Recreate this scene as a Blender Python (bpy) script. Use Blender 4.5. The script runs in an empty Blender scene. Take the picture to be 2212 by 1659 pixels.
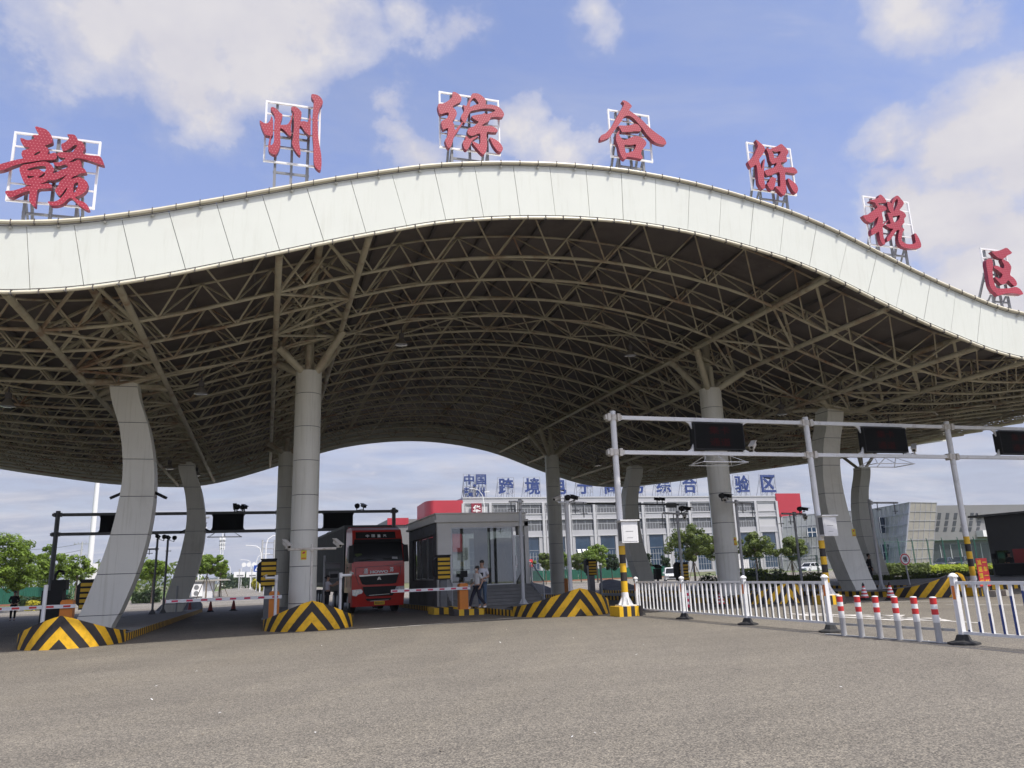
import bpy, bmesh, math, random
from mathutils import Vector, Matrix
R = math.radians
scene = bpy.context.scene
col = scene.collection

# ------------------------------------------------------------------ camera
# X runs along the front edge of the canopy, Y away from the photographer.
PITCH, ROLL, YAW, EYE = R(13.9), R(2.1), R(18.0), 1.55
FOC, CX, CY = 1640.0, 1106.0, 829.5            # in pixels of a 2212 px wide view
fw = Vector((math.sin(YAW) * math.cos(PITCH), math.cos(YAW) * math.cos(PITCH), math.sin(PITCH)))
r0 = Vector((math.cos(YAW), -math.sin(YAW), 0.0))
u0 = r0.cross(fw)
up = u0 * math.cos(ROLL) + r0 * math.sin(ROLL)
rt = r0 * math.cos(ROLL) - u0 * math.sin(ROLL)
cam_d = bpy.data.cameras.new('camera')
cam_d.sensor_width = 36.0
cam_d.lens = 36.0 * FOC / 2212.0
cam_d.clip_end = 12000.0
cam_d.clip_start = 0.1
cam = bpy.data.objects.new('camera', cam_d)
col.objects.link(cam)
EYEP = Vector((0.0, 0.0, EYE))
cam.matrix_world = Matrix(((rt.x, up.x, -fw.x, 0), (rt.y, up.y, -fw.y, 0), (rt.z, up.z, -fw.z, EYE), (0, 0, 0, 1)))
scene.camera = cam


def ray(px, py):
    return (fw * FOC + rt * (px - CX) - up * (py - CY)).normalized()


def at(px, py, Y):
    """the world point that lies Y metres out and shows at this pixel"""
    d = ray(px, py)
    return EYEP + d * (Y / d.y)


def gz(Y):
    return 0.0 if Y < 27 else (-0.009 * (Y - 27) if Y < 58 else -0.279)


def ground(px, py, h=0.0):
    d = ray(px, py)
    lo, hi = 2.0, 4000.0
    for _ in range(70):
        t = (lo + hi) / 2
        p = EYEP + d * t
        if p.z > gz(p.y) + h:
            lo = t
        else:
            hi = t
    return EYEP + d * lo


# ------------------------------------------------------------------ light
SUN_EL, SUN_X, SUN_Y = R(61.0), 0.62, -1.0       # the sun stands behind the photographer, high up
sd = Vector((SUN_X, SUN_Y, 0)).normalized() * math.cos(SUN_EL) + Vector((0, 0, math.sin(SUN_EL)))
ld = bpy.data.lights.new('sun', 'SUN')
ld.energy = 3.15
ld.angle = R(0.6)
ld.color = (1.0, 0.95, 0.87)
lo_ = bpy.data.objects.new('sun', ld)
lo_.rotation_euler = sd.to_track_quat('Z', 'Y').to_euler()
col.objects.link(lo_)

world = bpy.data.worlds.new('World')
scene.world = world
world.use_nodes = True
wt = world.node_tree
wt.nodes.clear()


def N(t, kind, **kw):
    n = t.nodes.new(kind)
    for k, v in kw.items():
        if k == 'inp':
            for i, x in v.items():
                n.inputs[i].default_value = x
        else:
            setattr(n, k, v)
    return n


def L(t, a, b):
    t.links.new(a, b)


def math_node(t, op, a, b=None, c=None, clamp=False):
    n = t.nodes.new('ShaderNodeMath')
    n.operation = op
    n.use_clamp = clamp
    for i, v in enumerate((a, b, c)):
        if v is None:
            continue
        if isinstance(v, (int, float)):
            n.inputs[i].default_value = v
        else:
            t.links.new(v, n.inputs[i])
    return n.outputs[0]


def ramp(t, src, stops, interp='LINEAR'):
    n = t.nodes.new('ShaderNodeValToRGB')
    n.color_ramp.interpolation = interp
    while len(n.color_ramp.elements) < len(stops):
        n.color_ramp.elements.new(0.5)
    for e, (p, c) in zip(n.color_ramp.elements, stops):
        e.position = p
        e.color = c if len(c) == 4 else (*c, 1)
    t.links.new(src, n.inputs[0])
    return n.outputs[0]


def build_world():
    t = wt
    out = N(t, 'ShaderNodeOutputWorld')
    bg = N(t, 'ShaderNodeBackground')
    bg.inputs[1].default_value = 0.12
    L(t, bg.outputs[0], out.inputs[0])
    sky = N(t, 'ShaderNodeTexSky', sky_type='NISHITA', sun_disc=False)
    sky.sun_elevation = SUN_EL
    sky.sun_rotation = math.atan2(SUN_X, SUN_Y)
    sky.air_density = 1.0
    sky.dust_density = 1.2
    sky.ozone_density = 1.6
    tc = N(t, 'ShaderNodeTexCoord')
    d = tc.outputs['Generated']
    sep = N(t, 'ShaderNodeSeparateXYZ')
    L(t, d, sep.inputs[0])
    # clouds lie on a flat layer overhead: project the direction on to it
    zc = math_node(t, 'MAXIMUM', sep.outputs[2], 0.03)
    zc = math_node(t, 'ADD', zc, 0.12)
    px_ = math_node(t, 'DIVIDE', sep.outputs[0], zc)
    py_ = math_node(t, 'DIVIDE', sep.outputs[1], zc)
    cmb = N(t, 'ShaderNodeCombineXYZ')
    L(t, px_, cmb.inputs[0])
    L(t, py_, cmb.inputs[1])
    n1 = N(t, 'ShaderNodeTexNoise', inp={'Scale': 2.6, 'Detail': 10.0, 'Roughness': 0.58, 'Distortion': 0.15})
    L(t, cmb.outputs[0], n1.inputs['Vector'])
    n2 = N(t, 'ShaderNodeTexNoise', inp={'Scale': 8.5, 'Detail': 8.0, 'Roughness': 0.62})
    L(t, d, n2.inputs['Vector'])
    nw = N(t, 'ShaderNodeTexNoise', inp={'Scale': 6.0, 'Detail': 7.0, 'Roughness': 0.6})
    L(t, d, nw.inputs['Vector'])
    w1 = N(t, 'ShaderNodeVectorMath', operation='MULTIPLY_ADD')
    L(t, nw.outputs['Color'], w1.inputs[0])
    w1.inputs[1].default_value = (0.17, 0.17, 0.17)
    w1.inputs[2].default_value = (-0.085, -0.085, -0.085)
    dw = N(t, 'ShaderNodeVectorMath', operation='ADD')
    L(t, d, dw.inputs[0])
    L(t, w1.outputs[0], dw.inputs[1])
    # big heaps of cloud, each where it stands in the sky
    tot = None
    for (x, y, rad, amt) in CLOUDS:
        c = ray(x, y)
        dp = N(t, 'ShaderNodeVectorMath', operation='DISTANCE')
        L(t, dw.outputs[0], dp.inputs[0])
        dp.inputs[1].default_value = c
        m = math_node(t, 'DIVIDE', dp.outputs['Value'], rad)
        m = math_node(t, 'SUBTRACT', 1.0, m)
        m = math_node(t, 'MAXIMUM', m, -0.35)
        m = math_node(t, 'MULTIPLY', m, amt)
        tot = m if tot is None else math_node(t, 'MAXIMUM', tot, m)
    s = math_node(t, 'MULTIPLY_ADD', n1.outputs[0], 1.5, -0.80)
    s2 = math_node(t, 'MULTIPLY_ADD', n2.outputs[0], 0.95, -0.475)
    s = math_node(t, 'ADD', s, s2)
    s = math_node(t, 'ADD', s, tot)
    cl = ramp(t, s, [(0.0, (0, 0, 0)), (0.12, (0.20, 0.20, 0.20)), (0.30, (0.66, 0.66, 0.66)), (0.62, (1, 1, 1))])
    # drawn-out wisps between the heaps
    wm = N(t, 'ShaderNodeMapping', inp={'Scale': (1.0, 2.2, 1.0), 'Rotation': (0, 0, 0.6), 'Location': (3.1, 1.7, 0)})
    L(t, cmb.outputs[0], wm.inputs['Vector'])
    n3 = N(t, 'ShaderNodeTexNoise', inp={'Scale': 1.5, 'Detail': 10.0, 'Roughness': 0.62, 'Distortion': 0.5})
    L(t, wm.outputs[0], n3.inputs['Vector'])
    wisp = ramp(t, n3.outputs[0], [(0.45, (0, 0, 0)), (0.60, (0.32, 0.32, 0.32)), (0.75, (0.62, 0.62, 0.62))])
    # thin veil that thickens towards the horizon
    h = ramp(t, sep.outputs[2], [(0.0, (0.98, 0.98, 0.98)), (0.14, (0.92, 0.92, 0.92)), (0.3, (0.62, 0.62, 0.62)), (0.62, (0.30, 0.30, 0.30)), (1, (0.2, 0.2, 0.2))])
    hm = math_node(t, 'MULTIPLY', h, math_node(t, 'MULTIPLY_ADD', n1.outputs[0], 0.7, 0.65))
    f = math_node(t, 'MAXIMUM', math_node(t, 'MAXIMUM', cl, wisp), hm, clamp=True)
    # cloud tone: bright tops, grey-lilac bellies
    tone = ramp(t, math_node(t, 'MULTIPLY_ADD', n1.outputs[0], 1.2, math_node(t, 'MULTIPLY_ADD', n2.outputs[0], 0.7, -0.45)),
                [(0.30, SKY_GREY), (0.72, SKY_WHITE)])
    low = ramp(t, sep.outputs[2], [(0.10, SKY_LOW), (0.42, SKY_VEIL)])
    tone2 = N(t, 'ShaderNodeMix', data_type='RGBA')
    L(t, math_node(t, 'MAXIMUM', cl, math_node(t, 'MULTIPLY', wisp, 1.3), clamp=True), tone2.inputs['Factor'])
    L(t, low, tone2.inputs[6])
    L(t, tone, tone2.inputs[7])
    blue = N(t, 'ShaderNodeMix', data_type='RGBA', blend_type='MULTIPLY')
    blue.inputs['Factor'].default_value = 1.0
    L(t, sky.outputs[0], blue.inputs[6])
    blue.inputs[7].default_value = SKY_TINT
    mx = N(t, 'ShaderNodeMix', data_type='RGBA')
    L(t, f, mx.inputs['Factor'])
    L(t, blue.outputs[2], mx.inputs[6])
    L(t, tone2.outputs[2], mx.inputs[7])
    # added glow round the sun, out of view, that brightens the shaded fronts
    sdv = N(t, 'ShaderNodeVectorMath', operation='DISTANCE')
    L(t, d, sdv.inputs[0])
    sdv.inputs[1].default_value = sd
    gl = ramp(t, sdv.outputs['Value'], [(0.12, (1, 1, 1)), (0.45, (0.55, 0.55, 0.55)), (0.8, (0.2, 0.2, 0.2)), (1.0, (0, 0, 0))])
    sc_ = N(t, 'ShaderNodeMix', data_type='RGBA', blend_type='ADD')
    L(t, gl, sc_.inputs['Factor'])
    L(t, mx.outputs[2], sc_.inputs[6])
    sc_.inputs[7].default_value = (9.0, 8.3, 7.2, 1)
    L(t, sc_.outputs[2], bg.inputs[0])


CLOUDS = [(250, 10, 0.15, 0.85), (420, 40, 0.17, 0.95), (570, 30, 0.15, 0.9), (700, 10, 0.11, 0.75), (430, 150, 0.11, 0.9), (455, 215, 0.065, 0.75), (560, 130, 0.09, 0.7),
          (880, 210, 0.05, 0.55), (910, 310, 0.075, 0.75), (1120, 270, 0.07, 0.72), (1210, 340, 0.07, 0.7), (1000, 345, 0.06, 0.62), (1010, 20, 0.07, 0.55), (880, 20, 0.05, 0.5), (1260, 30, 0.05, 0.45),
          (2210, 320, 0.15, 0.95), (2080, 350, 0.12, 0.9), (1950, 330, 0.08, 0.8), (1950, 440, 0.09, 0.85), (2080, 500, 0.14, 0.95), (2210, 560, 0.17, 1.0), (2050, 620, 0.09, 0.8),
          (1960, 0, 0.10, 0.62), (2100, 10, 0.09, 0.55), (770, 1025, 0.02, 0.4)]
SKY_GREY = (3.55, 3.5, 3.95)
SKY_WHITE = (4.45, 4.32, 4.42)
SKY_LOW = (2.62, 2.82, 3.55)
SKY_VEIL = (2.05, 2.45, 4.35)
SKY_TINT = (1.22, 1.14, 1.24, 1)
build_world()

vs = scene.view_settings
vs.view_transform = 'Standard'
vs.look = 'None'
vs.gamma = 1.0
vs.use_curve_mapping = False
vs.exposure = 0.56
scene.render.engine = 'CYCLES'
scene.cycles.max_bounces = 8
scene.cycles.diffuse_bounces = 4
scene.cycles.transparent_max_bounces = 12
scene.cycles.caustics_reflective = False
scene.cycles.caustics_refractive = False


# ------------------------------------------------------------------ materials
def new_mat(name):
    m = bpy.data.materials.new(name)
    m.use_nodes = True
    t = m.node_tree
    b = t.nodes['Principled BSDF']
    return m, t, b


def paint(name, c, rough=0.5, var=0.12, scale=3.0, bump=0.0, bscale=40.0, metal=0.0, dirt=None, dirt_amt=0.35, dirt_scale=1.2, spec=0.5, fine=0.0, coat=0.0, streak=0.0):
    """plain painted, moulded or rendered surface with a little unevenness; dirt = colour of patchy wear"""
    m, t, b = new_mat(name)
    tc = N(t, 'ShaderNodeTexCoord').outputs['Object']
    nz = N(t, 'ShaderNodeTexNoise', inp={'Scale': scale, 'Detail': 6.0, 'Roughness': 0.6})
    L(t, tc, nz.inputs['Vector'])
    lo = tuple(x * (1 - var) for x in c)
    hi = tuple(min(1, x * (1 + var)) for x in c)
    o = ramp(t, nz.outputs[0], [(0.3, lo), (0.7, hi)])
    if fine:
        nf = N(t, 'ShaderNodeTexNoise', inp={'Scale': 60.0, 'Detail': 3.0, 'Roughness': 0.7})
        L(t, tc, nf.inputs['Vector'])
        mf = N(t, 'ShaderNodeMix', data_type='RGBA', blend_type='OVERLAY')
        mf.inputs['Factor'].default_value = fine
        L(t, o, mf.inputs[6])
        L(t, nf.outputs[0], mf.inputs[7])
        o = mf.outputs[2]
    if dirt:
        nd = N(t, 'ShaderNodeTexNoise', inp={'Scale': dirt_scale, 'Detail': 8.0, 'Roughness': 0.68, 'Distortion': 0.4})
        L(t, tc, nd.inputs['Vector'])
        k = ramp(t, nd.outputs[0], [(0.66 - dirt_amt * 0.45, (0, 0, 0)), (0.80 - dirt_amt * 0.3, (1, 1, 1))])
        mxn = N(t, 'ShaderNodeMix', data_type='RGBA')
        L(t, k, mxn.inputs['Factor'])
        L(t, o, mxn.inputs[6])
        mxn.inputs[7].default_value = (*dirt, 1)
        o = mxn.outputs[2]
    if streak:
        # thin rain streaks running down the sheets
        mp = N(t, 'ShaderNodeMapping', inp={'Scale': (9.0, 9.0, 0.35)})
        L(t, tc, mp.inputs['Vector'])
        ns = N(t, 'ShaderNodeTexNoise', inp={'Scale': 1.0, 'Detail': 5.0, 'Roughness': 0.65})
        L(t, mp.outputs[0], ns.inputs['Vector'])
        k = ramp(t, ns.outputs[0], [(0.52, (1, 1, 1)), (0.78, (1 - 2.5 * streak, 1 - 2.6 * streak, 1 - 3.2 * streak))])
        ms_ = N(t, 'ShaderNodeMix', data_type='RGBA', blend_type='MULTIPLY')
        ms_.inputs['Factor'].default_value = 1.0
        L(t, o, ms_.inputs[6])
        L(t, k, ms_.inputs[7])
        o = ms_.outputs[2]
    L(t, o, b.inputs['Base Color'])
    b.inputs['Roughness'].default_value = rough
    b.inputs['Metallic'].default_value = metal
    b.inputs['Specular IOR Level'].default_value = spec
    if coat:
        b.inputs['Coat Weight'].default_value = coat
        b.inputs['Coat Roughness'].default_value = 0.08
    if bump:
        nb = N(t, 'ShaderNodeTexNoise', inp={'Scale': bscale, 'Detail': 4.0})
        L(t, tc, nb.inputs['Vector'])
        bp = N(t, 'ShaderNodeBump', inp={'Strength': bump, 'Distance': 0.02})
        L(t, nb.outputs[0], bp.inputs['Height'])
        L(t, bp.outputs[0], b.inputs['Normal'])
    return m


def asphalt(name, c1, c2, c3, patch=0.25):
    m, t, b = new_mat(name)
    g = N(t, 'ShaderNodeNewGeometry').outputs['Position']
    a = N(t, 'ShaderNodeTexNoise', inp={'Scale': patch, 'Detail': 8.0, 'Roughness': 0.62})
    L(t, g, a.inputs['Vector'])
    o = ramp(t, a.outputs[0], [(0.34, c1), (0.5, c2), (0.66, c3)])
    # long streaks worn by turning lorries
    mp = N(t, 'ShaderNodeMapping', inp={'Scale': (0.10, 0.9, 1.0), 'Rotation': (0, 0, 0.25)})
    L(t, g, mp.inputs['Vector'])
    st = N(t, 'ShaderNodeTexNoise', inp={'Scale': 1.6, 'Detail': 7.0, 'Roughness': 0.65})
    L(t, mp.outputs[0], st.inputs['Vector'])
    so = ramp(t, st.outputs[0], [(0.35, (0.90, 0.90, 0.90)), (0.65, (1.06, 1.06, 1.06))])
    m1 = N(t, 'ShaderNodeMix', data_type='RGBA', blend_type='MULTIPLY')
    m1.inputs['Factor'].default_value = 0.8
    L(t, o, m1.inputs[6])
    L(t, so, m1.inputs[7])
    v = N(t, 'ShaderNodeTexVoronoi', feature='F1', inp={'Scale': 75.0, 'Randomness': 1.0})
    L(t, g, v.inputs['Vector'])
    vo = ramp(t, v.outputs['Color'], [(0.10, (0.36, 0.36, 0.36)), (0.5, (0.94, 0.94, 0.94)), (0.84, (2.0, 1.95, 1.82))])
    # faint arcs worn by lorries that swing into the lanes, and a few oil spots
    ds = N(t, 'ShaderNodeVectorMath', operation='DISTANCE')
    L(t, g, ds.inputs[0])
    ds.inputs[1].default_value = (-24.0, 31.0, 0.0)
    wob = math_node(t, 'MULTIPLY_ADD', a.outputs[0], 2.2, ds.outputs['Value'])
    ar = N(t, 'ShaderNodeTexNoise', noise_dimensions='1D', inp={'Scale': 0.55, 'Detail': 5.0, 'Roughness': 0.6})
    L(t, wob, ar.inputs['W'])
    aro = ramp(t, ar.outputs[0], [(0.36, (0.93, 0.93, 0.935)), (0.50, (1.0, 1.0, 1.0)), (0.64, (1.04, 1.035, 1.02))])
    m1b = N(t, 'ShaderNodeMix', data_type='RGBA', blend_type='MULTIPLY')
    m1b.inputs['Factor'].default_value = 0.9
    L(t, m1.outputs[2], m1b.inputs[6])
    L(t, aro, m1b.inputs[7])
    sp_ = N(t, 'ShaderNodeTexVoronoi', feature='F1', inp={'Scale': 0.42, 'Randomness': 1.0})
    L(t, g, sp_.inputs['Vector'])
    spn = math_node(t, 'MULTIPLY_ADD', st.outputs[0], 0.25, sp_.outputs['Distance'])
    spo = ramp(t, spn, [(0.14, (0.72, 0.71, 0.70)), (0.20, (1.0, 1.0, 1.0))])
    m1c = N(t, 'ShaderNodeMix', data_type='RGBA', blend_type='MULTIPLY')
    m1c.inputs['Factor'].default_value = 0.7
    L(t, m1b.outputs[2], m1c.inputs[6])
    L(t, spo, m1c.inputs[7])
    m1 = m1c
    v2 = N(t, 'ShaderNodeTexNoise', inp={'Scale': 11.0, 'Detail': 5.0, 'Roughness': 0.75})
    L(t, g, v2.inputs['Vector'])
    v2o = ramp(t, v2.outputs[0], [(0.3, (0.84, 0.84, 0.84)), (0.7, (1.14, 1.14, 1.14))])
    m2 = N(t, 'ShaderNodeMix', data_type='RGBA', blend_type='MULTIPLY')
    m2.inputs['Factor'].default_value = 0.8
    L(t, m1.outputs[2], m2.inputs[6])
    L(t, vo, m2.inputs[7])
    m3 = N(t, 'ShaderNodeMix', data_type='RGBA', blend_type='MULTIPLY')
    m3.inputs['Factor'].default_value = 1.0
    L(t, m2.outputs[2], m3.inputs[6])
    L(t, v2o, m3.inputs[7])
    L(t, m3.outputs[2], b.inputs['Base Color'])
    b.inputs['Roughness'].default_value = 0.88
    b.inputs['Specular IOR Level'].default_value = 0.3
    bp = N(t, 'ShaderNodeBump', inp={'Strength': 0.25, 'Distance': 0.008})
    L(t, v.outputs['Distance'], bp.inputs['Height'])
    L(t, bp.outputs[0], b.inputs['Normal'])
    return m


def glass_mat(name, tint=(0.75, 0.82, 0.8), clear=0.6):
    """a flat pane: some of the light goes through, the rest mirrors by angle"""
    m, t, b = new_mat(name)
    t.nodes.remove(b)
    out = t.nodes['Material Output']
    tr = N(t, 'ShaderNodeBsdfTransparent')
    tr.inputs[0].default_value = (*[x * clear for x in tint], 1)
    gl = N(t, 'ShaderNodeBsdfGlossy', inp={'Roughness': 0.02})
    gl.inputs[0].default_value = (0.95, 0.97, 1.0, 1)
    fr = N(t, 'ShaderNodeFresnel', inp={'IOR': 1.55})
    k = math_node(t, 'MULTIPLY_ADD', fr.outputs[0], 1.3, 0.10, clamp=True)
    mx = N(t, 'ShaderNodeMixShader')
    L(t, k, mx.inputs[0])
    L(t, tr.outputs[0], mx.inputs[1])
    L(t, gl.outputs[0], mx.inputs[2])
    L(t, mx.outputs[0], out.inputs[0])
    return m


def uv_stripes(name, ca, cb, kind):
    """chevron or upright bars measured along the face (u = metres along, v = metres up)"""
    m, t, b = new_mat(name)
    uv = N(t, 'ShaderNodeUVMap').outputs[0]
    sp = N(t, 'ShaderNodeSeparateXYZ')
    L(t, uv, sp.inputs[0])
    if kind == 'chevron':
        s = math_node(t, 'MULTIPLY_ADD', math_node(t, 'ABSOLUTE', sp.outputs[0]), 1.15, sp.outputs[1])
        s = math_node(t, 'MULTIPLY_ADD', s, 1 / 0.62, 0.06)
    else:
        s = math_node(t, 'MULTIPLY', sp.outputs[0], 1 / 0.44)
    s = math_node(t, 'FRACT', s)
    nz = N(t, 'ShaderNodeTexNoise', inp={'Scale': 4.0, 'Detail': 9.0, 'Roughness': 0.72})
    L(t, N(t, 'ShaderNodeTexCoord').outputs['Object'], nz.inputs['Vector'])
    s = math_node(t, 'ADD', s, math_node(t, 'MULTIPLY_ADD', nz.outputs[0], 0.05, -0.025))
    o = ramp(t, s, [(0.0, ca), (0.5, cb)], 'CONSTANT')
    gr = ramp(t, nz.outputs[0], [(0.32, (0.62, 0.60, 0.58)), (0.55, (1.0, 1.0, 1.0))])
    mxn = N(t, 'ShaderNodeMix', data_type='RGBA', blend_type='MULTIPLY')
    mxn.inputs['Factor'].default_value = 0.85
    L(t, o, mxn.inputs[6])
    L(t, gr, mxn.inputs[7])
    L(t, mxn.outputs[2], b.inputs['Base Color'])
    b.inputs['Roughness'].default_value = 0.7
    return m


def bulb_red(name):
    """red sign face studded with small clear bulbs"""
    m, t, b = new_mat(name)
    sp = N(t, 'ShaderNodeSeparateXYZ')
    L(t, N(t, 'ShaderNodeNewGeometry').outputs['Position'], sp.inputs[0])
    cb = N(t, 'ShaderNodeCombineXYZ')
    row = math_node(t, 'MULTIPLY', sp.outputs[2], 12.5)
    odd = math_node(t, 'MULTIPLY', math_node(t, 'FLOOR', row), 0.5)
    x = math_node(t, 'FRACT', math_node(t, 'MULTIPLY_ADD', sp.outputs[0], 12.5, odd))
    y = math_node(t, 'FRACT', row)
    L(t, math_node(t, 'SUBTRACT', x, 0.5), cb.inputs[0])
    L(t, math_node(t, 'SUBTRACT', y, 0.5), cb.inputs[1])
    ln = N(t, 'ShaderNodeVectorMath', operation='LENGTH')
    L(t, cb.outputs[0], ln.inputs[0])
    nz = N(t, 'ShaderNodeTexNoise', inp={'Scale': 2.0, 'Detail': 4.0})
    base = ramp(t, nz.outputs[0], [(0.3, (0.29, 0.018, 0.036)), (0.7, (0.37, 0.026, 0.046))])
    k = ramp(t, ln.outputs['Value'], [(0.10, (1, 1, 1)), (0.22, (0, 0, 0))])
    mxn = N(t, 'ShaderNodeMix', data_type='RGBA')
    L(t, k, mxn.inputs['Factor'])
    L(t, base, mxn.inputs[6])
    mxn.inputs[7].default_value = (0.52, 0.17, 0.18, 1)
    L(t, mxn.outputs[2], b.inputs['Base Color'])
    b.inputs['Roughness'].default_value = 0.45
    return m


def rust_paint(name, c, amt=0.35):
    return paint(name, c, rough=0.55, var=0.15, scale=1.5, dirt=(0.23, 0.115, 0.058), dirt_amt=amt, dirt_scale=0.55)


def leaf_mat(name, a, b_, c):
    m, t, b = new_mat(name)
    oi = N(t, 'ShaderNodeNewGeometry')
    nz = N(t, 'ShaderNodeTexNoise', inp={'Scale': 0.9, 'Detail': 3.0})
    L(t, oi.outputs['Position'], nz.inputs['Vector'])
    o1 = ramp(t, nz.outputs[0], [(0.3, a), (0.7, b_)])
    o2 = ramp(t, oi.outputs['Random Per Island'], [(0.0, (0.6, 0.6, 0.6)), (0.6, (1.0, 1.0, 1.0)), (1.0, (1.5, 1.45, 1.2))])
    mxn = N(t, 'ShaderNodeMix', data_type='RGBA', blend_type='MULTIPLY')
    mxn.inputs['Factor'].default_value = 1.0
    L(t, o1, mxn.inputs[6])
    L(t, o2, mxn.inputs[7])
    L(t, mxn.outputs[2], b.inputs['Base Color'])
    b.inputs['Roughness'].default_value = 0.55
    b.inputs['Specular IOR Level'].default_value = 0.3
    tl = N(t, 'ShaderNodeBsdfTranslucent')
    tl.inputs[0].default_value = (*c, 1)
    ms = N(t, 'ShaderNodeMixShader')
    ms.inputs[0].default_value = 0.3
    out = t.nodes['Material Output']
    L(t, b.outputs[0], ms.inputs[1])
    L(t, tl.outputs[0], ms.inputs[2])
    L(t, ms.outputs[0], out.inputs[0])
    return m


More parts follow.
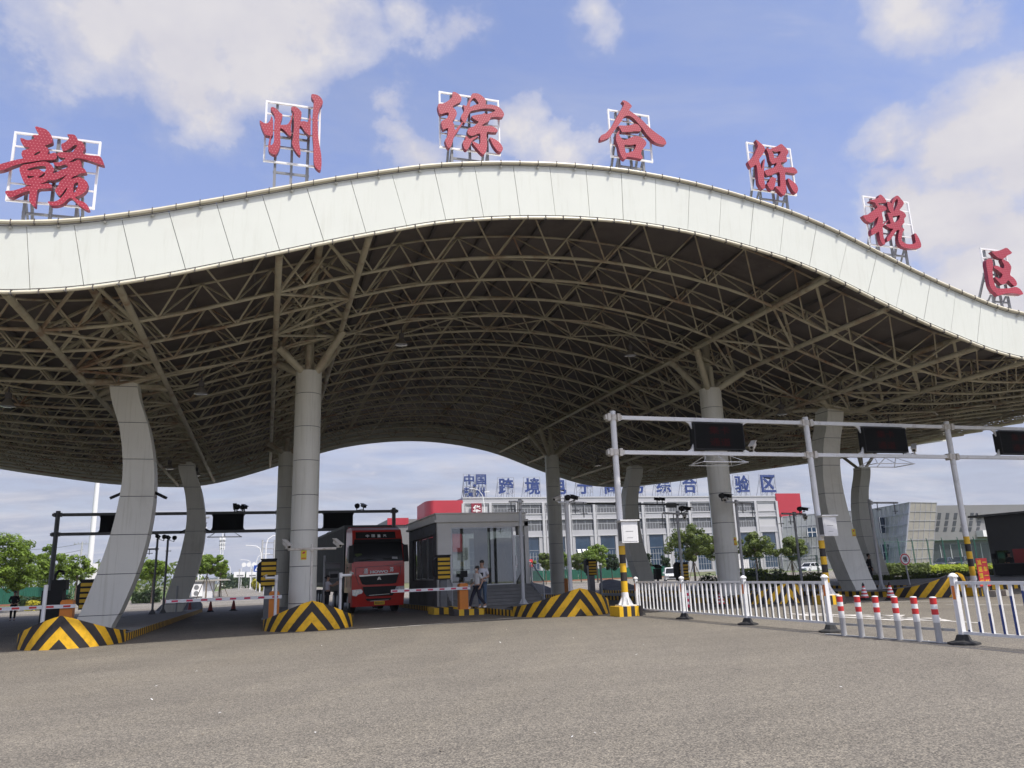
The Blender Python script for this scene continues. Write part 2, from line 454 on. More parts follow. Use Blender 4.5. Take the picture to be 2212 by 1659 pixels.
YEL, BLK = (0.80, 0.46, 0.016), (0.028, 0.024, 0.024)
M = {
    'asphalt': asphalt('asphalt', (0.137, 0.125, 0.106), (0.150, 0.137, 0.116), (0.164, 0.150, 0.126)),
    'road': asphalt('road', (0.15, 0.14, 0.122), (0.18, 0.168, 0.148), (0.21, 0.195, 0.172)),
    'earth': paint('earth', (0.11, 0.12, 0.05), 0.95, 0.35, 0.15),
    'grass': paint('grass', (0.085, 0.13, 0.03), 0.95, 0.35, 0.6, fine=0.5),
    'line': paint('line', (0.62, 0.60, 0.56), 0.8, 0.12, 3, dirt=(0.25, 0.23, 0.2), dirt_amt=0.45, dirt_scale=2.5),
    'kerbstone': paint('kerbstone', (0.36, 0.34, 0.30), 0.9, 0.15, 3),
    'pave': paint('pave', (0.27, 0.265, 0.255), 0.85, 0.15, 1.2, dirt=(0.15, 0.145, 0.14), dirt_amt=0.3, fine=0.3),
    'kerb_bars': uv_stripes('kerb_bars', YEL, BLK, 'bars'),
    'chevron': uv_stripes('chevron', BLK, YEL, 'chevron'),
    'nose_top': paint('nose_top', (0.15, 0.145, 0.14), 0.85, 0.2, 2),
    'fascia': paint('fascia', (0.735, 0.755, 0.675), 0.42, 0.025, 0.6, dirt=(0.70, 0.71, 0.63), dirt_amt=0.25, dirt_scale=0.35, streak=0.035),
    'seam': paint('seam', (0.10, 0.10, 0.11), 0.8),
    'edge': paint('edge', (0.62, 0.57, 0.42), 0.45, 0.1, 2),
    'chrome': paint('chrome', (0.55, 0.54, 0.5), 0.3, 0.1, 5, metal=0.8),
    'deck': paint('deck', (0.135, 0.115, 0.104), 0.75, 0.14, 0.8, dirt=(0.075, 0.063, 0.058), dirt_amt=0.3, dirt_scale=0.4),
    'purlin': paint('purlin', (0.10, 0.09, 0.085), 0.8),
    'truss': rust_paint('truss', (0.47, 0.43, 0.315), 0.36),
    'truss_shaded': rust_paint('truss_shaded', (0.34, 0.31, 0.24), 0.2),  # unused copy of truss with shade put into its colour
    'clad': paint('clad', (0.74, 0.725, 0.645), 0.5, 0.05, 0.7, dirt=(0.62, 0.605, 0.53), dirt_amt=0.25, dirt_scale=0.5, streak=0.08),
    'white': paint('white', (0.76, 0.76, 0.75), 0.4, 0.05, 3, dirt=(0.5, 0.49, 0.46), dirt_amt=0.22, dirt_scale=2.0),
    'white2': paint('white2', (0.70, 0.70, 0.69), 0.45, 0.05, 2),
    'offwhite': paint('offwhite', (0.62, 0.59, 0.53), 0.5, 0.08, 4, dirt=(0.35, 0.27, 0.18), dirt_amt=0.3, dirt_scale=3),
    'grey_pole': paint('grey_pole', (0.42, 0.42, 0.42), 0.5, 0.1, 3, dirt=(0.27, 0.25, 0.22), dirt_amt=0.25),
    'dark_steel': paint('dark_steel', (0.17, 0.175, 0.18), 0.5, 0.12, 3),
    'galv': paint('galv', (0.40, 0.41, 0.42), 0.45, 0.12, 4, metal=0.5),
    'frame_white': paint('frame_white', (0.80, 0.80, 0.80), 0.5, 0.05, 3),
    'strut': paint('strut', (0.20, 0.205, 0.215), 0.5, 0.1, 3),
    'black': paint('black', (0.013, 0.013, 0.013), 0.5, 0.15, 5, spec=0.25),
    'screen': paint('screen', (0.007, 0.007, 0.007), 0.7, 0.2, 20, spec=0.08),
    'dim_red': paint('dim_red', (0.040, 0.006, 0.006), 0.7, 0.1, spec=0.08),
    'rubber': paint('rubber', (0.022, 0.022, 0.022), 0.8, 0.2, 6),
    'orange': paint('orange', (0.62, 0.20, 0.022), 0.5, 0.06, 3, dirt=(0.40, 0.13, 0.03), dirt_amt=0.2),
    'yellow': paint('yellow', (0.74, 0.44, 0.015), 0.5, 0.08, 5),
    'blackpaint': paint('blackpaint', (0.03, 0.025, 0.024), 0.6, 0.15, 4),
    'sign_red': bulb_red('sign_red'),
    'red_edge': paint('red_edge', (0.16, 0.010, 0.030), 0.5, 0.1),
    'red': paint('red', (0.58, 0.035, 0.035), 0.45, 0.06, 3),
    'pink_red': paint('pink_red', (0.60, 0.03, 0.09), 0.5, 0.05),
    'truck_red': paint('truck_red', (0.54, 0.030, 0.020), 0.3, 0.06, 2, coat=0.5, dirt=(0.35, 0.05, 0.03), dirt_amt=0.2),
    'truck_red2': paint('truck_red2', (0.30, 0.03, 0.025), 0.45, 0.12, 2),
    'container': paint('container', (0.048, 0.051, 0.050), 0.55, 0.15, 1.5, dirt=(0.05, 0.04, 0.035), dirt_amt=0.3),
    'windscreen': paint('windscreen', (0.010, 0.011, 0.012), 0.10, 0.1, 2, spec=0.22),
    'lamp_glass': paint('lamp_glass', (0.65, 0.67, 0.7), 0.12, 0.1, 8, metal=0.4),
    'booth': paint('booth', (0.82, 0.80, 0.74), 0.6, 0.05, 1.5),
    'booth_shaded': paint('booth_shaded', (0.10, 0.105, 0.11), 0.6, 0.12, 1.0, dirt=(0.06, 0.06, 0.06), dirt_amt=0.4),  # the booth's paint with the shade of its left side put into the colour
    'step': paint('step', (0.21, 0.208, 0.20), 0.75, 0.15, 2, fine=0.3),
    'inside': paint('inside', (0.10, 0.10, 0.10), 0.8, 0.1),
    'alu': paint('alu', (0.62, 0.63, 0.64), 0.35, 0.06, 3, metal=0.4),
    'glass': glass_mat('glass'),
    'wh_wall': paint('wh_wall', (0.40, 0.40, 0.42), 0.7, 0.05, 0.15, dirt=(0.34, 0.34, 0.36), dirt_amt=0.3, dirt_scale=0.1),
    'wh_pier': paint('wh_pier', (0.47, 0.47, 0.485), 0.7, 0.04, 0.2),
    'wh_win': paint('wh_win', (0.115, 0.118, 0.125), 0.35, 0.12, 0.3),
    'wh_glass': paint('wh_glass', (0.035, 0.06, 0.10), 0.12, 0.3, 0.25, spec=0.8),
    'mullion': paint('mullion', (0.34, 0.35, 0.37), 0.6),
    'wh_red': paint('wh_red', (0.42, 0.025, 0.042), 0.5, 0.06, 0.2),
    'maroon': paint('maroon', (0.22, 0.012, 0.03), 0.5, 0.08),
    'blue_letter': paint('blue_letter', (0.018, 0.042, 0.17), 0.5, 0.08, 0.3),
    'lattice': paint('lattice', (0.26, 0.265, 0.29), 0.6),
    'panel': paint('panel', (0.27, 0.285, 0.285), 0.3, 0.12, 0.4, spec=0.7),
    'panel_warm': paint('panel_warm', (0.30, 0.285, 0.245), 0.35, 0.12, 0.4, spec=0.6),
    'office': paint('office', (0.19, 0.19, 0.19), 0.7, 0.06, 0.3),
    'guard_grey': paint('guard_grey', (0.13, 0.13, 0.13), 0.7, 0.08, 0.8),
    'office_dark': paint('office_dark', (0.05, 0.055, 0.06), 0.25, 0.2, 0.5),
    'green_fence': paint('green_fence', (0.016, 0.105, 0.07), 0.5, 0.1, 2),
    'brick_kerb': paint('brick_kerb', (0.30, 0.13, 0.085), 0.85, 0.15, 3),
    'bark': paint('bark', (0.12, 0.095, 0.07), 0.9, 0.25, 6, bump=0.4, bscale=15),
    'stake': paint('stake', (0.20, 0.17, 0.13), 0.9, 0.2, 6),
    'leaf_a': leaf_mat('leaf_a', (0.095, 0.155, 0.024), (0.17, 0.25, 0.035), (0.26, 0.36, 0.04)),
    'leaf_b': leaf_mat('leaf_b', (0.07, 0.10, 0.024), (0.125, 0.165, 0.036), (0.18, 0.24, 0.04)),
    'leaf_lime': leaf_mat('leaf_lime', (0.22, 0.29, 0.016), (0.34, 0.39, 0.03), (0.4, 0.5, 0.03)),
    'leaf_dark': leaf_mat('leaf_dark', (0.022, 0.042, 0.018), (0.042, 0.068, 0.024), (0.05, 0.09, 0.02)),
    'leaf_yellow': leaf_mat('leaf_yellow', (0.30, 0.28, 0.02), (0.42, 0.38, 0.04), (0.4, 0.4, 0.03)),
    'hill': paint('hill', (0.052, 0.066, 0.056), 0.95, 0.3, 0.02),
    'far_wall': paint('far_wall', (0.62, 0.63, 0.65), 0.7, 0.05, 0.1),
    'blue_sign': paint('blue_sign', (0.015, 0.07, 0.36), 0.4, 0.05),
    'car_white': paint('car_white', (0.74, 0.75, 0.76), 0.25, 0.03, 2, coat=0.5),
    'car_dark': paint('car_dark', (0.03, 0.033, 0.04), 0.25, 0.1, 2, coat=0.5),
    'skin': paint('skin', (0.42, 0.25, 0.17), 0.55, 0.06, 12),
    'hair': paint('hair', (0.012, 0.010, 0.009), 0.5, 0.2, 20),
    'tee_white': paint('tee_white', (0.66, 0.66, 0.70), 0.85, 0.06, 9),
    'tee_grey': paint('tee_grey', (0.60, 0.60, 0.58), 0.85, 0.06, 9),
    'denim': paint('denim', (0.085, 0.13, 0.20), 0.9, 0.15, 14),
    'navy': paint('navy', (0.018, 0.02, 0.035), 0.85, 0.15, 10),
    'cloth_black': paint('cloth_black', (0.013, 0.013, 0.015), 0.9, 0.2, 10),
    'sticker': paint('sticker', (0.72, 0.55, 0.03), 0.5, 0.05),
    'sign_white': paint('sign_white', (0.78, 0.78, 0.77), 0.45, 0.03),
    'text_yellow': paint('text_yellow', (0.80, 0.58, 0.02), 0.5, 0.04),
    'reflector': paint('reflector', (0.72, 0.20, 0.03), 0.35, 0.05),
    'blue_band': paint('blue_band', (0.03, 0.06, 0.22), 0.4, 0.08),
    'picket_grey': paint('picket_grey', (0.21, 0.215, 0.22), 0.5, 0.1, 6),
    'ceramic': paint('ceramic', (0.22, 0.20, 0.165), 0.35, 0.08, 5),
}


# ------------------------------------------------------------------ mesh helpers
class MB:
    """collects shapes; build() links them as ONE mesh object"""

    def __init__(self):
        self.v, self.f, self.m, self.uv = [], [], [], {}

    def vert(self, *ps):
        i = len(self.v)
        self.v += [tuple(p) for p in ps]
        return i

    def face(self, idx, m=0, uv=None):
        if uv:
            self.uv[len(self.f)] = uv
        self.f.append(tuple(idx))
        self.m.append(m)

    def quad(self, a, b, c, d, m=0, uv=None):
        i = self.vert(a, b, c, d)
        self.face((i, i + 1, i + 2, i + 3), m, uv)

    def poly(self, pts, m=0):
        i = self.vert(*pts)
        self.face(range(i, i + len(pts)), m)

    def hexa(self, lo, hi, m=0):
        """eight corners: four below (ccw from above), four above"""
        i = self.vert(*lo, *hi)
        for q in ((3, 2, 1, 0), (4, 5, 6, 7), (0, 1, 5, 4), (1, 2, 6, 5), (2, 3, 7, 6), (3, 0, 4, 7)):
            self.face([i + k for k in q], m)

    def box(self, x0, x1, y0, y1, z0, z1, m=0):
        self.hexa([(x0, y0, z0), (x1, y0, z0), (x1, y1, z0), (x0, y1, z0)], [(x0, y0, z1), (x1, y0, z1), (x1, y1, z1), (x0, y1, z1)], m)

    def bar(self, a, b, w, h, m=0, upv=(0, 0, 1)):
        """rectangular bar from a to b: w sideways, h along upv"""
        a, b = Vector(a), Vector(b)
        d = (b - a).normalized()
        u = Vector(upv)
        s = d.cross(u)
        if s.length < 1e-4:
            s = d.cross(Vector((1, 0, 0)))
        s.normalize()
        u = s.cross(d).normalized()
        s, u = s * w / 2, u * h / 2
        self.hexa([a - s - u, a + s - u, b + s - u, b - s - u], [a - s + u, a + s + u, b + s + u, b - s + u], m)

    def tube(self, pts, r, n=8, m=0, caps=True):
        """round tube along points; r may be a number or one per point"""
        pts = [Vector(p) for p in pts]
        rs = [r] * len(pts) if isinstance(r, (int, float)) else r
        rings = []
        side = None
        for k, p in enumerate(pts):
            d = (pts[min(k + 1, len(pts) - 1)] - pts[max(k - 1, 0)]).normalized()
            if side is None:
                side = d.cross(Vector((0, 0, 1)))
                if side.length < 0.05:
                    side = d.cross(Vector((1, 0, 0)))
            else:
                side = side - d * side.dot(d)
            side.normalize()
            o = side.cross(d)
            rings.append(self.vert(*[p + (side * math.cos(2 * math.pi * i / n) + o * math.sin(2 * math.pi * i / n)) * rs[k] for i in range(n)]))
        for a, b in zip(rings, rings[1:]):
            for i in range(n):
                j = (i + 1) % n
                self.face((a + i, a + j, b + j, b + i), m)
        if caps:
            self.face([rings[0] + i for i in range(n)][::-1], m)
            self.face([rings[-1] + i for i in range(n)], m)

    def lathe(self, prof, n=16, c=(0, 0, 0), m=0, caps=True):
        """profile of (radius, z[, material]) turned about a vertical axis"""
        rings = []
        for q in prof:
            rings.append(self.vert(*[(c[0] + q[0] * math.cos(2 * math.pi * i / n), c[1] + q[0] * math.sin(2 * math.pi * i / n), c[2] + q[1]) for i in range(n)]))
        for k in range(len(prof) - 1):
            mm = prof[k + 1][2] if len(prof[k + 1]) > 2 else m
            a, b = rings[k], rings[k + 1]
            for i in range(n):
                j = (i + 1) % n
                self.face((a + i, a + j, b + j, b + i), mm)
        if caps:
            self.face([rings[0] + i for i in range(n)][::-1], m)
            self.face([rings[-1] + i for i in range(n)], prof[-1][2] if len(prof[-1]) > 2 else m)

    def prism(self, pts, d, m=0, msides=None):
        """flat outline (3-D points) pushed out by vector d"""
        d = Vector(d)
        n = len(pts)
        i = self.vert(*pts, *[Vector(p) + d for p in pts])
        self.face(range(i, i + n), m)
        self.face([i + n + k for k in range(n)][::-1], m)
        for k in range(n):
            j = (k + 1) % n
            self.face((i + j, i + k, i + n + k, i + n + j), m if msides is None else msides)

    def ball(self, c, r, n=10, k=6, m=0, sq=(1, 1, 1)):
        rings = []
        for a in range(1, k):
            th = math.pi * a / k
            rings.append(self.vert(*[(c[0] + r * sq[0] * math.sin(th) * math.cos(2 * math.pi * i / n), c[1] + r * sq[1] * math.sin(th) * math.sin(2 * math.pi * i / n), c[2] + r * sq[2] * math.cos(th)) for i in range(n)]))
        t = self.vert((c[0], c[1], c[2] + r * sq[2]), (c[0], c[1], c[2] - r * sq[2]))
        for i in range(n):
            j = (i + 1) % n
            self.face((t, rings[0] + i, rings[0] + j), m)
            self.face((t + 1, rings[-1] + j, rings[-1] + i), m)
            for a, b in zip(rings, rings[1:]):
                self.face((a + i, b + i, b + j, a + j), m)

    def add_mesh(self, me, mat=Matrix(), m=0):
        i = self.vert(*[mat @ v.co for v in me.vertices])
        for p in me.polygons:
            self.face([i + k for k in p.vertices], m)

    def build(self, name, mats, parent=None, smooth=False, off=None):
        """mats: one key or a list; off: subtract this point (world coordinates -> local)"""
        if isinstance(mats, str):
            mats = [mats]
        if off is None and parent is not None and parent.get('_o') is not None:
            off = parent['_o']
        vv = self.v if off is None else [(a - off[0], b - off[1], c - off[2]) for a, b, c in self.v]
        me = bpy.data.meshes.new(name)
        me.from_pydata(vv, [], self.f)
        for k in mats:
            me.materials.append(M[k])
        me.polygons.foreach_set('material_index', self.m)
        if self.uv:
            lay = me.uv_layers.new(name='UVMap')
            for p in me.polygons:
                q = self.uv.get(p.index)
                if q:
                    for li, c in zip(p.loop_indices, q):
                        lay.data[li].uv = c
        if smooth:
            me.polygons.foreach_set('use_smooth', [True] * len(me.polygons))
            if smooth != 'all':
                me.set_sharp_from_angle(angle=R(38))
        me.update()
        o = bpy.data.objects.new(name, me)
        col.objects.link(o)
        if parent is not None:
            o.parent = parent
            if parent.get('_o') is not None:
                o['_o'] = parent['_o']
        return o


def tag(o, label=None, cat=None, group=None, kind=None):
    for k, v in (('label', label), ('category', cat), ('group', group), ('kind', kind)):
        if v:
            o[k] = v
    return o


def thing(name, label, cat, loc=(0, 0, 0), rz=0.0, group=None, world=False):
    """an Empty at the thing's base that parents its parts; world=True: its parts come in world coordinates"""
    o = bpy.data.objects.new(name, None)
    o.empty_display_size = 0.2
    col.objects.link(o)
    o.location = loc
    o.rotation_euler = (0, 0, rz)
    if world:
        o['_o'] = list(loc)
    return tag(o, label, cat, group)


def one(mb, name, mats, label, cat, loc, group=None, smooth=False, kind=None):
    """a thing that is a single mesh, given in world coordinates"""
    o = mb.build(name, mats, None, smooth, off=loc)
    o.location = loc
    return tag(o, label, cat, group, kind)


KIDS = {}


def dup(root, loc, rz=None, label=None, group=None, parent=None):
    """a copy of a thing with copies of its parts and sub-parts"""
    c = root.copy()
    col.objects.link(c)
    if parent is not None:
        c.parent = parent
    else:
        c.location = loc
        if rz is not None:
            c.rotation_euler = (0, 0, rz)
        if label:
            c['label'] = label
        if group:
            c['group'] = group
    for ch in [o for o in bpy.data.objects if o.parent == root]:
        dup(ch, None, parent=c)
    return c


def lerp(a, b, t):
    return a + (b - a) * t


def text_mesh(body, bold=0.0, extrude=0.0, align='CENTER', spacing=1.0):
    cu = bpy.data.curves.new('t', 'FONT')
    cu.body = body
    cu.align_x = align
    cu.align_y = 'CENTER'
    cu.offset = bold
    cu.extrude = extrude
    cu.space_character = spacing
    cu.resolution_u = 3
    o = bpy.data.objects.new('t', cu)
    col.objects.link(o)
    dg = bpy.context.evaluated_depsgraph_get()
    me = bpy.data.meshes.new_from_object(o.evaluated_get(dg))
    bpy.data.objects.remove(o)
    bpy.data.curves.remove(cu)
    return me


def fit_text(mb, body, c, w, h, xv, zv, bold=0.0, depth=0.0, m=0, bbox=None):
    """lettering centred on c, w wide and h tall, on the plane of xv (along) and zv (up); depth out of the plane"""
    me = text_mesh(body, bold, 0.02 if depth else 0.0)
    xs = [v.co.x for v in me.vertices]
    ys = [v.co.y for v in me.vertices]
    if not xs:
        return
    x0, x1, y0, y1 = min(xs), max(xs), min(ys), max(ys)
    if bbox:
        x0, x1, y0, y1 = bbox
    xv, zv = Vector(xv).normalized(), Vector(zv).normalized()
    nv = xv.cross(zv)
    i = mb.vert(*[Vector(c) + xv * (((v.co.x - x0) / (x1 - x0) - 0.5) * w) + zv * (((v.co.y - y0) / (y1 - y0) - 0.5) * h) + nv * (v.co.z / 0.02 * depth / 2) for v in me.vertices])
    for p in me.polygons:
        mb.face([i + k for k in p.vertices], m)


def outline_mesh(outer, holes, depth):
    """filled flat shape in x/y, pushed out along z"""
    cu = bpy.data.curves.new('c', 'CURVE')
    cu.dimensions = '2D'
    cu.fill_mode = 'BOTH'
    cu.extrude = depth / 2
    for loop in [outer] + holes:
        s = cu.splines.new('POLY')
        s.points.add(len(loop) - 1)
        for p, q in zip(s.points, loop):
            p.co = (q[0], q[1], 0, 1)
        s.use_cyclic_u = True
    o = bpy.data.objects.new('c', cu)
    col.objects.link(o)
    dg = bpy.context.evaluated_depsgraph_get()
    me = bpy.data.meshes.new_from_object(o.evaluated_get(dg))
    bpy.data.objects.remove(o)
    bpy.data.curves.remove(cu)
    return me


def smooth_loop(pts, k=3):
    """closed Catmull-Rom through the points"""
    n = len(pts)
    out = []
    for i in range(n):
        p0, p1, p2, p3 = (pts[(i + d) % n] for d in (-1, 0, 1, 2))
        for s in range(k):
            t = s / k
            out.append(tuple(0.5 * (2 * b + (c - a) * t + (2 * a - 5 * b + 4 * c - d) * t * t + (3 * b - a - 3 * c + d) * t ** 3) for a, b, c, d in zip(p0, p1, p2, p3)))
    return out


def skin_mesh(name, joints, edges, root, mats, parent, pick=None, sub=1):
    """one continuous body grown round a skeleton: joints {name: (x,y,z,r)}; pick(co) gives the material index"""
    keys = list(joints)
    me = bpy.data.meshes.new(name)
    me.from_pydata([joints[k][:3] for k in keys], [(keys.index(a), keys.index(b)) for a, b in edges], [])
    o = bpy.data.objects.new(name, me)
    col.objects.link(o)
    md = o.modifiers.new('s', 'SKIN')
    md.use_smooth_shade = True
    sv = me.skin_vertices[0].data
    for i, k in enumerate(keys):
        r = joints[k][3]
        ry = joints[k][4] if len(joints[k]) > 4 else r
        sv[i].radius = (r, ry)
        sv[i].use_root = (k == root)
    md2 = o.modifiers.new('u', 'SUBSURF')
    md2.levels = md2.render_levels = sub
    dg = bpy.context.evaluated_depsgraph_get()
    me2 = bpy.data.meshes.new_from_object(o.evaluated_get(dg))
    me2.name = name
    bpy.data.objects.remove(o)
    me2.materials.clear()
    for k in mats:
        me2.materials.append(M[k])
    if pick:
        me2.polygons.foreach_set('material_index', [pick(p.center) for p in me2.polygons])
    me2.polygons.foreach_set('use_smooth', [True] * len(me2.polygons))
    o2 = bpy.data.objects.new(name, me2)
    col.objects.link(o2)
    o2.parent = parent
    return o2


# ------------------------------------------------------------------ ground and roads
def sheet(name, mat, outline_rows, lift, kind='structure'):
    """strips between left/right edges at given Y values, following the ground"""
    mb = MB()
    prev = None
    for (y, xa, xb) in outline_rows:
        i = mb.vert((xa, y, gz(y) + lift), (xb, y, gz(y) + lift))
        if prev is not None:
            mb.face((prev, prev + 1, i + 1, i))
        prev = i
    o = mb.build(name, mat)
    tag(o, kind=kind)
    return o


sheet('ground', 'earth', [(-60, -3000, 3000), (26.9, -3000, 3000), (27, -3000, 3000), (58, -3000, 3000), (200, -3000, 3000), (6000, -6000, 6000)], -0.012)
sheet('plaza', 'asphalt', [(-25, -60, 70), (27, -60, 70), (58, -60, 70), (70, -60, 70)], 0.0)
# the road beyond the left lanes, the approach beyond the right lanes
sheet('road', 'road', [(70, -24.5, 26), (90, -20.5, 26), (105, -15.2, 26), (120, -11.2, 22), (135, -9.0, 14), (230, -9.6, 9), (420, -13.0, 6)], 0.003)
sheet('road', 'road', [(70, 26, 95), (108, 26, 120), (108.1, 24, 120)], 0.003)
sheet('pavement', 'pave', [(24.5, 30, 70), (27, 30, 70), (50, 30, 70)], 0.12) if False else None

# turf verges (grass blades are shorter than a pixel here)
sheet('lawn', 'grass', [(70, -70, -24.8), (90, -70, -20.8), (105, -70, -15.5), (120, -70, -11.5), (135, -60, -9.3), (230, -60, -9.9)], 0.06)
sheet('lawn', 'grass', [(110, 24, 150), (128, 24, 150)], 0.06)


def kerb(name, pts, w=0.22, h=0.16, mat='kerbstone'):
    mb = MB()
    for a, b in zip(pts, pts[1:]):
        mb.bar((a[0], a[1], gz(a[1]) + h / 2 - 0.02), (b[0], b[1], gz(b[1]) + h / 2 - 0.02), w, h, 0)
    o = mb.build(name, mat)
    tag(o, kind='structure')
    return o


kerb('kerb', [(-24.65, 70), (-20.65, 90), (-15.35, 105), (-11.35, 120), (-9.15, 135), (-9.75, 230)])
kerb('kerb', [(24, 109.9), (150, 109.9)], 0.25, 0.2)


# painted arrows and lines on the asphalt
def paint_mark(polys, label):
    mb = MB()
    for p in polys:
        mb.poly([(x, y, gz(y) + 0.007) for x, y in p])
    o = mb.build('road_marking', 'line')
    tag(o, kind='structure')
    return o


def arrow(x, y, s=1.0, turn=False, f=1):
    a = [[(x - .09 * s, y), (x + .09 * s, y), (x + .09 * s, y + f * 3.2 * s), (x - .09 * s, y + f * 3.2 * s)],
         [(x - .35 * s, y + f * 3.2 * s), (x + .35 * s, y + f * 3.2 * s), (x, y + f * 4.6 * s)]]
    if turn:
        a += [[(x + .09 * s, y + f * 1.2 * s), (x + .55 * s, y + f * 2.0 * s), (x + .55 * s, y + f * 2.5 * s), (x + .09 * s, y + f * 1.8 * s)],
              [(x + .40 * s, y + f * 1.9 * s), (x + .95 * s, y + f * 2.5 * s), (x + .45 * s, y + f * 2.9 * s)]]
    if f < 0:
        a = [p[::-1] for p in a]
    return a


paint_mark(arrow(15.9, 20.6, 1.15, True, -1), '')
paint_mark(arrow(16.0, 14.4, .75, True, 1), '')
paint_mark(arrow(15.4, 16.2, 1.0, False, 1), '')
paint_mark(arrow(-3.5, 96, 1.9, True), '')
paint_mark(arrow(-8.0, 100, 1.9), '')
paint_mark([[(21.2, 20.4), (21.35, 20.4), (22.6, 18.0), (22.45, 18.0)]], '')
paint_mark([[(20.9, 24.4), (21.05, 24.4), (23.4, 21.6), (23.25, 21.6)]], '')
paint_mark([[(-12, 23.62), (4.2, 24.9), (4.2, 24.97), (-12, 23.69)]], '') if False else None
# worn white line along the lane mouth by the booth
paint_mark([[(3.1, 24.55), (8.6, 26.3), (8.6, 26.42), (3.1, 24.67)]], '')
# the fence's shadow painted as a dark strip, then a joint across the lane
jm = MB()
jm.poly([(11.55, 26, .006), (11.6, 26, .006), (11.62, 8, .006), (11.57, 8, .006)])
jm.poly([(3.0, 36.2, gz(36.2) + .006), (8.3, 36.6, gz(36.6) + .006), (8.3, 36.72, gz(36.72) + .006), (3.0, 36.32, gz(36.32) + .006)])
tag(jm.build('shadow_and_joint', 'seam'), kind='structure')


# ------------------------------------------------------------------ traffic islands
def island(label, outline, nose=None, rear=None, top=0.22):
    """outline: plan corners, counter-clockwise; nose = (cx, half width, tip Y, depth, height)"""
    c = (sum(p[0] for p in outline) / len(outline), min(p[1] for p in outline) + 2, 0)
    t = thing('traffic_island', label, 'traffic island', c, 0, 'islands between the lanes', world=True)
    k, p_ = MB(), MB()
    u = 0.0
    n = len(outline)
    fine = []
    for i in range(n):
        a, b = Vector(outline[i]), Vector(outline[(i + 1) % n])
        m = max(1, int((b - a).length / 4))
        fine += [a.lerp(b, q / m) for q in range(m)]
    for i in range(len(fine)):
        a, b = fine[i], fine[(i + 1) % len(fine)]
        ln = (b - a).length
        k.quad((a.x, a.y, gz(a.y) - .03), (b.x, b.y, gz(b.y) - .03), (b.x, b.y, gz(b.y) + top), (a.x, a.y, gz(a.y) + top), 0, [(u, 0), (u + ln, 0), (u + ln, .25), (u, .25)])
        u += ln
    cy = sum(q.y for q in fine) / len(fine)
    p_.poly([(q.x, q.y, gz(q.y) + top - .003) for q in fine])
    k.build('kerb', 'kerb_bars', t)
    p_.build('paving', 'pave', t)
    if nose:
        cx, w, ty, dp, hh = nose
        nm = MB()
        S = 24
        uu = [0.0]
        pl = []
        for i in range(S + 1):
            s = -1 + 2 * i / S
            a = s * math.pi / 2
            pl.append((cx + w * math.sin(a), ty + dp * (1 - math.cos(a)), .34 + (hh - .34) * (1 - abs(math.sin(a)) ** 1.2)))
            if i:
                uu.append(uu[-1] + math.hypot(pl[i][0] - pl[i - 1][0], pl[i][1] - pl[i - 1][1]))
        mid = uu[S // 2]
        for i in range(S):
            a, b = pl[i], pl[i + 1]
            ua, ub = uu[i] - mid, uu[i + 1] - mid
            nm.quad((a[0], a[1], -.02), (b[0], b[1], -.02), (b[0], b[1], b[2]), (a[0], a[1], a[2]), 0, [(ua, 0), (ub, 0), (ub, b[2]), (ua, a[2])])
            ya, yb = ty + dp + 1.3, ty + dp + 1.3
            nm.quad((a[0], a[1], a[2]), (b[0], b[1], b[2]), (cx + (b[0] - cx) * .97, yb, top + .01), (cx + (a[0] - cx) * .97, ya, top + .01), 1)
        nm.build('crash_nose', ['chevron', 'nose_top'], t)
    if rear:
        cx, w, ty, dp, hh = rear
        nm = MB()
        S = 16
        g0 = gz(ty)
        pl = []
        for i in range(S + 1):
            s = -1 + 2 * i / S
            a = s * math.pi / 2
            pl.append((cx - w * math.sin(a), ty - dp * (1 - math.cos(a)), g0 + .34 + (hh - .34) * (1 - abs(s) ** 1.4)))
        for i in range(S):
            a, b = pl[i], pl[i + 1]
            nm.quad((a[0], a[1], g0 - .02), (b[0], b[1], g0 - .02), b, a, 0)
            nm.quad(a, b, (b[0], ty - dp - 1.6, g0 + top + .01), (a[0], ty - dp - 1.6, g0 + top + .01), 0)
        nm.build('rear_nose', ['nose_top'], t)
    return t


def plain_island(label, x0, x1, tip, w, dep, hh, rear_tip=56.5):
    cx = (x0 + x1) / 2
    island(label, [(x0, tip + dep), (x1, tip + dep), (x1, rear_tip - 1.6), (x0, rear_tip - 1.6)], (cx, (x1 - x0) / 2 + .002, tip, dep, hh), (cx, (x1 - x0) / 2 + .002, rear_tip, 1.6, 1.0))


plain_island('kerbed island of the left curved pillar, nearest chevron nose', -6.42, -3.78, 23.6, 1.3, 1.7, .85)
plain_island('kerbed island under the left round column, chevron nose left of the lorry', 0.0, 2.86, 25.35, 1.4, 1.75, .91)
island('wide kerbed island carrying the grey booth, long chevron nose right of the two men',
       [(8.55, 27.3), (12.15, 27.3), (12.25, 30.5), (13.2, 33.4), (13.3, 53), (7.35, 53), (7.35, 35.2), (7.5, 34.6), (8.5, 32.4)],
       (10.35, 1.80, 25.15, 2.15, .93))
plain_island('kerbed island under the right round column, chevron nose behind the white fence', 17.85, 20.6, 25.6, 1.4, 1.7, .78)
plain_island('kerbed island of the right curved pillar, chevron nose behind the red and white bollards', 24.35, 27.3, 24.0, 1.4, 1.9, .92)
island('broad kerbed island with hedges behind the right curved pillar', [(31.5, 27.5), (60, 27.5), (60, 46), (34, 46), (31.5, 38)])

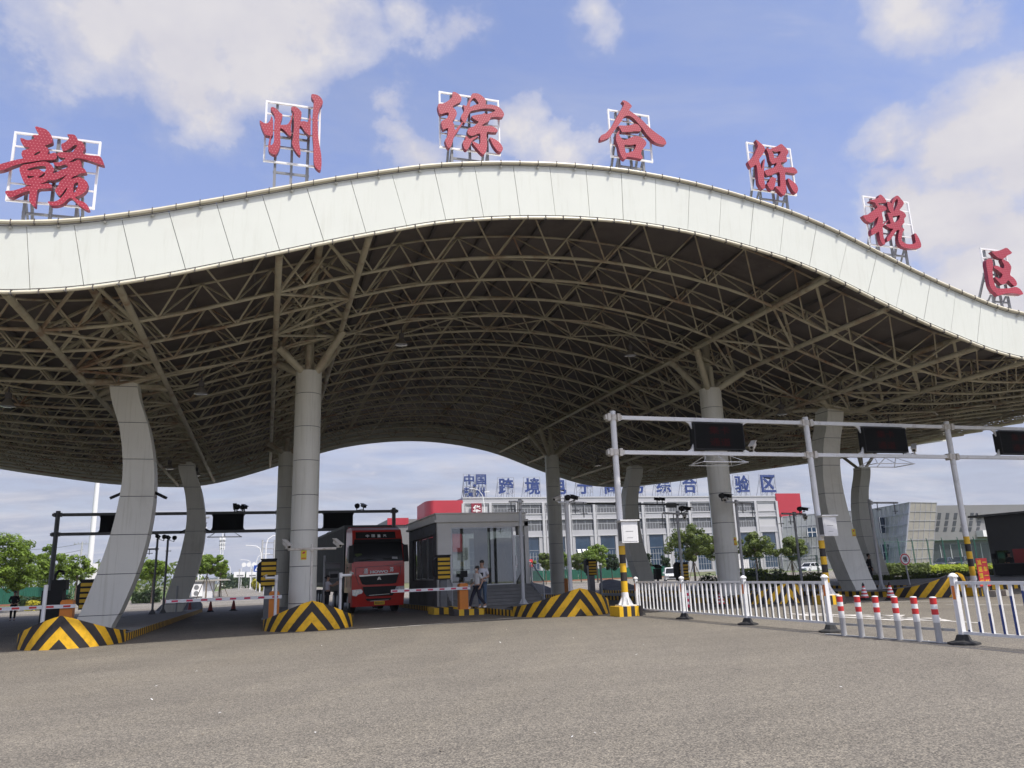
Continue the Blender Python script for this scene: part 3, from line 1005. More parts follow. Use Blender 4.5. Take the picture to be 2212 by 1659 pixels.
# ------------------------------------------------------------------ canopy
PX = [-46, -40, -30, -22, -17, -12, -9, -6.3, -4.6, -2.9, -1, 1.9, 4.5, 6.4, 8.3, 10.2, 12.1, 14.1, 16.3, 17.9, 19.9, 21.9, 24.5, 26, 27.6, 30, 34, 40, 47, 54, 62, 70, 80]
PZ = [12.2, 12.1, 11.6, 10.3, 9.4, 8.65, 8.42, 8.36, 8.6, 9.05, 9.67, 10.65, 11.42, 11.76, 11.98, 12.07, 12.0, 11.77, 11.36, 10.88, 10.1, 9.39, 8.62, 8.39, 8.32, 8.4, 8.85, 9.6, 10.4, 11.3, 12.6, 13.6, 14.6]


def raw_prof(x):
    if x <= PX[0]:
        return PZ[0]
    for i in range(len(PX) - 1):
        if x <= PX[i + 1]:
            return lerp(PZ[i], PZ[i + 1], (x - PX[i]) / (PX[i + 1] - PX[i]))
    return PZ[-1]


_tab = []
for i in range(1300):
    x = -46 + i * 0.1
    s = w_ = 0
    for k in range(-6, 7):
        g_ = math.exp(-(k * .2 / .7) ** 2)
        s += g_ * raw_prof(x + k * .2)
        w_ += g_
    _tab.append(s / w_)


def prof(x, Y=19.7):
    x -= 0.7 * (Y - 19.7) / 40.0
    t = max(0.0, min(1297.9, (x + 46) * 10))
    i = int(t)
    return lerp(_tab[i], _tab[i + 1], t - i)


Y0, Y1 = 19.7, 60.0
XA, XB = -34.0, 66.0
canopy = thing('entrance_canopy', 'vast wave-shaped white-edged steel canopy spanning all the lanes', 'canopy', (10.2, 39.6, 0), 0, None, world=True)


def seam_pt(x, h, Y=Y0):
    """point h metres up the fascia, square to the wave"""
    s = (prof(x + .1, Y) - prof(x - .1, Y)) / .2
    q = math.sqrt(1 + s * s)
    return x - s / q * h, prof(x, Y) + h / q


FH = 1.68
fa = MB()
n_pan = int((XB - XA) / 1.135)
for k in range(n_pan):
    xa, xb = XA + k * 1.135 + .007, XA + (k + 1) * 1.135 - .007
    sub = 4
    jog = random.Random(k).uniform(-.006, .006)
    for j in range(sub):
        a, b = lerp(xa, xb, j / sub), lerp(xa, xb, (j + 1) / sub)
        (ax, az), (bx, bz) = seam_pt(a, 0), seam_pt(b, 0)
        (cx, cz), (dx, dz) = seam_pt(b, FH), seam_pt(a, FH)
        f0 = [(ax, Y0 + jog, az), (bx, Y0 + jog, bz), (bx, Y0 + .07, bz), (ax, Y0 + .07, az)]
        f1 = [(dx, Y0 - .12 + jog, dz), (cx, Y0 - .12 + jog, cz), (cx, Y0 - .05, cz), (dx, Y0 - .05, dz)]
        fa.hexa(f0, f1, 0)
bk = []
for i in range(int((XB - XA) / .5) + 1):
    x = XA + i * .5
    (ax, az), (bx, bz) = seam_pt(x, .03), seam_pt(x, FH - .03)
    bk.append(fa.vert((ax, Y0 + .075, az), (bx, Y0 - .045, bz)))
for a, b in zip(bk, bk[1:]):
    fa.face((a, b, b + 1, a + 1), 1)
fa.build('fascia', ['fascia', 'seam'], canopy)

# roof sheet: underside and top
dk = MB()
ys = [Y0 + .1 + (Y1 - .2 - Y0) * i / 20 for i in range(21)]
xs = [XA + i * .8 for i in range(int((XB - XA) / .8) + 1)]
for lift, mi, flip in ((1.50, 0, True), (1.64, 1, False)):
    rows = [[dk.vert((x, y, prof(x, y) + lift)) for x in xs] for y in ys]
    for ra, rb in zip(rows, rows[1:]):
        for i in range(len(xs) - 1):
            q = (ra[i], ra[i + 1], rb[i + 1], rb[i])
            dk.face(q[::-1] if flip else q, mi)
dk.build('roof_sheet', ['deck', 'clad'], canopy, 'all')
# rear edge board
rf = MB()
for i in range(len(xs) - 1):
    a, b = xs[i], xs[i + 1]
    rf.hexa([(a, Y1 - .1, prof(a, Y1)), (b, Y1 - .1, prof(b, Y1)), (b, Y1, prof(b, Y1)), (a, Y1, prof(a, Y1))],
            [(a, Y1 - .1, prof(a, Y1) + FH), (b, Y1 - .1, prof(b, Y1) + FH), (b, Y1, prof(b, Y1) + FH), (a, Y1, prof(a, Y1) + FH)], 0)
rf.build('rear_fascia', 'fascia', canopy)
# purlins under the sheet, running front to back
pu = MB()
x = XA + 1.0
while x < XB - 1:
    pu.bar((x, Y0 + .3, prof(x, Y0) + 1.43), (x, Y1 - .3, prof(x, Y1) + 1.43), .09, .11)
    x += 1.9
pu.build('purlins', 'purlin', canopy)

# arched trusses one behind the other
AY = [22.9 + 2.09 * k for k in range(18)]
TOPH = 1.33
for k, y in enumerate(AY):
    tm = MB()
    nn = int((XB - XA) / 2.05)
    bot = [Vector((XA + i * 2.05, y, prof(XA + i * 2.05, y) + .1)) for i in range(nn + 1)]
    fin = [Vector((XA + i * .82, y, prof(XA + i * .82, y) + .1)) for i in range(int((XB - XA) / .82))]
    tm.tube(fin, .056, 8)
    sides = (-1.045, 1.045) if k == len(AY) - 1 else (-1.045,)
    for dy in sides:
        tm.tube([Vector((p.x, y + dy, prof(p.x, y + dy) + TOPH)) for p in fin], .038, 6)
    for i, p in enumerate(bot[:-1]):
        tx = p.x + 1.025
        for dy in (-1.045, 1.045):
            q = Vector((tx, y + dy, prof(tx, y + dy) + TOPH))
            tm.tube([p, q], .031, 5, caps=False)
            tm.tube([q, bot[i + 1]], .031, 5, caps=False)
    tm.build('arched_truss', 'truss', canopy, True)

# heavier trusses running front to back over the columns
LINES = [-5.0, 1.22, 19.15, 25.35, 45.2]
for X0 in LINES:
    tm = MB()
    for s in (-1, 1):
        tm.tube([Vector((X0 + 1.2 * s, y, prof(X0 + 1.2 * s, y) + .06)) for y in (Y0 + .2, 30, 40, 50, Y1 - 1)], .098, 10)
    tm.tube([Vector((X0, y, prof(X0, y) + 1.25)) for y in (Y0 + .2, 30, 40, 50, Y1 - 1)], .115, 10)
    for k, y in enumerate(AY):
        for s in (-1, 1):
            b = Vector((X0 + 1.2 * s, y, prof(X0 + 1.2 * s, y) + .06))
            for dy in (-1.045, 1.045):
                tm.tube([b, Vector((X0, y + dy, prof(X0, y + dy) + 1.25))], .056, 6, caps=False)
        s = 1 if k % 2 else -1
        if k < len(AY) - 1:
            tm.tube([Vector((X0 + 1.2 * s, y, prof(X0 + 1.2 * s, y) + .05)), Vector((X0 - 1.2 * s, AY[k + 1], prof(X0 - 1.2 * s, AY[k + 1]) + .05))], .050, 6, caps=False)
    tm.build('main_truss', 'truss', canopy, True)

# conduit pair along the front column row
cd = MB()
for yy in (28.55, 30.75):
    for i in range(int((XB - XA) / 2.05) - 1):
        a, b = XA + i * 2.05, XA + (i + 1) * 2.05
        cd.tube([(a, yy if i % 2 else 29.1, prof(a, yy) + .02), (b, 29.1 if i % 2 else yy, prof(b, yy) + .02)], .035, 5, caps=False)
cd.build('wind_bracing', 'truss', canopy)


def round_column(X, Y, zt=9.37, r=.49):
    g0 = gz(Y) + .2
    c = MB()
    prof_ = [(r, g0)]
    z = zt - .9
    js = []
    while z > g0 + .4:
        js.append(z)
        z -= 1.29
    for z in sorted(js):
        prof_ += [(r, z - .012), (r - .018, z - .010, 1), (r - .018, z + .010, 1), (r, z + .012)]
    prof_ += [(r, zt)]
    c.lathe(prof_, 40, (X, Y, 0))
    o = c.build('round_column', ['clad', 'seam'], canopy, True)
    for sx in (-1, 1):
        for sy in (-1, 1):
            b = MB()
            e = Vector((X + 1.2 * sx, Y + 1.1 * sy, prof(X + 1.2 * sx, Y + 1.1 * sy) + .02))
            b.tube([Vector((X + .27 * sx, Y + .27 * sy, zt - .02)), e], .145, 12)
            b.build('column_branch', 'truss', o, True)
    b = MB()
    b.tube([(X, Y, zt), (X, Y, prof(X, Y) + 1.1)], .17, 12)
    b.tube([(X - .05, Y - .3, zt), (X - .03, Y - .24, zt + 1.0)], .12, 10)
    b.build('column_stub', 'truss', o, True)
    return o


colB = round_column(1.32, 29.6)
colC = round_column(19.18, 29.6)
colBr = round_column(1.0, 49.6)
colCr = round_column(18.85, 49.6)


def sticker(parent, c, w, h):
    s = MB()
    s.box(c[0] - w / 2, c[0] + w / 2, c[1] - .012, c[1], c[2] - h / 2, c[2] + h / 2, 0)
    s.prism([(c[0] - w * .3, c[1] - .015, c[2] + h * .12), (c[0] + w * .1, c[1] - .015, c[2] + h * .12), (c[0] + w * .3, c[1] - .015, c[2] + h * .35), (c[0] - w * .1, c[1] - .015, c[2] + h * .32)][::-1], (0, .004, 0), 1)
    s.box(c[0] - w * .36, c[0] + w * .36, c[1] - .014, c[1] - .0121, c[2] - h * .4, c[2] - h * .3, 1)
    s.build('warning_sticker', ['sticker', 'red'], parent)


sticker(colB, (1.30, 29.6 - .487, 2.42), .2, .34)
sticker(colC, (19.36, 29.6 - .46, 2.50), .2, .34)


def curved_pillar(X0, Y, mirror, dz=0.0):
    """square clad pillar bowed sideways, splayed at the foot"""
    cl = [(8.7, -.05, .90), (8.0, .08, .92), (7.0, .42, .94), (6.0, .62, .98), (5.2, .70, 1.02), (4.3, .68, 1.10), (3.4, .58, 1.16), (2.6, .43, 1.20), (1.7, .20, 1.22), (.9, -.06, 1.20), (.15, -.36, 1.16)]
    sg = -1 if mirror else 1
    c = MB()
    g0 = gz(Y)
    rings = []
    rows = []
    # re-sample so that the joints between the cladding sheets can be cut in
    zs = [8.7 - .24] + [8.7 - .24 - 1.30 * i for i in range(1, 7)]
    zz = sorted(set([.15 + (8.7 - .15) * i / 40 for i in range(41)] + [z - .012 for z in zs] + [z - .010 for z in zs] + [z + .010 for z in zs] + [z + .012 for z in zs]))

    def cat(z):
        for i in range(len(cl) - 1):
            if cl[i + 1][0] <= z <= cl[i][0]:
                p0, p1, p2, p3 = cl[max(i - 1, 0)], cl[i], cl[i + 1], cl[min(i + 2, len(cl) - 1)]
                t = (cl[i][0] - z) / (cl[i][0] - cl[i + 1][0])
                f = lambda k: 0.5 * (2 * p1[k] + (p2[k] - p0[k]) * t + (2 * p0[k] - 5 * p1[k] + 4 * p2[k] - p3[k]) * t * t + (p3[k] - p0[k] + 3 * p1[k] - 3 * p2[k]) * t ** 3)
                return f(1), f(2)
        return cl[-1][1:]
    for z in zz:
        o, w = cat(max(.15, min(8.7, z)))
        ins = .016 if any(abs(z - q) < .011 for q in zs) else 0.0
        cx = X0 + o * sg
        hw, hd = w / 2 - ins, .45 - ins
        rows.append((c.vert((cx - hw, Y - hd, z + g0 * (1 if z < 1 else 0)), (cx + hw, Y - hd, z + g0 * (1 if z < 1 else 0)), (cx + hw, Y + hd, z + g0 * (1 if z < 1 else 0)), (cx - hw, Y + hd, z + g0 * (1 if z < 1 else 0))), ins > 0))
    for (a, ia), (b, ib) in zip(rows, rows[1:]):
        for i in range(4):
            j = (i + 1) % 4
            c.face((a + i, a + j, b + j, b + i), 1 if (ia and ib) else 0)
    t = rows[-1][0]
    c.face((t, t + 1, t + 2, t + 3), 0)
    o = c.build('curved_pillar', ['clad', 'seam'], canopy, 'sharp')
    b = MB()
    tx = X0 - .05 * sg
    for sx in (-1, 1):
        for sy in (-1, 1):
            e = Vector((X0 + 1.2 * sx, Y + 1.1 * sy, prof(X0 + 1.2 * sx, Y + 1.1 * sy) + .05))
            b.tube([Vector((tx + .2 * sx, Y + .2 * sy, 8.66)), e], .12, 10)
    b.tube([(tx, Y, 8.66), (tx, Y, prof(tx, Y) + 1.1)], .16, 10)
    b.build('column_stub', 'truss', o, True)
    return o, tx


pA, _ = curved_pillar(-5.05, 29.6, False)
pAr, _ = curved_pillar(-4.75, 49.6, False)
pD, _ = curved_pillar(25.65, 29.6, True)
pDr, _ = curved_pillar(25.2, 49.6, True)
pE, _ = curved_pillar(45.4, 49.6, True)
sticker(pD, (25.72, 29.6 - .452, 2.75), .2, .34)

# trim rails along both edges of the fascia, with clips and small lamps
for nm, h, off in (('top_rail', FH + .05, -.15), ('bottom_rail', -.03, -.07)):
    tr = MB()
    pts, pts2 = [], []
    x = XA
    while x < XB:
        (ax, az), (bx, bz) = seam_pt(x, h), seam_pt(x, h - (.10 if h > 0 else -.07))
        pts.append((ax, Y0 + off, az))
        pts2.append((bx, Y0 + off - .02, bz))
        x += .4
    tr.tube(pts, .062 if h > 0 else .045, 8, 0)
    tr.tube(pts2, .013, 4, 1, caps=False)
    x = XA + .2
    while x < XB:
        ax, az = seam_pt(x, h)
        tr.box(ax - .009, ax + .009, Y0 + off - .066, Y0 + off + .066, az - .068, az + .068, 1)
        x += .5675
    tr.build(nm, ['edge', 'purlin'], canopy)
k = 0
x = XA + .75
lm = MB()
lm.tube([(-.035, .05, 0), (-.035, 0, -.03), (0, -.02, -.045), (.035, 0, -.03), (.035, .05, 0)], .008, 5, 0)
lm.lathe([(.01, -.06), (.035, -.055), (.045, -.03), (.02, -.015)], 10, (0, -.02, 0), 1)
base = None
while x < XB and k < 200:
    for h, off in ((FH - .06, -.16), (-.02, -.08)):
        ax, az = seam_pt(x, h)
        if -8.5 < ax < 30:
            if base is None:
                base = lm.build('edge_lamp', ['galv', 'chrome'], None)
                base.parent = canopy
                o = base
            else:
                o = base.copy()
                col.objects.link(o)
            o.location = Vector((ax, Y0 + off, az)) - Vector(canopy['_o'])
    x += 1.135
    k += 1


# ------------------------------------------------------------------ the seven red characters on the roof
# outlines read off the sign faces: (left, top, pixels per unit) of each reading, loops of outer edge + holes
GLYPHS = [
    ('gan', (0, 500, .22303), 20.9, 'leftmost of seven, densest strokes', [
        ([(655,62),(760,85),(850,120),(910,180),(945,250),(955,345),(900,375),(820,410),(870,440),(888,500),(868,560),(930,545),(1000,528),(1034,560),(1034,600),(1020,640),(940,660),(820,665),(720,672),(600,692),(480,708),(360,735),(250,768),(150,812),(60,842),(-30,850),(-60,800),(-30,755),(150,700),(300,660),(435,632),(415,600),(405,540),(430,490),(500,470),(560,445),(500,430),(440,400),(400,340),(385,275),(430,275),(500,305),(570,300),(640,270),(610,240),(620,215),(710,215),(690,160),(660,110)],
         [[(630,560),(690,520),(745,510),(720,545),(650,580)]]),
        ([(440,745),(500,738),(640,712),(780,688),(880,702),(950,760),(985,830),(965,880),(900,990),(840,1050),(740,1085),(800,1087),(870,1077),(940,1105),(945,1155),(900,1165),(800,1172),(700,1187),(675,1290),(660,1400),(652,1485),(620,1485),(560,1420),(540,1360),(545,1280),(553,1217),(450,1232),(330,1285),(240,1325),(160,1310),(115,1240),(140,1210),(250,1208),(380,1170),(500,1130),(585,1115),(500,1105),(450,1060),(410,970),(375,870),(370,810),(400,770)],
         [[(505,830),(600,795),(720,770),(828,772),(838,830),(820,868),(770,860),(730,832),(640,827),(560,850)], [(512,942),(580,947),(635,952),(600,975),(522,985)], [(705,970),(760,930),(808,892),(828,900),(800,950),(740,978)]]),
        ([(1220,205),(1330,205),(1380,240),(1415,310),(1480,330),(1525,390),(1535,450),(1500,540),(1600,570),(1700,580),(1790,590),(1840,640),(1875,745),(1800,735),(1700,700),(1600,665),(1480,635),(1370,630),(1300,670),(1250,700),(1340,690),(1410,655),(1450,670),(1475,720),(1475,785),(1530,820),(1560,870),(1540,890),(1450,900),(1400,930),(1330,955),(1290,998),(1350,985),(1430,965),(1500,990),(1580,1060),(1585,1130),(1560,1200),(1500,1260),(1420,1300),(1360,1330),(1440,1380),(1530,1420),(1590,1480),(1615,1545),(1560,1550),(1450,1480),(1370,1410),(1300,1342),(1240,1350),(1170,1420),(1080,1465),(960,1475),(890,1440),(880,1400),(960,1405),(1050,1380),(1130,1310),(1200,1220),(1218,1150),(1160,1220),(1100,1295),(1060,1290),(1000,1200),(1060,1120),(1080,1060),(1160,980),(1230,915),(1280,880),(1200,930),(1080,990),(980,1020),(895,1020),(880,1000),(935,900),(1000,890),(1130,830),(1236,785),(1180,740),(1080,770),(1010,760),(970,705),(1040,705),(1120,680),(1188,630),(1090,610),(1042,565),(1060,530),(1150,520),(1300,525),(1350,470),(1400,400),(1340,400),(1260,460),(1170,500),(1130,480),(1115,380),(1180,345),(1250,280),(1258,245)],
         [[(1345,1090),(1400,1060),(1418,1090),(1390,1180),(1342,1248),(1327,1200)]])],
     [(265, 135), (1785, 320), (1690, 1500), (140, 1345)]),
    ('zhou', (1030, 370, .22296), 20.9, 'second from the left, made of upright strokes', [
        ([(42,535),(130,585),(190,575),(230,520),(250,455),(275,520),(280,640),(270,800),(200,805),(130,775),(80,680),(55,600)], []),
        ([(238,308),(270,292),(330,320),(400,390),(445,430),(440,490),(410,604),(480,610),(540,600),(590,520),(620,420),(632,395),(640,400),(600,620),(605,800),(560,795),(500,730),(440,680),(407,682),(408,850),(410,960),(385,1060),(340,1135),(290,1140),(220,1100),(195,1040),(195,960),(215,860),(236,812),(250,820),(237,890),(236,973),(270,960),(295,900),(298,760),(300,600),(310,500),(290,410),(245,350)], []),
        ([(605,300),(650,282),(720,310),(770,360),(788,400),(780,470),(765,545),(840,545),(895,560),(925,500),(935,425),(950,480),(950,620),(945,790),(900,780),(840,720),(790,650),(755,635),(748,750),(745,900),(755,1000),(770,1100),(765,1150),(730,1140),(680,1080),(640,1010),(615,930),(630,870),(642,760),(652,620),(650,480),(648,390),(612,350)], []),
        ([(968,65),(1050,70),(1120,110),(1165,180),(1160,240),(1115,310),(1090,400),(1078,520),(1080,680),(1085,820),(1110,980),(1135,1120),(1145,1260),(1140,1370),(1120,1425),(1060,1390),(1020,1330),(1005,1250),(1000,1000),(985,800),(985,600),(990,400),(1000,280),(1005,180),(970,130)], [])],
     [(148, 170), (1120, 290), (1095, 1335), (135, 1235)]),
    ('zong', (1740, 360, .1748), 20.9, 'third from the left, near the crest', [
        ([(390,90),(460,95),(540,150),(585,210),(590,260),(570,310),(500,350),(430,385),(392,430),(450,490),(480,560),(475,620),(440,690),(390,760),(420,830),(442,948),(500,890),(560,830),(596,775),(622,790),(570,880),(510,980),(450,1060),(410,1140),(385,1230),(360,1310),(320,1360),(270,1340),(235,1260),(215,1180),(260,1110),(275,1020),(285,910),(220,930),(170,935),(140,860),(130,760),(200,720),(260,680),(300,600),(280,555),(200,570),(120,590),(80,550),(50,430),(70,355),(160,350),(250,310),(330,250),(380,190)], []),
        ([(850,120),(930,115),(1010,140),(1100,210),(1145,280),(1150,370),(1250,370),(1380,400),(1470,450),(1530,520),(1560,590),(1540,650),(1460,660),(1380,650),(1260,670),(1230,740),(1140,790),(1055,850),(1150,860),(1270,860),(1360,900),(1410,950),(1410,990),(1370,1005),(1270,1000),(1170,1000),(1165,1120),(1175,1300),(1150,1440),(1090,1510),(1020,1460),(930,1360),(850,1260),(836,1222),(870,1212),(940,1250),(1010,1270),(1020,1150),(1015,1040),(960,1040),(880,1075),(800,1080),(740,1040),(725,960),(760,910),(850,880),(930,820),(978,760),(900,720),(820,650),(850,625),(950,605),(1060,590),(1110,565),(1160,590),(1260,560),(1350,520),(1340,490),(1230,465),(1080,465),(950,490),(830,515),(770,560),(730,660),(700,740),(660,800),(625,762),(580,690),(590,610),(640,540),(650,460),(625,380),(700,400),(740,310),(790,220),(820,150)],
         [[(782,425),(800,310),(830,260),(880,222),(930,260),(983,350),(890,380),(815,415)]]),
        ([(680,1095),(720,1100),(770,1150),(860,1120),(960,1085),(960,1110),(880,1160),(825,1212),(790,1290),(750,1370),(700,1405),(650,1360),(620,1250),(640,1190),(680,1170)], []),
        ([(1235,1120),(1320,1145),(1430,1210),(1500,1290),(1535,1370),(1510,1440),(1470,1450),(1400,1410),(1320,1310),(1270,1210)], [])],
     [(75, 85), (1420, 220), (1500, 1455), (145, 1345)]),
    ('he', (2380, 390, .18083), 20.9, 'fourth from the left, a gable over a box', [
        ([(575,115),(620,100),(690,130),(750,180),(785,235),(730,310),(800,370),(900,440),(1000,520),(1080,600),(1180,700),(1300,800),(1400,870),(1500,940),(1545,1030),(1520,1075),(1400,1060),(1300,1020),(1220,960),(1120,850),(1020,720),(920,600),(830,500),(740,445),(660,440),(600,490),(540,580),(490,650),(420,740),(350,840),(300,910),(200,960),(95,985),(95,900),(130,860),(200,830),(290,740),(370,630),(450,480),(530,340),(600,220),(615,160)], []),
        ([(505,652),(640,655),(750,645),(850,615),(920,630),(970,690),(995,740),(970,780),(850,780),(740,795),(620,800),(560,788),(540,740),(505,690)], []),
        ([(480,790),(522,765),(510,800),(520,880),(590,960),(670,960),(780,910),(860,885),(960,900),(1060,960),(1105,1020),(1100,1080),(1040,1160),(1000,1230),(995,1290),(1025,1340),(1010,1390),(900,1370),(780,1350),(680,1345),(650,1395),(600,1385),(550,1310),(510,1200),(480,1080),(440,980),(445,860)],
         [[(630,1080),(760,1085),(880,1070),(860,1150),(820,1210),(740,1240),(660,1255),(640,1170)]])],
     [(285, 285), (1175, 410), (1265, 1420), (365, 1305)]),
    ('bao', (2960, 550, .1748), 20.9, 'third from the right, on the falling slope', [
        ([(325,95),(350,90),(420,150),(490,210),(535,290),(510,370),(460,450),(400,540),(430,640),(460,760),(480,640),(510,540),(530,520),(525,620),(515,720),(515,830),(515,980),(530,1080),(540,1170),(510,1205),(470,1200),(420,1130),(385,1060),(375,950),(360,800),(335,660),(270,690),(220,725),(180,670),(150,580),(220,520),(290,430),(330,330),(370,240),(360,170)], []),
        ([(560,285),(600,275),(650,300),(700,270),(800,235),(900,180),(960,220),(1050,310),(1070,380),(1025,460),(1040,560),(1010,590),(900,605),(930,680),(970,710),(1080,715),(1180,710),(1240,750),(1275,810),(1260,850),(1180,850),(1080,835),(1000,830),(1000,950),(1010,1080),(1025,1200),(1000,1320),(960,1350),(900,1300),(830,1220),(775,1163),(790,1140),(840,1150),(885,1140),(880,1000),(865,830),(780,845),(700,880),(610,905),(550,860),(530,790),(600,760),(700,730),(770,690),(800,610),(720,640),(680,610),(640,540),(620,430),(590,350)],
         [[(700,340),(780,360),(890,350),(860,430),(810,480),(745,490),(735,420)]]),
        ([(700,930),(780,960),(810,940),(780,1010),(770,1100),(740,1190),(690,1230),(650,1200),(580,1090),(630,1040),(640,980)], []),
        ([(1055,975),(1090,970),(1170,1030),(1250,1100),(1290,1200),(1270,1290),(1230,1300),(1160,1220),(1100,1100)], [])],
     [(155, 115), (1155, 285), (1260, 1325), (270, 1180)]),
    ('shui', (3430, 770, .1808), 20.9, 'second from the right, ending in a hook', [
        ([(430,90),(470,72),(520,110),(570,170),(600,230),(560,255),(480,260),(420,265),(440,300),(520,310),(590,350),(600,400),(560,430),(500,460),(505,530),(520,600),(525,680),(515,720),(580,680),(630,635),(630,655),(560,730),(515,790),(520,860),(530,980),(560,1100),(570,1165),(530,1175),(490,1130),(460,1060),(440,960),(425,890),(360,930),(280,960),(260,900),(265,840),(330,790),(380,720),(400,640),(420,560),(350,620),(290,680),(230,690),(150,640),(80,540),(130,525),(200,505),(290,440),(370,380),(400,345),(370,300),(340,250),(270,230),(230,215),(260,190),(340,175),(420,140)], []),
        ([(620,225),(690,250),(715,265),(730,210),(770,140),(820,95),(870,110),(930,180),(980,240),(970,300),(920,370),(890,410),(950,440),(1010,490),(1030,550),(990,610),(995,680),(950,740),(920,790),(960,805),(990,850),(960,900),(945,960),(935,1040),(940,1090),(1000,1140),(1080,1165),(1180,1160),(1240,1130),(1235,1050),(1215,940),(1245,930),(1290,990),(1340,1090),(1365,1180),(1350,1240),(1280,1260),(1150,1265),(1030,1250),(930,1210),(870,1120),(855,1020),(870,920),(885,860),(840,850),(800,900),(740,980),(690,1060),(650,1100),(610,1095),(615,1030),(670,950),(720,870),(750,830),(680,815),(620,780),(580,740),(640,720),(690,710),(665,620),(640,540),(620,480),(650,470),(698,478),(660,420),(625,330)],
         [[(740,550),(820,545),(895,530),(870,620),(820,670),(770,680),(745,610)], [(770,260),(800,195),(840,172),(850,230),(830,320),(790,400),(758,440),(757,350)]])],
     [(115, 90), (1115, 222), (1275, 1278), (280, 1142)]),
    ('qu', (3860, 980, .16276), 20.9, 'rightmost and lowest of the seven', [
        ([(600,185),(680,180),(760,165),(850,140),(940,95),(1000,110),(1060,170),(1100,210),(1060,250),(1000,270),(940,330),(870,368),(780,345),(710,300),(650,240)], []),
        ([(850,378),(900,374),(950,410),(1000,430),(1050,490),(1085,570),(1070,660),(1060,760),(1120,810),(1180,870),(1220,950),(1215,1010),(1160,1030),(1080,960),(1010,890),(960,950),(890,990),(820,970),(750,900),(680,820),(710,810),(780,850),(830,830),(870,750),(800,680),(720,620),(655,580),(680,530),(760,540),(890,600),(910,520),(870,440)], []),
        ([(475,400),(530,360),(600,375),(630,440),(640,540),(625,650),(630,780),(650,900),(690,1020),(740,1080),(860,1090),(1000,1085),(1100,1070),(1180,1050),(1270,1080),(1340,1150),(1375,1220),(1320,1245),(1220,1215),(1100,1205),(960,1210),(850,1240),(770,1265),(700,1200),(620,1130),(560,1020),(530,880),(500,680),(470,500)], [])],
     [(380, 100), (1010, 160), (1190, 1290), (580, 1150)]),
]
KPX = 2212.0 / 4096.0
HAN = '赣州综合保税区'
for gi, (nm, (ox, oy, sc), GY, where, loops, fr) in enumerate(GLYPHS):
    def P(q, Y=GY):
        return at((ox + q[0] * sc) * KPX, (oy + q[1] * sc) * KPX, Y)
    tl, tr_, br, bl = [P(q) for q in fr]
    xm = (bl.x + br.x) / 2
    zb = min(bl.z, br.z)
    zr = prof(xm, GY) + 1.64
    lb = 'red bulb-studded roof character ' + HAN[gi] + ', ' + where
    t = thing('sign_character', lb, 'sign', (xm, GY, zr), 0, 'red characters along the canopy edge', world=True)
    lt = MB()
    for li, (outer, holes) in enumerate(loops):
        pts = [P(q) for q in smooth_loop(outer, 3)]
        hs = [[P(q) for q in smooth_loop(h, 3)] for h in holes]
        me = outline_mesh([(p.x, p.z) for p in pts], [[(p.x, p.z) for p in h] for h in hs], .16)
        base = len(lt.v)
        # stand the flat shape upright, face to the front
        lt.add_mesh(me, Matrix(((1, 0, 0, 0), (0, 0, 1, GY - .02 + .002 * li), (0, 1, 0, 0), (0, 0, 0, 1))))
    for i, f in enumerate(lt.f):
        ysp = [lt.v[k][1] for k in f]
        lt.m[i] = 0 if max(ysp) - min(ysp) < 1e-4 else 1
    lt.build('letter', ['sign_red', 'red_edge'], t)
    f = MB()
    yb = GY + .16
    push = lambda p, dy=.16: Vector((p.x * (GY + dy) / GY, GY + dy, EYE + (p.z - EYE) * (GY + dy) / GY))
    c4 = [push(p) for p in (tl, tr_, br, bl)]
    # square the frame up: real frames are rectangles
    xl, xr = (c4[0].x + c4[3].x) / 2, (c4[1].x + c4[2].x) / 2
    zt_, zb_ = (c4[0].z + c4[1].z) / 2, (c4[2].z + c4[3].z) / 2
    w = .055
    for z in (zt_, zb_):
        f.box(xl, xr, yb - w / 2, yb + w / 2, z - w / 2, z + w / 2)
    for z in (lerp(zb_, zt_, .25), lerp(zb_, zt_, .52), lerp(zb_, zt_, .8)):
        f.box(xl + w / 2, xr - w / 2, yb - .018, yb + .018, z - .02, z + .02)
    for x in (xl, xr):
        f.box(x - w / 2, x + w / 2, yb - w / 2 - .002, yb + w / 2 + .002, zb_ - w / 2 - .002, zt_ + w / 2 + .002)
    f.build('frame', 'frame_white', t)
    s = MB()
    x1, x2 = lerp(xl, xr, .2), lerp(xl, xr, .8)
    for x in (x1, (x1 + x2) / 2, x2):
        zz = prof(x, GY) + 1.5
        s.bar((x, yb + .075, zz), (x, yb + .075, zt_ - .02), .075, .075)
        if x != (x1 + x2) / 2:
            zk = prof(x, GY + 1.5) + 1.5
            s.bar((x, yb + 1.5, zk), (x, yb + .12, lerp(zb_, zt_, .62)), .07, .07, upv=(1, 0, 0))
            s.bar((x, yb + .12, zb_ + .05), (x, yb + 1.1, lerp(zk, zb_, .3)), .05, .05, upv=(1, 0, 0))
    for z, dy in ((zb_ - .28, .02), (lerp(zb_, zt_, .5), .17), (lerp(zb_, zt_, .33), .17)):
        s.bar((x1 - .05, yb + .075 + dy, z), (x2 + .05, yb + .075 + dy, z), .06, .06)
    s.build('support_frame', 'strut', t)

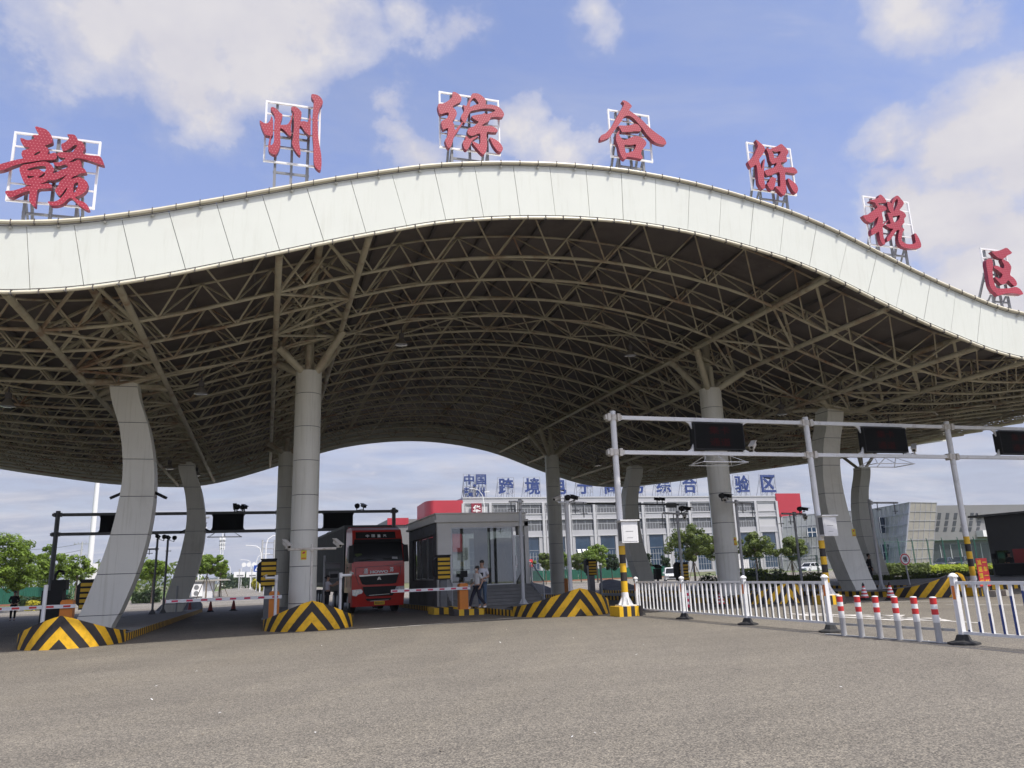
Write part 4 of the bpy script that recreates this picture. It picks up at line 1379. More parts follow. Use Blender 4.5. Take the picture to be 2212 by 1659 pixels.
# ------------------------------------------------------------------ front gantry with its screens
def gantry(label, xs_, Y, H, mat, flange=True, beams=(6.72, 5.48), x_end=None, stripes=True, rot=0):
    t = thing('sign_gantry', label, 'gantry', (xs_[0], Y, gz(Y)), 0, None, world=True)
    g0 = gz(Y)
    bh = .068 if stripes else .10
    R_ = .108 if stripes else .15
    for x in xs_:
        p = MB()
        b0 = g0 + .34
        if stripes:
            zz = [b0 + .42, b0 + .78, b0 + 1.07, b0 + 1.36, b0 + 1.65, b0 + 1.94]
            pr = [(.108, b0)] + [(.108, zz[0])]
            for i, z in enumerate(zz[1:]):
                pr += [(.109, zz[i] + .001, 1 + i % 2), (.109, z, 1 + i % 2)]
            pr += [(.108, zz[-1] + .001, 0), (.105, g0 + H)]
            p.lathe(pr, 18, (x, Y, 0))
        else:
            p.lathe([(R_, b0), (R_ - .01, g0 + H)], 18, (x, Y, 0))
        p.lathe([(R_ + .03, b0 - .005), (R_ + .03, b0 + .03), (R_ + .007, b0 + .4)], 18, (x, Y, 0), 0)
        for i in range(8):
            a = i * math.pi / 4
            dx, dy = math.cos(a), math.sin(a)
            p.prism([(x + .1 * dx, Y + .1 * dy, b0 + .02), (x + .25 * dx, Y + .25 * dy, b0 + .02), (x + .25 * dx, Y + .25 * dy, b0 + .05), (x + .12 * dx, Y + .12 * dy, b0 + .28)], (-.012 * dy, .012 * dx, 0), 0)
        p.box(x - .27, x + .27, Y - .27, Y + .27, b0 - .02, b0 + .02, 0)
        p.build('post', [mat, 'yellow', 'blackpaint'], t, True)
        if stripes:
            bl_ = MB()
            seq = [-.42, -.28, -.14, 0.0, .14, .28, .42]
            for i in range(6):
                bl_.box(x + seq[i], x + seq[i + 1], Y - .38, Y + .38, g0, b0 - .02, i % 2)
            bl_.build('footing', ['yellow', 'blackpaint'], t)
        for z in beams:
            br_ = MB()
            for k in (-1, 1):
                br_.box(x - .24 if k < 0 else x + .13, x - .13 if k < 0 else x + .24, Y - .13, Y + .13, g0 + z - .13, g0 + z + .13)
                br_.box(x - .32 if k < 0 else x + .24, x - .24 if k < 0 else x + .32, Y - .085, Y + .085, g0 + z - .085, g0 + z + .085)
            br_.lathe([(.135, g0 + z - .10), (.135, g0 + z + .10)], 16, (x, Y, 0))
            br_.build('clamp', mat if not stripes else 'offwhite', t, True)
    spans = list(zip(xs_, xs_[1:])) + ([(xs_[-1], x_end)] if x_end else [])
    for a, b in spans:
        for z in beams:
            bm = MB()
            bm.box(a + .3, b - (.3 if b in xs_ else 0), Y - .07, Y + .07, g0 + z - bh, g0 + z + bh)
            bm.build('beam', mat, t)
    return t


def led_screen(label, x0, x1, Y, z0, z1, words, mat='white', group=None):
    t = thing('display_screen', label, 'screen', ((x0 + x1) / 2, Y, z0), 0, group, world=True)
    b = MB()
    b.box(x0, x1, Y - .17, Y + .10, z0, z1, 0)
    b.box(x0 - .02, x1 + .02, Y + .101, Y + .14, z0 + .1, z1 - .1, 0)
    b.build('housing', 'black', t)
    s = MB()
    s.box(x0 + .04, x1 - .04, Y - .178, Y - .1701, z0 + .04, z1 - .04, 0)
    h = (z1 - z0)
    for i, wd in enumerate(words):
        if wd:
            fit_text(s, wd, ((x0 + x1) / 2, Y - .1785, z1 - h * (.28 + .44 * i)), (x1 - x0) * .42, h * .30, (1, 0, 0), (0, 0, 1), .01, 0, 1)
    s.build('display', ['screen', 'dim_red'], t)
    for x, sg in ((x0, -1), (x1, 1)):
        for z, sz in ((z1, 1), (z0, -1)):
            k = MB()
            # quarter-round gussets to the beams
            pts = [(x, Y - .03, z - sz * .22), (x, Y - .03, z + sz * .055), (x + sg * .26, Y - .03, z + sz * .055)]
            for i in range(1, 6):
                a = i / 6 * math.pi / 2
                pts.append((x + sg * (.26 - .22 * math.sin(a)), Y - .03, z + sz * (.03 - .22 + .22 * math.cos(a))))
            if sg * sz < 0:
                pts = pts[::-1]
            k.prism(pts, (0, .06, 0), 0)
            k.build('bracket', mat, t)
    return t


gantry('tall white gantry with three black screens in front of the canopy, right', [11.5, 19.65, 26.62], 24.0, 6.95, 'white', x_end=33.5)
SCR = 'screens on the white gantry'
led_screen('black message screen on the white gantry, nearest its left post', 14.62, 16.70, 24, 5.61, 6.60, ['集卡', '通道'], 'white', SCR)
led_screen('black message screen on the white gantry, left of its rightmost post', 22.18, 24.26, 24, 5.61, 6.60, ['集卡', '通道'], 'white', SCR)
led_screen('black message screen on the white gantry, cut off at the right edge', 29.2, 31.28, 24, 5.61, 6.60, ['集卡', '通道'], 'white', SCR)


def antenna(label, x, Y, z, mat, w=1.85, group='antenna frames under the gantries'):
    """trapezoid wire frame hanging under a beam"""
    mb = MB()
    h, dp = .30, .5
    a = [(x - w / 2, Y - dp, z - h), (x + w / 2, Y - dp, z - h), (x + w / 2, Y + dp, z - h), (x - w / 2, Y + dp, z - h)]
    for i in range(4):
        mb.tube([a[i], a[(i + 1) % 4]], .018, 6)
    for f in (-.28, 0, .28):
        for dy in (-dp, dp):
            mb.tube([(x + f * w * 1.0, Y, z), (x + (f * 1.7 if f else 0) * w, Y + dy, z - h)], .014, 5)
    return one(mb, 'antenna_frame', mat, label, 'antenna', (x, Y, z), group)


antenna('white wire antenna frame under the white gantry, in front of the right round column', 15.6, 24, 5.41, 'white')
antenna('white wire antenna frame under the white gantry, beside the right curved pillar', 23.2, 24, 5.41, 'white')


def cctv(label, p, aim, mat='white2', s=1.0, group=None, lamp=True, stand=.12):
    """box camera with hood, and its round lamp, on a short stand"""
    t = thing('surveillance_camera', label, 'camera', p, 0, group)
    aim = Vector(aim).normalized()
    sd_ = aim.cross(Vector((0, 0, 1))).normalized()
    c = Vector((0, 0, stand + .06)) * s
    b = MB()
    b.bar(c - aim * .14 * s, c + aim * .16 * s, .11 * s, .10 * s)
    b.bar(c - aim * .17 * s + Vector((0, 0, .062 * s)), c + aim * .24 * s + Vector((0, 0, .062 * s)), .14 * s, .018 * s)
    b.build('camera_body', mat, t)
    l_ = MB()
    l_.tube([c + aim * .161 * s, c + aim * .172 * s], .036 * s, 10)
    l_.build('lens', 'black', t)
    k = MB()
    k.tube([(0, 0, 0), tuple(c - Vector((0, 0, .04 * s)))], .02 * s, 8)
    k.tube([(0, 0, 0), (.0, .0, .02 * s)], .05 * s, 8)
    k.build('mount', mat, t)
    if lamp:
        q = MB()
        o = c + sd_ * .27 * s
        q.tube([o - aim * .07 * s, o + aim * .05 * s], [.07 * s, .105 * s], 12)
        q.tube([o - Vector((0, 0, .09 * s)), o - Vector((0, 0, .18 * s))], .02 * s, 6)
        q.tube([o - Vector((0, 0, .18 * s)), tuple(c * .3)], .012 * s, 5)
        q.build('lamp', 'black', t)
    return t


g1 = 'cameras with lamps on the white gantry'
cctv('white box camera and black lamp on the white gantry beside its left screen', (17.15, 24, 5.545), (-.7, -.6, -.45), 'offwhite', 1.5, g1)
cctv('white box camera and black lamp on the white gantry beside its middle screen', (24.72, 24, 5.545), (-.7, -.6, -.45), 'offwhite', 1.5, g1)


def post_box(label, x, Y, z):
    t = thing('control_box', label, 'control box', (x, Y, z), 0, 'white boxes strapped to gantry posts', world=True)
    b = MB()
    b.box(x - .30, x + .30, Y - .45, Y - .14, z, z + .72)
    b.box(x - .36, x + .36, Y - .52, Y - .10, z + .72, z + .76)
    b.build('case', 'white', t)
    d = MB()
    d.box(x - .26, x + .26, Y - .462, Y - .4505, z + .05, z + .67)
    d.build('door', 'white2', t)
    k = MB()
    k.box(x - .16, x + .12, Y - .466, Y - .4625, z + .37, z + .385)
    k.box(x - .12, x + .10, Y - .466, Y - .4625, z + .16, z + .17)
    k.box(x - .31, x - .30, Y - .44, Y - .2, z + .06, z + .68)
    k.box(x - .14, x + .14, Y - .14, Y + .115, z + .2, z + .25)
    k.box(x - .14, x + .14, Y - .14, Y + .115, z + .5, z + .55)
    k.build('fittings', 'dark_steel', t)
    return t


post_box('white control box strapped to the leftmost post of the white gantry', 11.62, 24, 2.36)
post_box('white control box strapped to the middle post of the white gantry', 19.77, 24, 2.42)

# ------------------------------------------------------------------ rear gantry, in the shade
RY = 56.5
p_l = at(575 * .422 * KPX + 0, 1, RY)
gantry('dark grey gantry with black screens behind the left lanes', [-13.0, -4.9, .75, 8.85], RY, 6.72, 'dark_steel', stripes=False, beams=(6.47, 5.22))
g2 = 'screens on the dark rear gantry'
zb0 = gz(RY)
for lab, px0, px1 in (('black screen on the dark rear gantry, half hidden by the left curved pillar', 218, 262), ('black screen on the dark rear gantry left of the round columns', 460, 526), ('black screen on the dark rear gantry above the lorry', 699, 762)):
    a, b = at(px0, 1120, RY), at(px1, 1120, RY)
    led_screen(lab, a.x, b.x, RY, zb0 + 5.30, zb0 + 6.40, [], 'dark_steel', g2)
antenna('dark wire antenna frame under the rear gantry left of the round columns', at(486, 1146, RY).x, RY, zb0 + 5.15, 'black', 2.2)
antenna('dark wire antenna frame under the rear gantry above the lorry', at(733, 1142, RY).x, RY, zb0 + 5.15, 'black', 2.2)
g3 = 'cameras on the dark rear gantry'
for lab, px, z, ax in (('small dark camera on top of the rear gantry, above its left-lane screen', 507, 6.54, (0, 1, -.3)), ('small dark camera on the rear gantry, right of its left-lane screen top', 528, 6.54, (.4, -1, -.3)),
                       ('small dark camera low on the rear gantry, left of its left-lane screen', 441, 5.29, (-.4, -1, -.3)), ('small dark camera on the rear gantry above the container', 785, 6.54, (.3, -1, -.3))):
    cctv(lab, (at(px, 1100, RY).x, RY, zb0 + z), ax, 'black', 1.9, g3, True)

# thin camera bar behind the right lanes, its post hidden by the rear curved pillar
CB = 57.0
ca, cb_ = at(1232, 1087, CB), at(1466, 1090, CB)
t = thing('camera_bar', 'thin dark bar with cameras on a post behind the rear right curved pillar', 'camera bar', (at(1393, 1260, CB).x, CB, gz(CB)), 0, None, world=True)
m_ = MB()
m_.tube([(at(1393, 1260, CB).x, CB + .3, gz(CB)), (at(1393, 1260, CB).x, CB + .3, ca.z + .3)], .10, 10)
m_.build('post', 'dark_steel', t)
m_ = MB()
m_.tube([ca, cb_], .075, 8)
m_.tube([ca.lerp(cb_, .41) - Vector((.18, 0, 0)), ca.lerp(cb_, .41) + Vector((.18, 0, 0))], .13, 8)
m_.build('bar', 'dark_steel', t)
for px in (1419, 1430):
    m_ = MB()
    q_ = at(px, 1078, CB)
    m_.bar(q_ + Vector((-.2, .1, .05)), q_ + Vector((.2, -.15, -.05)), .24, .24)
    m_.tube([q_, (q_.x, CB, ca.z - .1)], .04, 6)
    m_.build('camera', 'black', t)
m_ = MB()
q0, q1 = at(1437, 1097, CB), at(1458, 1087, CB)
m_.box(q0.x, q1.x, CB - .25, CB - .09, q0.z, q1.z)
m_.build('lamp_box', 'dark_steel', t)


# ------------------------------------------------------------------ slim posts with cameras and sensors on the islands
PG = 'slim sensor posts on the islands'


def sensor_post(label, x, Y, H, arms, mat='grey_pole', base=None, cams=(), pegs=(), r=.058, foot=True, name='sensor_post'):
    """arms: (from x, to x, height, dy); pegs hang from the arm; cams: (dx, height, aim)"""
    b0 = gz(Y) + .22 if base is None else base
    t = thing(name, label, 'post', (x, Y, b0), 0, PG, world=True)
    p = MB()
    p.lathe([(r, b0), (r, b0 + H), (r * .6, b0 + H + .01)], 14, (x, Y, 0))
    p.build('pole', mat, t, True)
    if foot:
        f = MB()
        f.box(x - .17, x + .17, Y - .17, Y + .17, b0, b0 + .025)
        for i in range(6):
            a = i * math.pi / 3
            dx, dy = math.cos(a), math.sin(a)
            f.prism([(x + r * dx, Y + r * dy, b0 + .025), (x + (r + .12) * dx, Y + (r + .12) * dy, b0 + .025), (x + r * dx, Y + r * dy, b0 + .24)], (-.008 * dy, .008 * dx, 0))
        f.build('base_plate', mat, t)
    for (xa, xb, h, dy) in arms:
        a = MB()
        a.tube([(x + xa, Y - .09 + dy * xa, b0 + h), (x + xb, Y - .09 + dy * xb, b0 + h)], .045, 10)
        a.tube([(x, Y - .09, b0 + h - .09), (x, Y - .09, b0 + h + .09)], r + .012, 10)
        a.build('cross_arm', mat, t, True)
    for (dx, h, ln) in pegs:
        q = MB()
        q.tube([(x + dx, Y - .09, b0 + h), (x + dx, Y - .09, b0 + h - ln)], .022, 6)
        q.tube([(x + dx - .14, Y - .09, b0 + h - ln * .75), (x + dx + .14, Y - .09, b0 + h - ln * .75)], .016, 5)
        q.ball((x + dx + .14, Y - .09, b0 + h - ln * .75), .03, 6, 4)
        q.build('sensor', 'dark_steel', t)
    for (dx, h, aim, mt) in cams:
        c = cctv('', (x + dx, Y - .09, b0 + h), aim, mt, 1.25 if H > 2 else .5, None, mt != 'offwhite' or abs(dx) < .3, .06)
        for kk in ('label', 'category', 'group'):
            if kk in c:
                del c[kk]
        # a camera fixed to its post belongs to the post
        c.name = 'camera'
        kids = [o for o in bpy.data.objects if o.parent == c]
        mb = MB()
        mats = []
        for o in kids:
            mk = o.data.materials[0].name
            key = next(k for k in M if M[k].name == mk)
            if key not in mats:
                mats.append(key)
            mb.add_mesh(o.data, Matrix.Translation(c.location), mats.index(key))
            bpy.data.objects.remove(o)
        bpy.data.objects.remove(c)
        mb.build('camera', mats, t)
    return t


def top_h(px, py, Y):
    return at(px, py, Y).z - (gz(Y) + .22)


sensor_post('white post with low side arm and two hanging sensors in front of the booth', at(1131, 1303, 33.2).x, 33.2, top_h(1118, 1078, 33.2), [(-.55, .14, top_h(1118, 1084, 33.2), 0)], 'white2', pegs=[(-.45, top_h(1118, 1084, 33.2), .45), (-.15, top_h(1118, 1084, 33.2), .5)], r=.075)
xx = at(1233, 1275, 29.4).x
sensor_post('tall white post with cameras on its arm, standing on the long chevron nose', xx, 29.4, top_h(1215, 1077, 29.4), [(-.42, .95, top_h(1215, 1086, 29.4), .25)], 'white2',
            pegs=[(.35, top_h(1215, 1086, 29.4), .45), (.72, top_h(1215, 1086, 29.4), .62)], cams=[(-.45, top_h(1215, 1086, 29.4) + .02, (-.8, -.6, -.3), 'offwhite'), (.32, top_h(1215, 1086, 29.4) + .05, (.2, -1, -.3), 'black')], r=.085)
xx = at(1480, 1310, 30.6).x
h = top_h(1468, 1104, 30.6)
sensor_post('grey post with slanted arm, right of a bushy tree, behind the white fence', xx, 30.6, h, [(-.98, .62, h - .12, .45)], pegs=[(-.8, h - .12, .6), (-.25, h - .12, .55)], cams=[(.45, h - .05, (.3, -1, -.2), 'black'), (.30, h - .42, (-.5, -1, -.3), 'offwhite')])
xx = at(1612, 1300, 28.6).x
h = top_h(1605, 1080, 28.6)
sensor_post('grey post with slanted arm immediately right of the right round column', xx, 28.6, h, [(-.75, .98, h - .12, .45)], pegs=[(.25, h - .12, .45), (.72, h - .12, .6)], cams=[(-.55, h - .12, (-.7, -.8, -.3), 'offwhite'), (-.45, h + .02, (.2, -1, -.2), 'black')])
xx = at(1733, 1262, 31.4).x
h = top_h(1716, 1106, 31.4)
sensor_post('grey post with slanted arm in front of the red end wall of the warehouse', xx, 31.4, h, [(-1.02, .85, h - .1, .35)], pegs=[(-.85, h - .1, .6), (-.3, h - .1, .5)], cams=[(.55, h - .02, (.3, -1, -.2), 'black'), (.55, h - .42, (-.5, -1, -.3), 'offwhite')])
xx = at(1905, 1268, 29.5).x
h = top_h(1884, 1079, 29.5)
sensor_post('grey post with one long arm to the right, beside the right curved pillar', xx, 29.5, h, [(-.1, 1.75, h - .16, .1)], 'grey_pole', pegs=[(.35, h - .16, .42), (1.35, h - .16, .55)], r=.072)
for lab, px, py, Y, ty, sd_ in (('dark post with camera cluster between the two left curved pillars', 329, 1318, 46, 1166, -1), ('dark post with upright black sensor beside the rear left curved pillar', 352, 1318, 47, 1168, 1)):
    h = top_h(px, ty, Y)
    x = at(px, py, Y).x
    sensor_post(lab, x, Y, h, [(-.45, .1, h - .5, 0)] if sd_ < 0 else [], 'dark_steel', cams=[(0, h, (.2, 1, -.2), 'black')], pegs=[(-.35, h - .5, .3)] if sd_ < 0 else [(.05, h - .2, .5)])
# low camera posts on the noses
x = at(671, 1300, 27.4).x
sensor_post('white T-post with two cameras on the chevron nose, in front of the left round column', x, 27.4, at(673, 1175, 27.4).z - .6, [(-.80, .80, at(673, 1186, 27.4).z - .6, .0)], 'offwhite', base=.6, r=.048, foot=False,
            cams=[(-.84, at(673, 1186, 27.4).z - .6 + .02, (.5, -1, -.55), 'offwhite'), (.84, at(673, 1186, 27.4).z - .6 + .02, (.55, -1, -.55), 'offwhite')])
x = at(734.5, 1310, 27.6).x
sensor_post('short white post with side-arm sensor, at the right end of the nose beside the lorry', x, 27.6, at(735, 1240, 27.6).z - .42, [(0, .36, at(735, 1243, 27.6).z - .42, 0)], 'white2', base=.42, r=.048, foot=False, cams=[(.36, at(735, 1243, 27.6).z - .42, (.5, -1, -.3), 'offwhite')])
x = at(594, 1331, 28.0).x
sensor_post('short white post with a small sensor reaching left, in front of an orange barrier cabinet', x, 28.0, at(595, 1243, 28.0).z - .25, [(-.36, 0, at(595, 1248, 28.0).z - .25, 0)], 'white2', base=.25, r=.048, foot=False, cams=[(-.36, at(595, 1248, 28.0).z - .25, (-.5, -1, -.3), 'offwhite')])
x = at(91, 1347, 25.2).x
sensor_post('short plain white post at the left edge, on the nearest chevron nose', x, 25.2, at(96, 1264, 25.2).z - .35, [], 'white2', base=.35, r=.055, foot=False)
for lab, px, Y, tpy in (('thin grey stub post left of the yellow striped box behind the long chevron nose', 1273, 40, 1222), ('thin grey stub post right of the yellow striped box behind the long chevron nose', 1301, 39, 1222), ('thin grey post under the left part of the white fence view, before the green fence', 1640, 36, 1228),
                        ('dark thin post before the rear left curved pillar', 382, 48, 1266)):
    x = at(px, 1290, Y).x
    sensor_post(lab, x, Y, max(.9, top_h(px, tpy, Y)), [], 'grey_pole', r=.05, foot=False)


# ------------------------------------------------------------------ boom barriers
def barrier(label, x, Y, arm_x, base=None, lamp=False, mat='orange', arm_dir=None, red='pink_red'):
    b0 = gz(Y) + .22 if base is None else base
    t = thing('boom_barrier', label, 'barrier', (x, Y, b0), 0, 'orange boom barriers', world=True)
    c = MB()
    w = .175
    prof_ = [(-w, 0), (w, 0), (w, .93), (w - .05, .99), (-w + .05, .99), (-w, .93)]
    c.prism([(x + a, Y - .17, b0 + z) for a, z in prof_], (0, .36, 0), 0)
    c.build('cabinet', mat, t)
    d = MB()
    d.box(x - .13, x + .13, Y - .176, Y - .1705, b0 + .08, b0 + .62)
    d.build('door', mat, t)
    if arm_x is not None:
        a = MB()
        z = b0 + .80
        sg = 1 if arm_x > x else -1
        xs0 = x - sg * .25
        a.box(min(xs0, arm_x), max(xs0, arm_x), Y - .235, Y - .19, z - .055, z + .055, 0)
        q = xs0 + sg * .12
        while sg * (arm_x - q) > .1:
            e = q + sg * .20
            a.box(min(q, e), max(q, e), Y - .238, Y - .2351, z - .030, z + .030, 1)
            q += sg * .46
        a.box(min(arm_x, arm_x + sg * .012), max(arm_x, arm_x + sg * .012), Y - .232, Y - .193, z - .05, z + .05, 1)
        a.build('boom', ['white', red], t)
    return t


xb = at(592, 1300, 28.9).x
barrier('orange boom barrier left of the left round column, boom reaching left over the empty lane', xb, 28.9, at(361, 1283, 28.9).x)
xc = at(1000, 1290, 30.3).x
barrier('orange boom barrier in front of the booth steps, boom reaching left across the lorry', xc, 30.3, at(843, 1267, 30.3).x, base=.2)
fm = MB()
for i in range(6):
    fm.box(xc - .45 + i * .2, xc - .25 + i * .2, 29.95, 30.75, gz(30) - .02, .2, i % 2)
one(fm, 'barrier_plinth', ['blackpaint', 'yellow'], 'low black and yellow plinth under the barrier by the booth steps', 'plinth', (xc, 30.3, 0))
xa = at(146, 1310, 27.6).x
barrier('orange boom barrier behind the nearest chevron nose, boom leaving the picture at the left', xa, 27.6, xa - 4.6, red='red')
xd = at(1213, 1260, 50).x
barrier('reddish boom barrier cabinet standing raised beyond the rear right round column', xd, 49.4, None)


# ------------------------------------------------------------------ lane boxes with yellow bars
def lane_box(label, x, Y, z0, s=1.0, rz=0.0):
    t = thing('lane_box', label, 'lane box', (x, Y, gz(Y) + .2), rz, 'black boxes with yellow bars beside the lanes')
    g = z0 - (gz(Y) + .2)
    b = MB()
    b.box(-.28 * s, .28 * s, -.2, .28, g, g + .98 * s, 0)
    b.box(-.30 * s, .30 * s, -.24, .30, g + .98 * s, g + 1.03 * s, 0)
    b.prism([(-.28 * s, -.1, g + .1), (-.42 * s, -.05, g + .22), (-.42 * s, -.05, g + .82), (-.28 * s, -.1, g + .95)], (0, .3, 0), 0)
    b.build('box', 'black', t)
    y = MB()
    for k in range(5):
        z = g + (.05 + .185 * k) * s
        y.box(-.265 * s, .265 * s, -.215, -.2005, z, z + .115 * s, 0)
    y.build('yellow_bars', 'yellow', t)
    p = MB()
    p.box(-.14, .14, -.1, .16, -.02, g, 0)
    p.box(-.2, .2, -.16, .22, -.02, .04, 0)
    p.build('pedestal', 'dark_steel', t)
    return t


lane_box('yellow-barred black box beside the lorry, at the left corner of the booth steps', at(957, 1230, 32.9).x, 32.9, at(957, 1252, 32.9).z)
lane_box('yellow-barred black box half hidden behind the foot of the left curved pillar', at(193, 1290, 31.2).x, 31.2, at(193, 1316, 31.2).z)
lane_box('yellow-barred black box left of the left round column, behind an orange barrier', at(580, 1243, 31.2).x, 31.2, at(580, 1267, 31.2).z)
lane_box('yellow-barred black box beyond the long chevron nose, before the green fence', at(1277, 1226, 41).x, 41, at(1277, 1243, 41).z, .85)
lane_box('yellow-barred black box behind the white fence, covering the white car', at(1474, 1236, 36.5).x, 36.5, at(1474, 1254, 36.5).z, .9)
fm = MB()
xk = at(957, 1310, 32.6).x
for i in range(5):
    fm.box(xk - .5 + i * .2, xk - .3 + i * .2, 32.0, 33.3, gz(32) - .02, .22, i % 2)
one(fm, 'box_plinth', ['yellow', 'blackpaint'], 'low yellow and black plinth under the yellow-barred box beside the lorry', 'plinth', (xk, 32.6, 0))


def card_reader(label, px, py_top, Y, w=.34):
    x, zt = at(px, 1260, Y).x, at(px, py_top, Y).z
    g0 = gz(Y) + .2
    t = thing('card_reader', label, 'card reader', (x, Y, g0), 0, 'black card readers', world=True)
    b = MB()
    b.box(x - w / 2, x + w / 2, Y - .15, Y + .15, zt - .75, zt - .18, 0)
    b.prism([(x - w / 2 - .04, Y - .25, zt - .17), (x + w / 2 + .04, Y - .25, zt - .17), (x + w / 2 + .04, Y + .12, zt), (x - w / 2 - .04, Y + .12, zt)], (0, 0, .04), 0)
    b.build('reader_head', 'black', t)
    p = MB()
    p.tube([(x, Y, g0), (x, Y, zt - .75)], .06, 10)
    p.box(x - .16, x + .16, Y - .16, Y + .16, g0 - .01, g0 + .03)
    p.build('stand', 'dark_steel', t)
    return t


card_reader('black card reader with sloping hood behind the white fence, left of the white car', 1422, 1221, 38)
card_reader('black card reader before the booth window, behind the two men', 1020, 1228, 34.2, .3) if False else None
# big dark terminal left of the barrier by the left pillar
tx = at(118, 1290, 33).x
tt = thing('control_terminal', 'black control terminal with curved arm behind the orange barrier at the left', 'terminal', (tx, 33, gz(33) + .2), 0, None, world=True)
b = MB()
z0 = gz(33) + .2
b.box(tx - .38, tx + .30, 32.75, 33.3, z0, z0 + 1.35)
b.box(tx - .1, tx + .38, 32.75, 33.3, z0 + 1.35, z0 + 1.72)
b.build('cabinet', 'black', tt)
b = MB()
b.tube([(tx - .05, 33, z0 + 1.72), (tx - .05, 33, z0 + 1.9), (tx + .05, 33, z0 + 2.05), (tx + .2, 33, z0 + 2.02), (tx + .22, 33, z0 + 1.9)], .05, 8)
b.build('arm', 'black', tt)


# ------------------------------------------------------------------ white picket fence, bollards, cones
def fence_panel(label, Y0_, Y1_, X, cov, colr, n):
    """panel between two posts, running along Y; cov(t) = height of the dark film on each picket"""
    t = thing('picket_fence', label, 'fence', (X, (Y0_ + Y1_) / 2, 0), 0, 'white steel fence panels', world=True)
    r_ = MB()
    for z, h in ((1.07, .055), (.20, .05)):
        r_.box(X - .022, X + .022, Y1_ + .05, Y0_ - .05, z - h / 2, z + h / 2)
    r_.build('rails', 'white', t)
    for i in range(n):
        y = lerp(Y0_, Y1_, (i + .75) / (n + .5))
        p = MB()
        c = cov(i)
        p.box(X - .020, X + .020, y - .024, y + .024, .227, 1.041, 0)
        if c > 0:
            p.box(X - .0225, X + .0195, y - .0225, y + .0245, .229, .229 + c, 1)
        p.build('picket', ['white', colr], t)
    return t


def fence_post(label, X, Y, face=1):
    t = thing('fence_post', label, 'fence post', (X, Y, 0), 0, 'white fence posts on rubber feet')
    p = MB()
    p.box(-.045, .045, -.045, .045, .10, 1.17)
    p.build('post', 'white', t)
    c = MB()
    c.box(-.062, .062, -.062, .062, 1.17, 1.185)
    c.lathe([(.086, 1.185), (.075, 1.205), (.05, 1.228), (.018, 1.245)], 12)
    c.build('cap', 'white', t)
    q = MB()
    q.box(-.051, -.0455, -.03, .03, .78, 1.02)
    q.box(.0455, .051, -.03, .03, .78, 1.02)
    q.build('reflector', 'reflector', t)
    f = MB()
    f.lathe([(.27, 0.0), (.265, .035), (.14, .07), (.10, .16), (.085, .17)], 8, (0, 0, 0))
    f.build('foot', 'rubber', t)
    return t


rg = random.Random(5)
FX = 12.03
posts = [('white fence post at the far end of the fence, beside the striped gantry footing', 24.2), ('white fence post with rubber foot, second along the fence from its far end', 21.13), ('white fence post with rubber foot in front of the right round column', 17.9), ('white fence post with rubber foot just left of the red and white bollards', 14.75), ('white fence post with rubber foot just right of the bollards, nearest the camera', 11.28)]
fp = None
for lab, y in posts:
    if fp is None:
        fp = fence_post(lab, FX, y)
    else:
        dup(fp, (FX, y, 0), 0, lab)
fence_panel('white fence panel at the far end, beside the striped gantry post', 24.2, 21.13, FX, lambda i: .42 + .1 * math.sin(i), 'picket_grey', 12)
fence_panel('white fence panel in the middle of the left run, below the right round column', 21.13, 17.9, FX, lambda i: .40 + .12 * math.sin(i * .8), 'picket_grey', 13)
fence_panel('white fence panel of the left run that ends at the bollards', 17.9, 14.75, FX, lambda i: .46 + .1 * math.sin(i * .7 + 1), 'picket_grey', 13)
fence_panel('white fence panel with blue-filmed pickets at the right edge', 11.28, 8.1, FX, lambda i: min(.72, .03 + .15 * i), 'blue_band', 13)

bx = thing('bollard_rack', 'low steel rails on the asphalt joining the bollards between the two fence runs', 'rail', (11.85, 13, 0), 0, None, world=True)
m_ = MB()
m_.bar((11.60, 14.4, .012), (11.92, 11.35, .012), .08, .02)
m_.build('floor_rail', 'galv', bx)
m_ = MB()
m_.bar((11.70, 14.5, .22), (12.0, 11.4, .24), .02, .045)
m_.build('side_rail', 'galv', bx)
bl0 = None
for i, y in enumerate((13.86, 13.40, 12.95, 12.50, 12.07, 11.66)):
    pos = ('farthest of the six, next to the left fence run', 'second from the left of the six', 'third from the left of the six', 'third from the right of the six', 'second from the right of the six', 'nearest of the six, next to the right fence run')[i]
    lab = 'red and white banded bollard, ' + pos
    if bl0 is None:
        bl0 = thing('bollard', lab, 'bollard', (11.62, y, .005), 0, 'red and white bollards')
        b = MB()
        b.lathe([(.058, 0), (.058, .36, 3), (.0585, .361, 1), (.0585, .50, 1), (.0595, .501, 0), (.0595, .60, 0), (.0585, .601, 1), (.0585, .685, 1), (.0595, .686, 0), (.0595, .80, 0)], 20, (0, 0, 0))
        b.build('tube', ['red', 'sign_white', 'sign_white', 'grey_pole'], bl0, True)
        b = MB()
        b.lathe([(.0605, .80), (.058, .812), (.03, .82)], 20)
        b.build('cap', 'sign_white', bl0, True)
    else:
        dup(bl0, (lerp(11.62, 11.87, i / 5), y, .005), 0, lab)


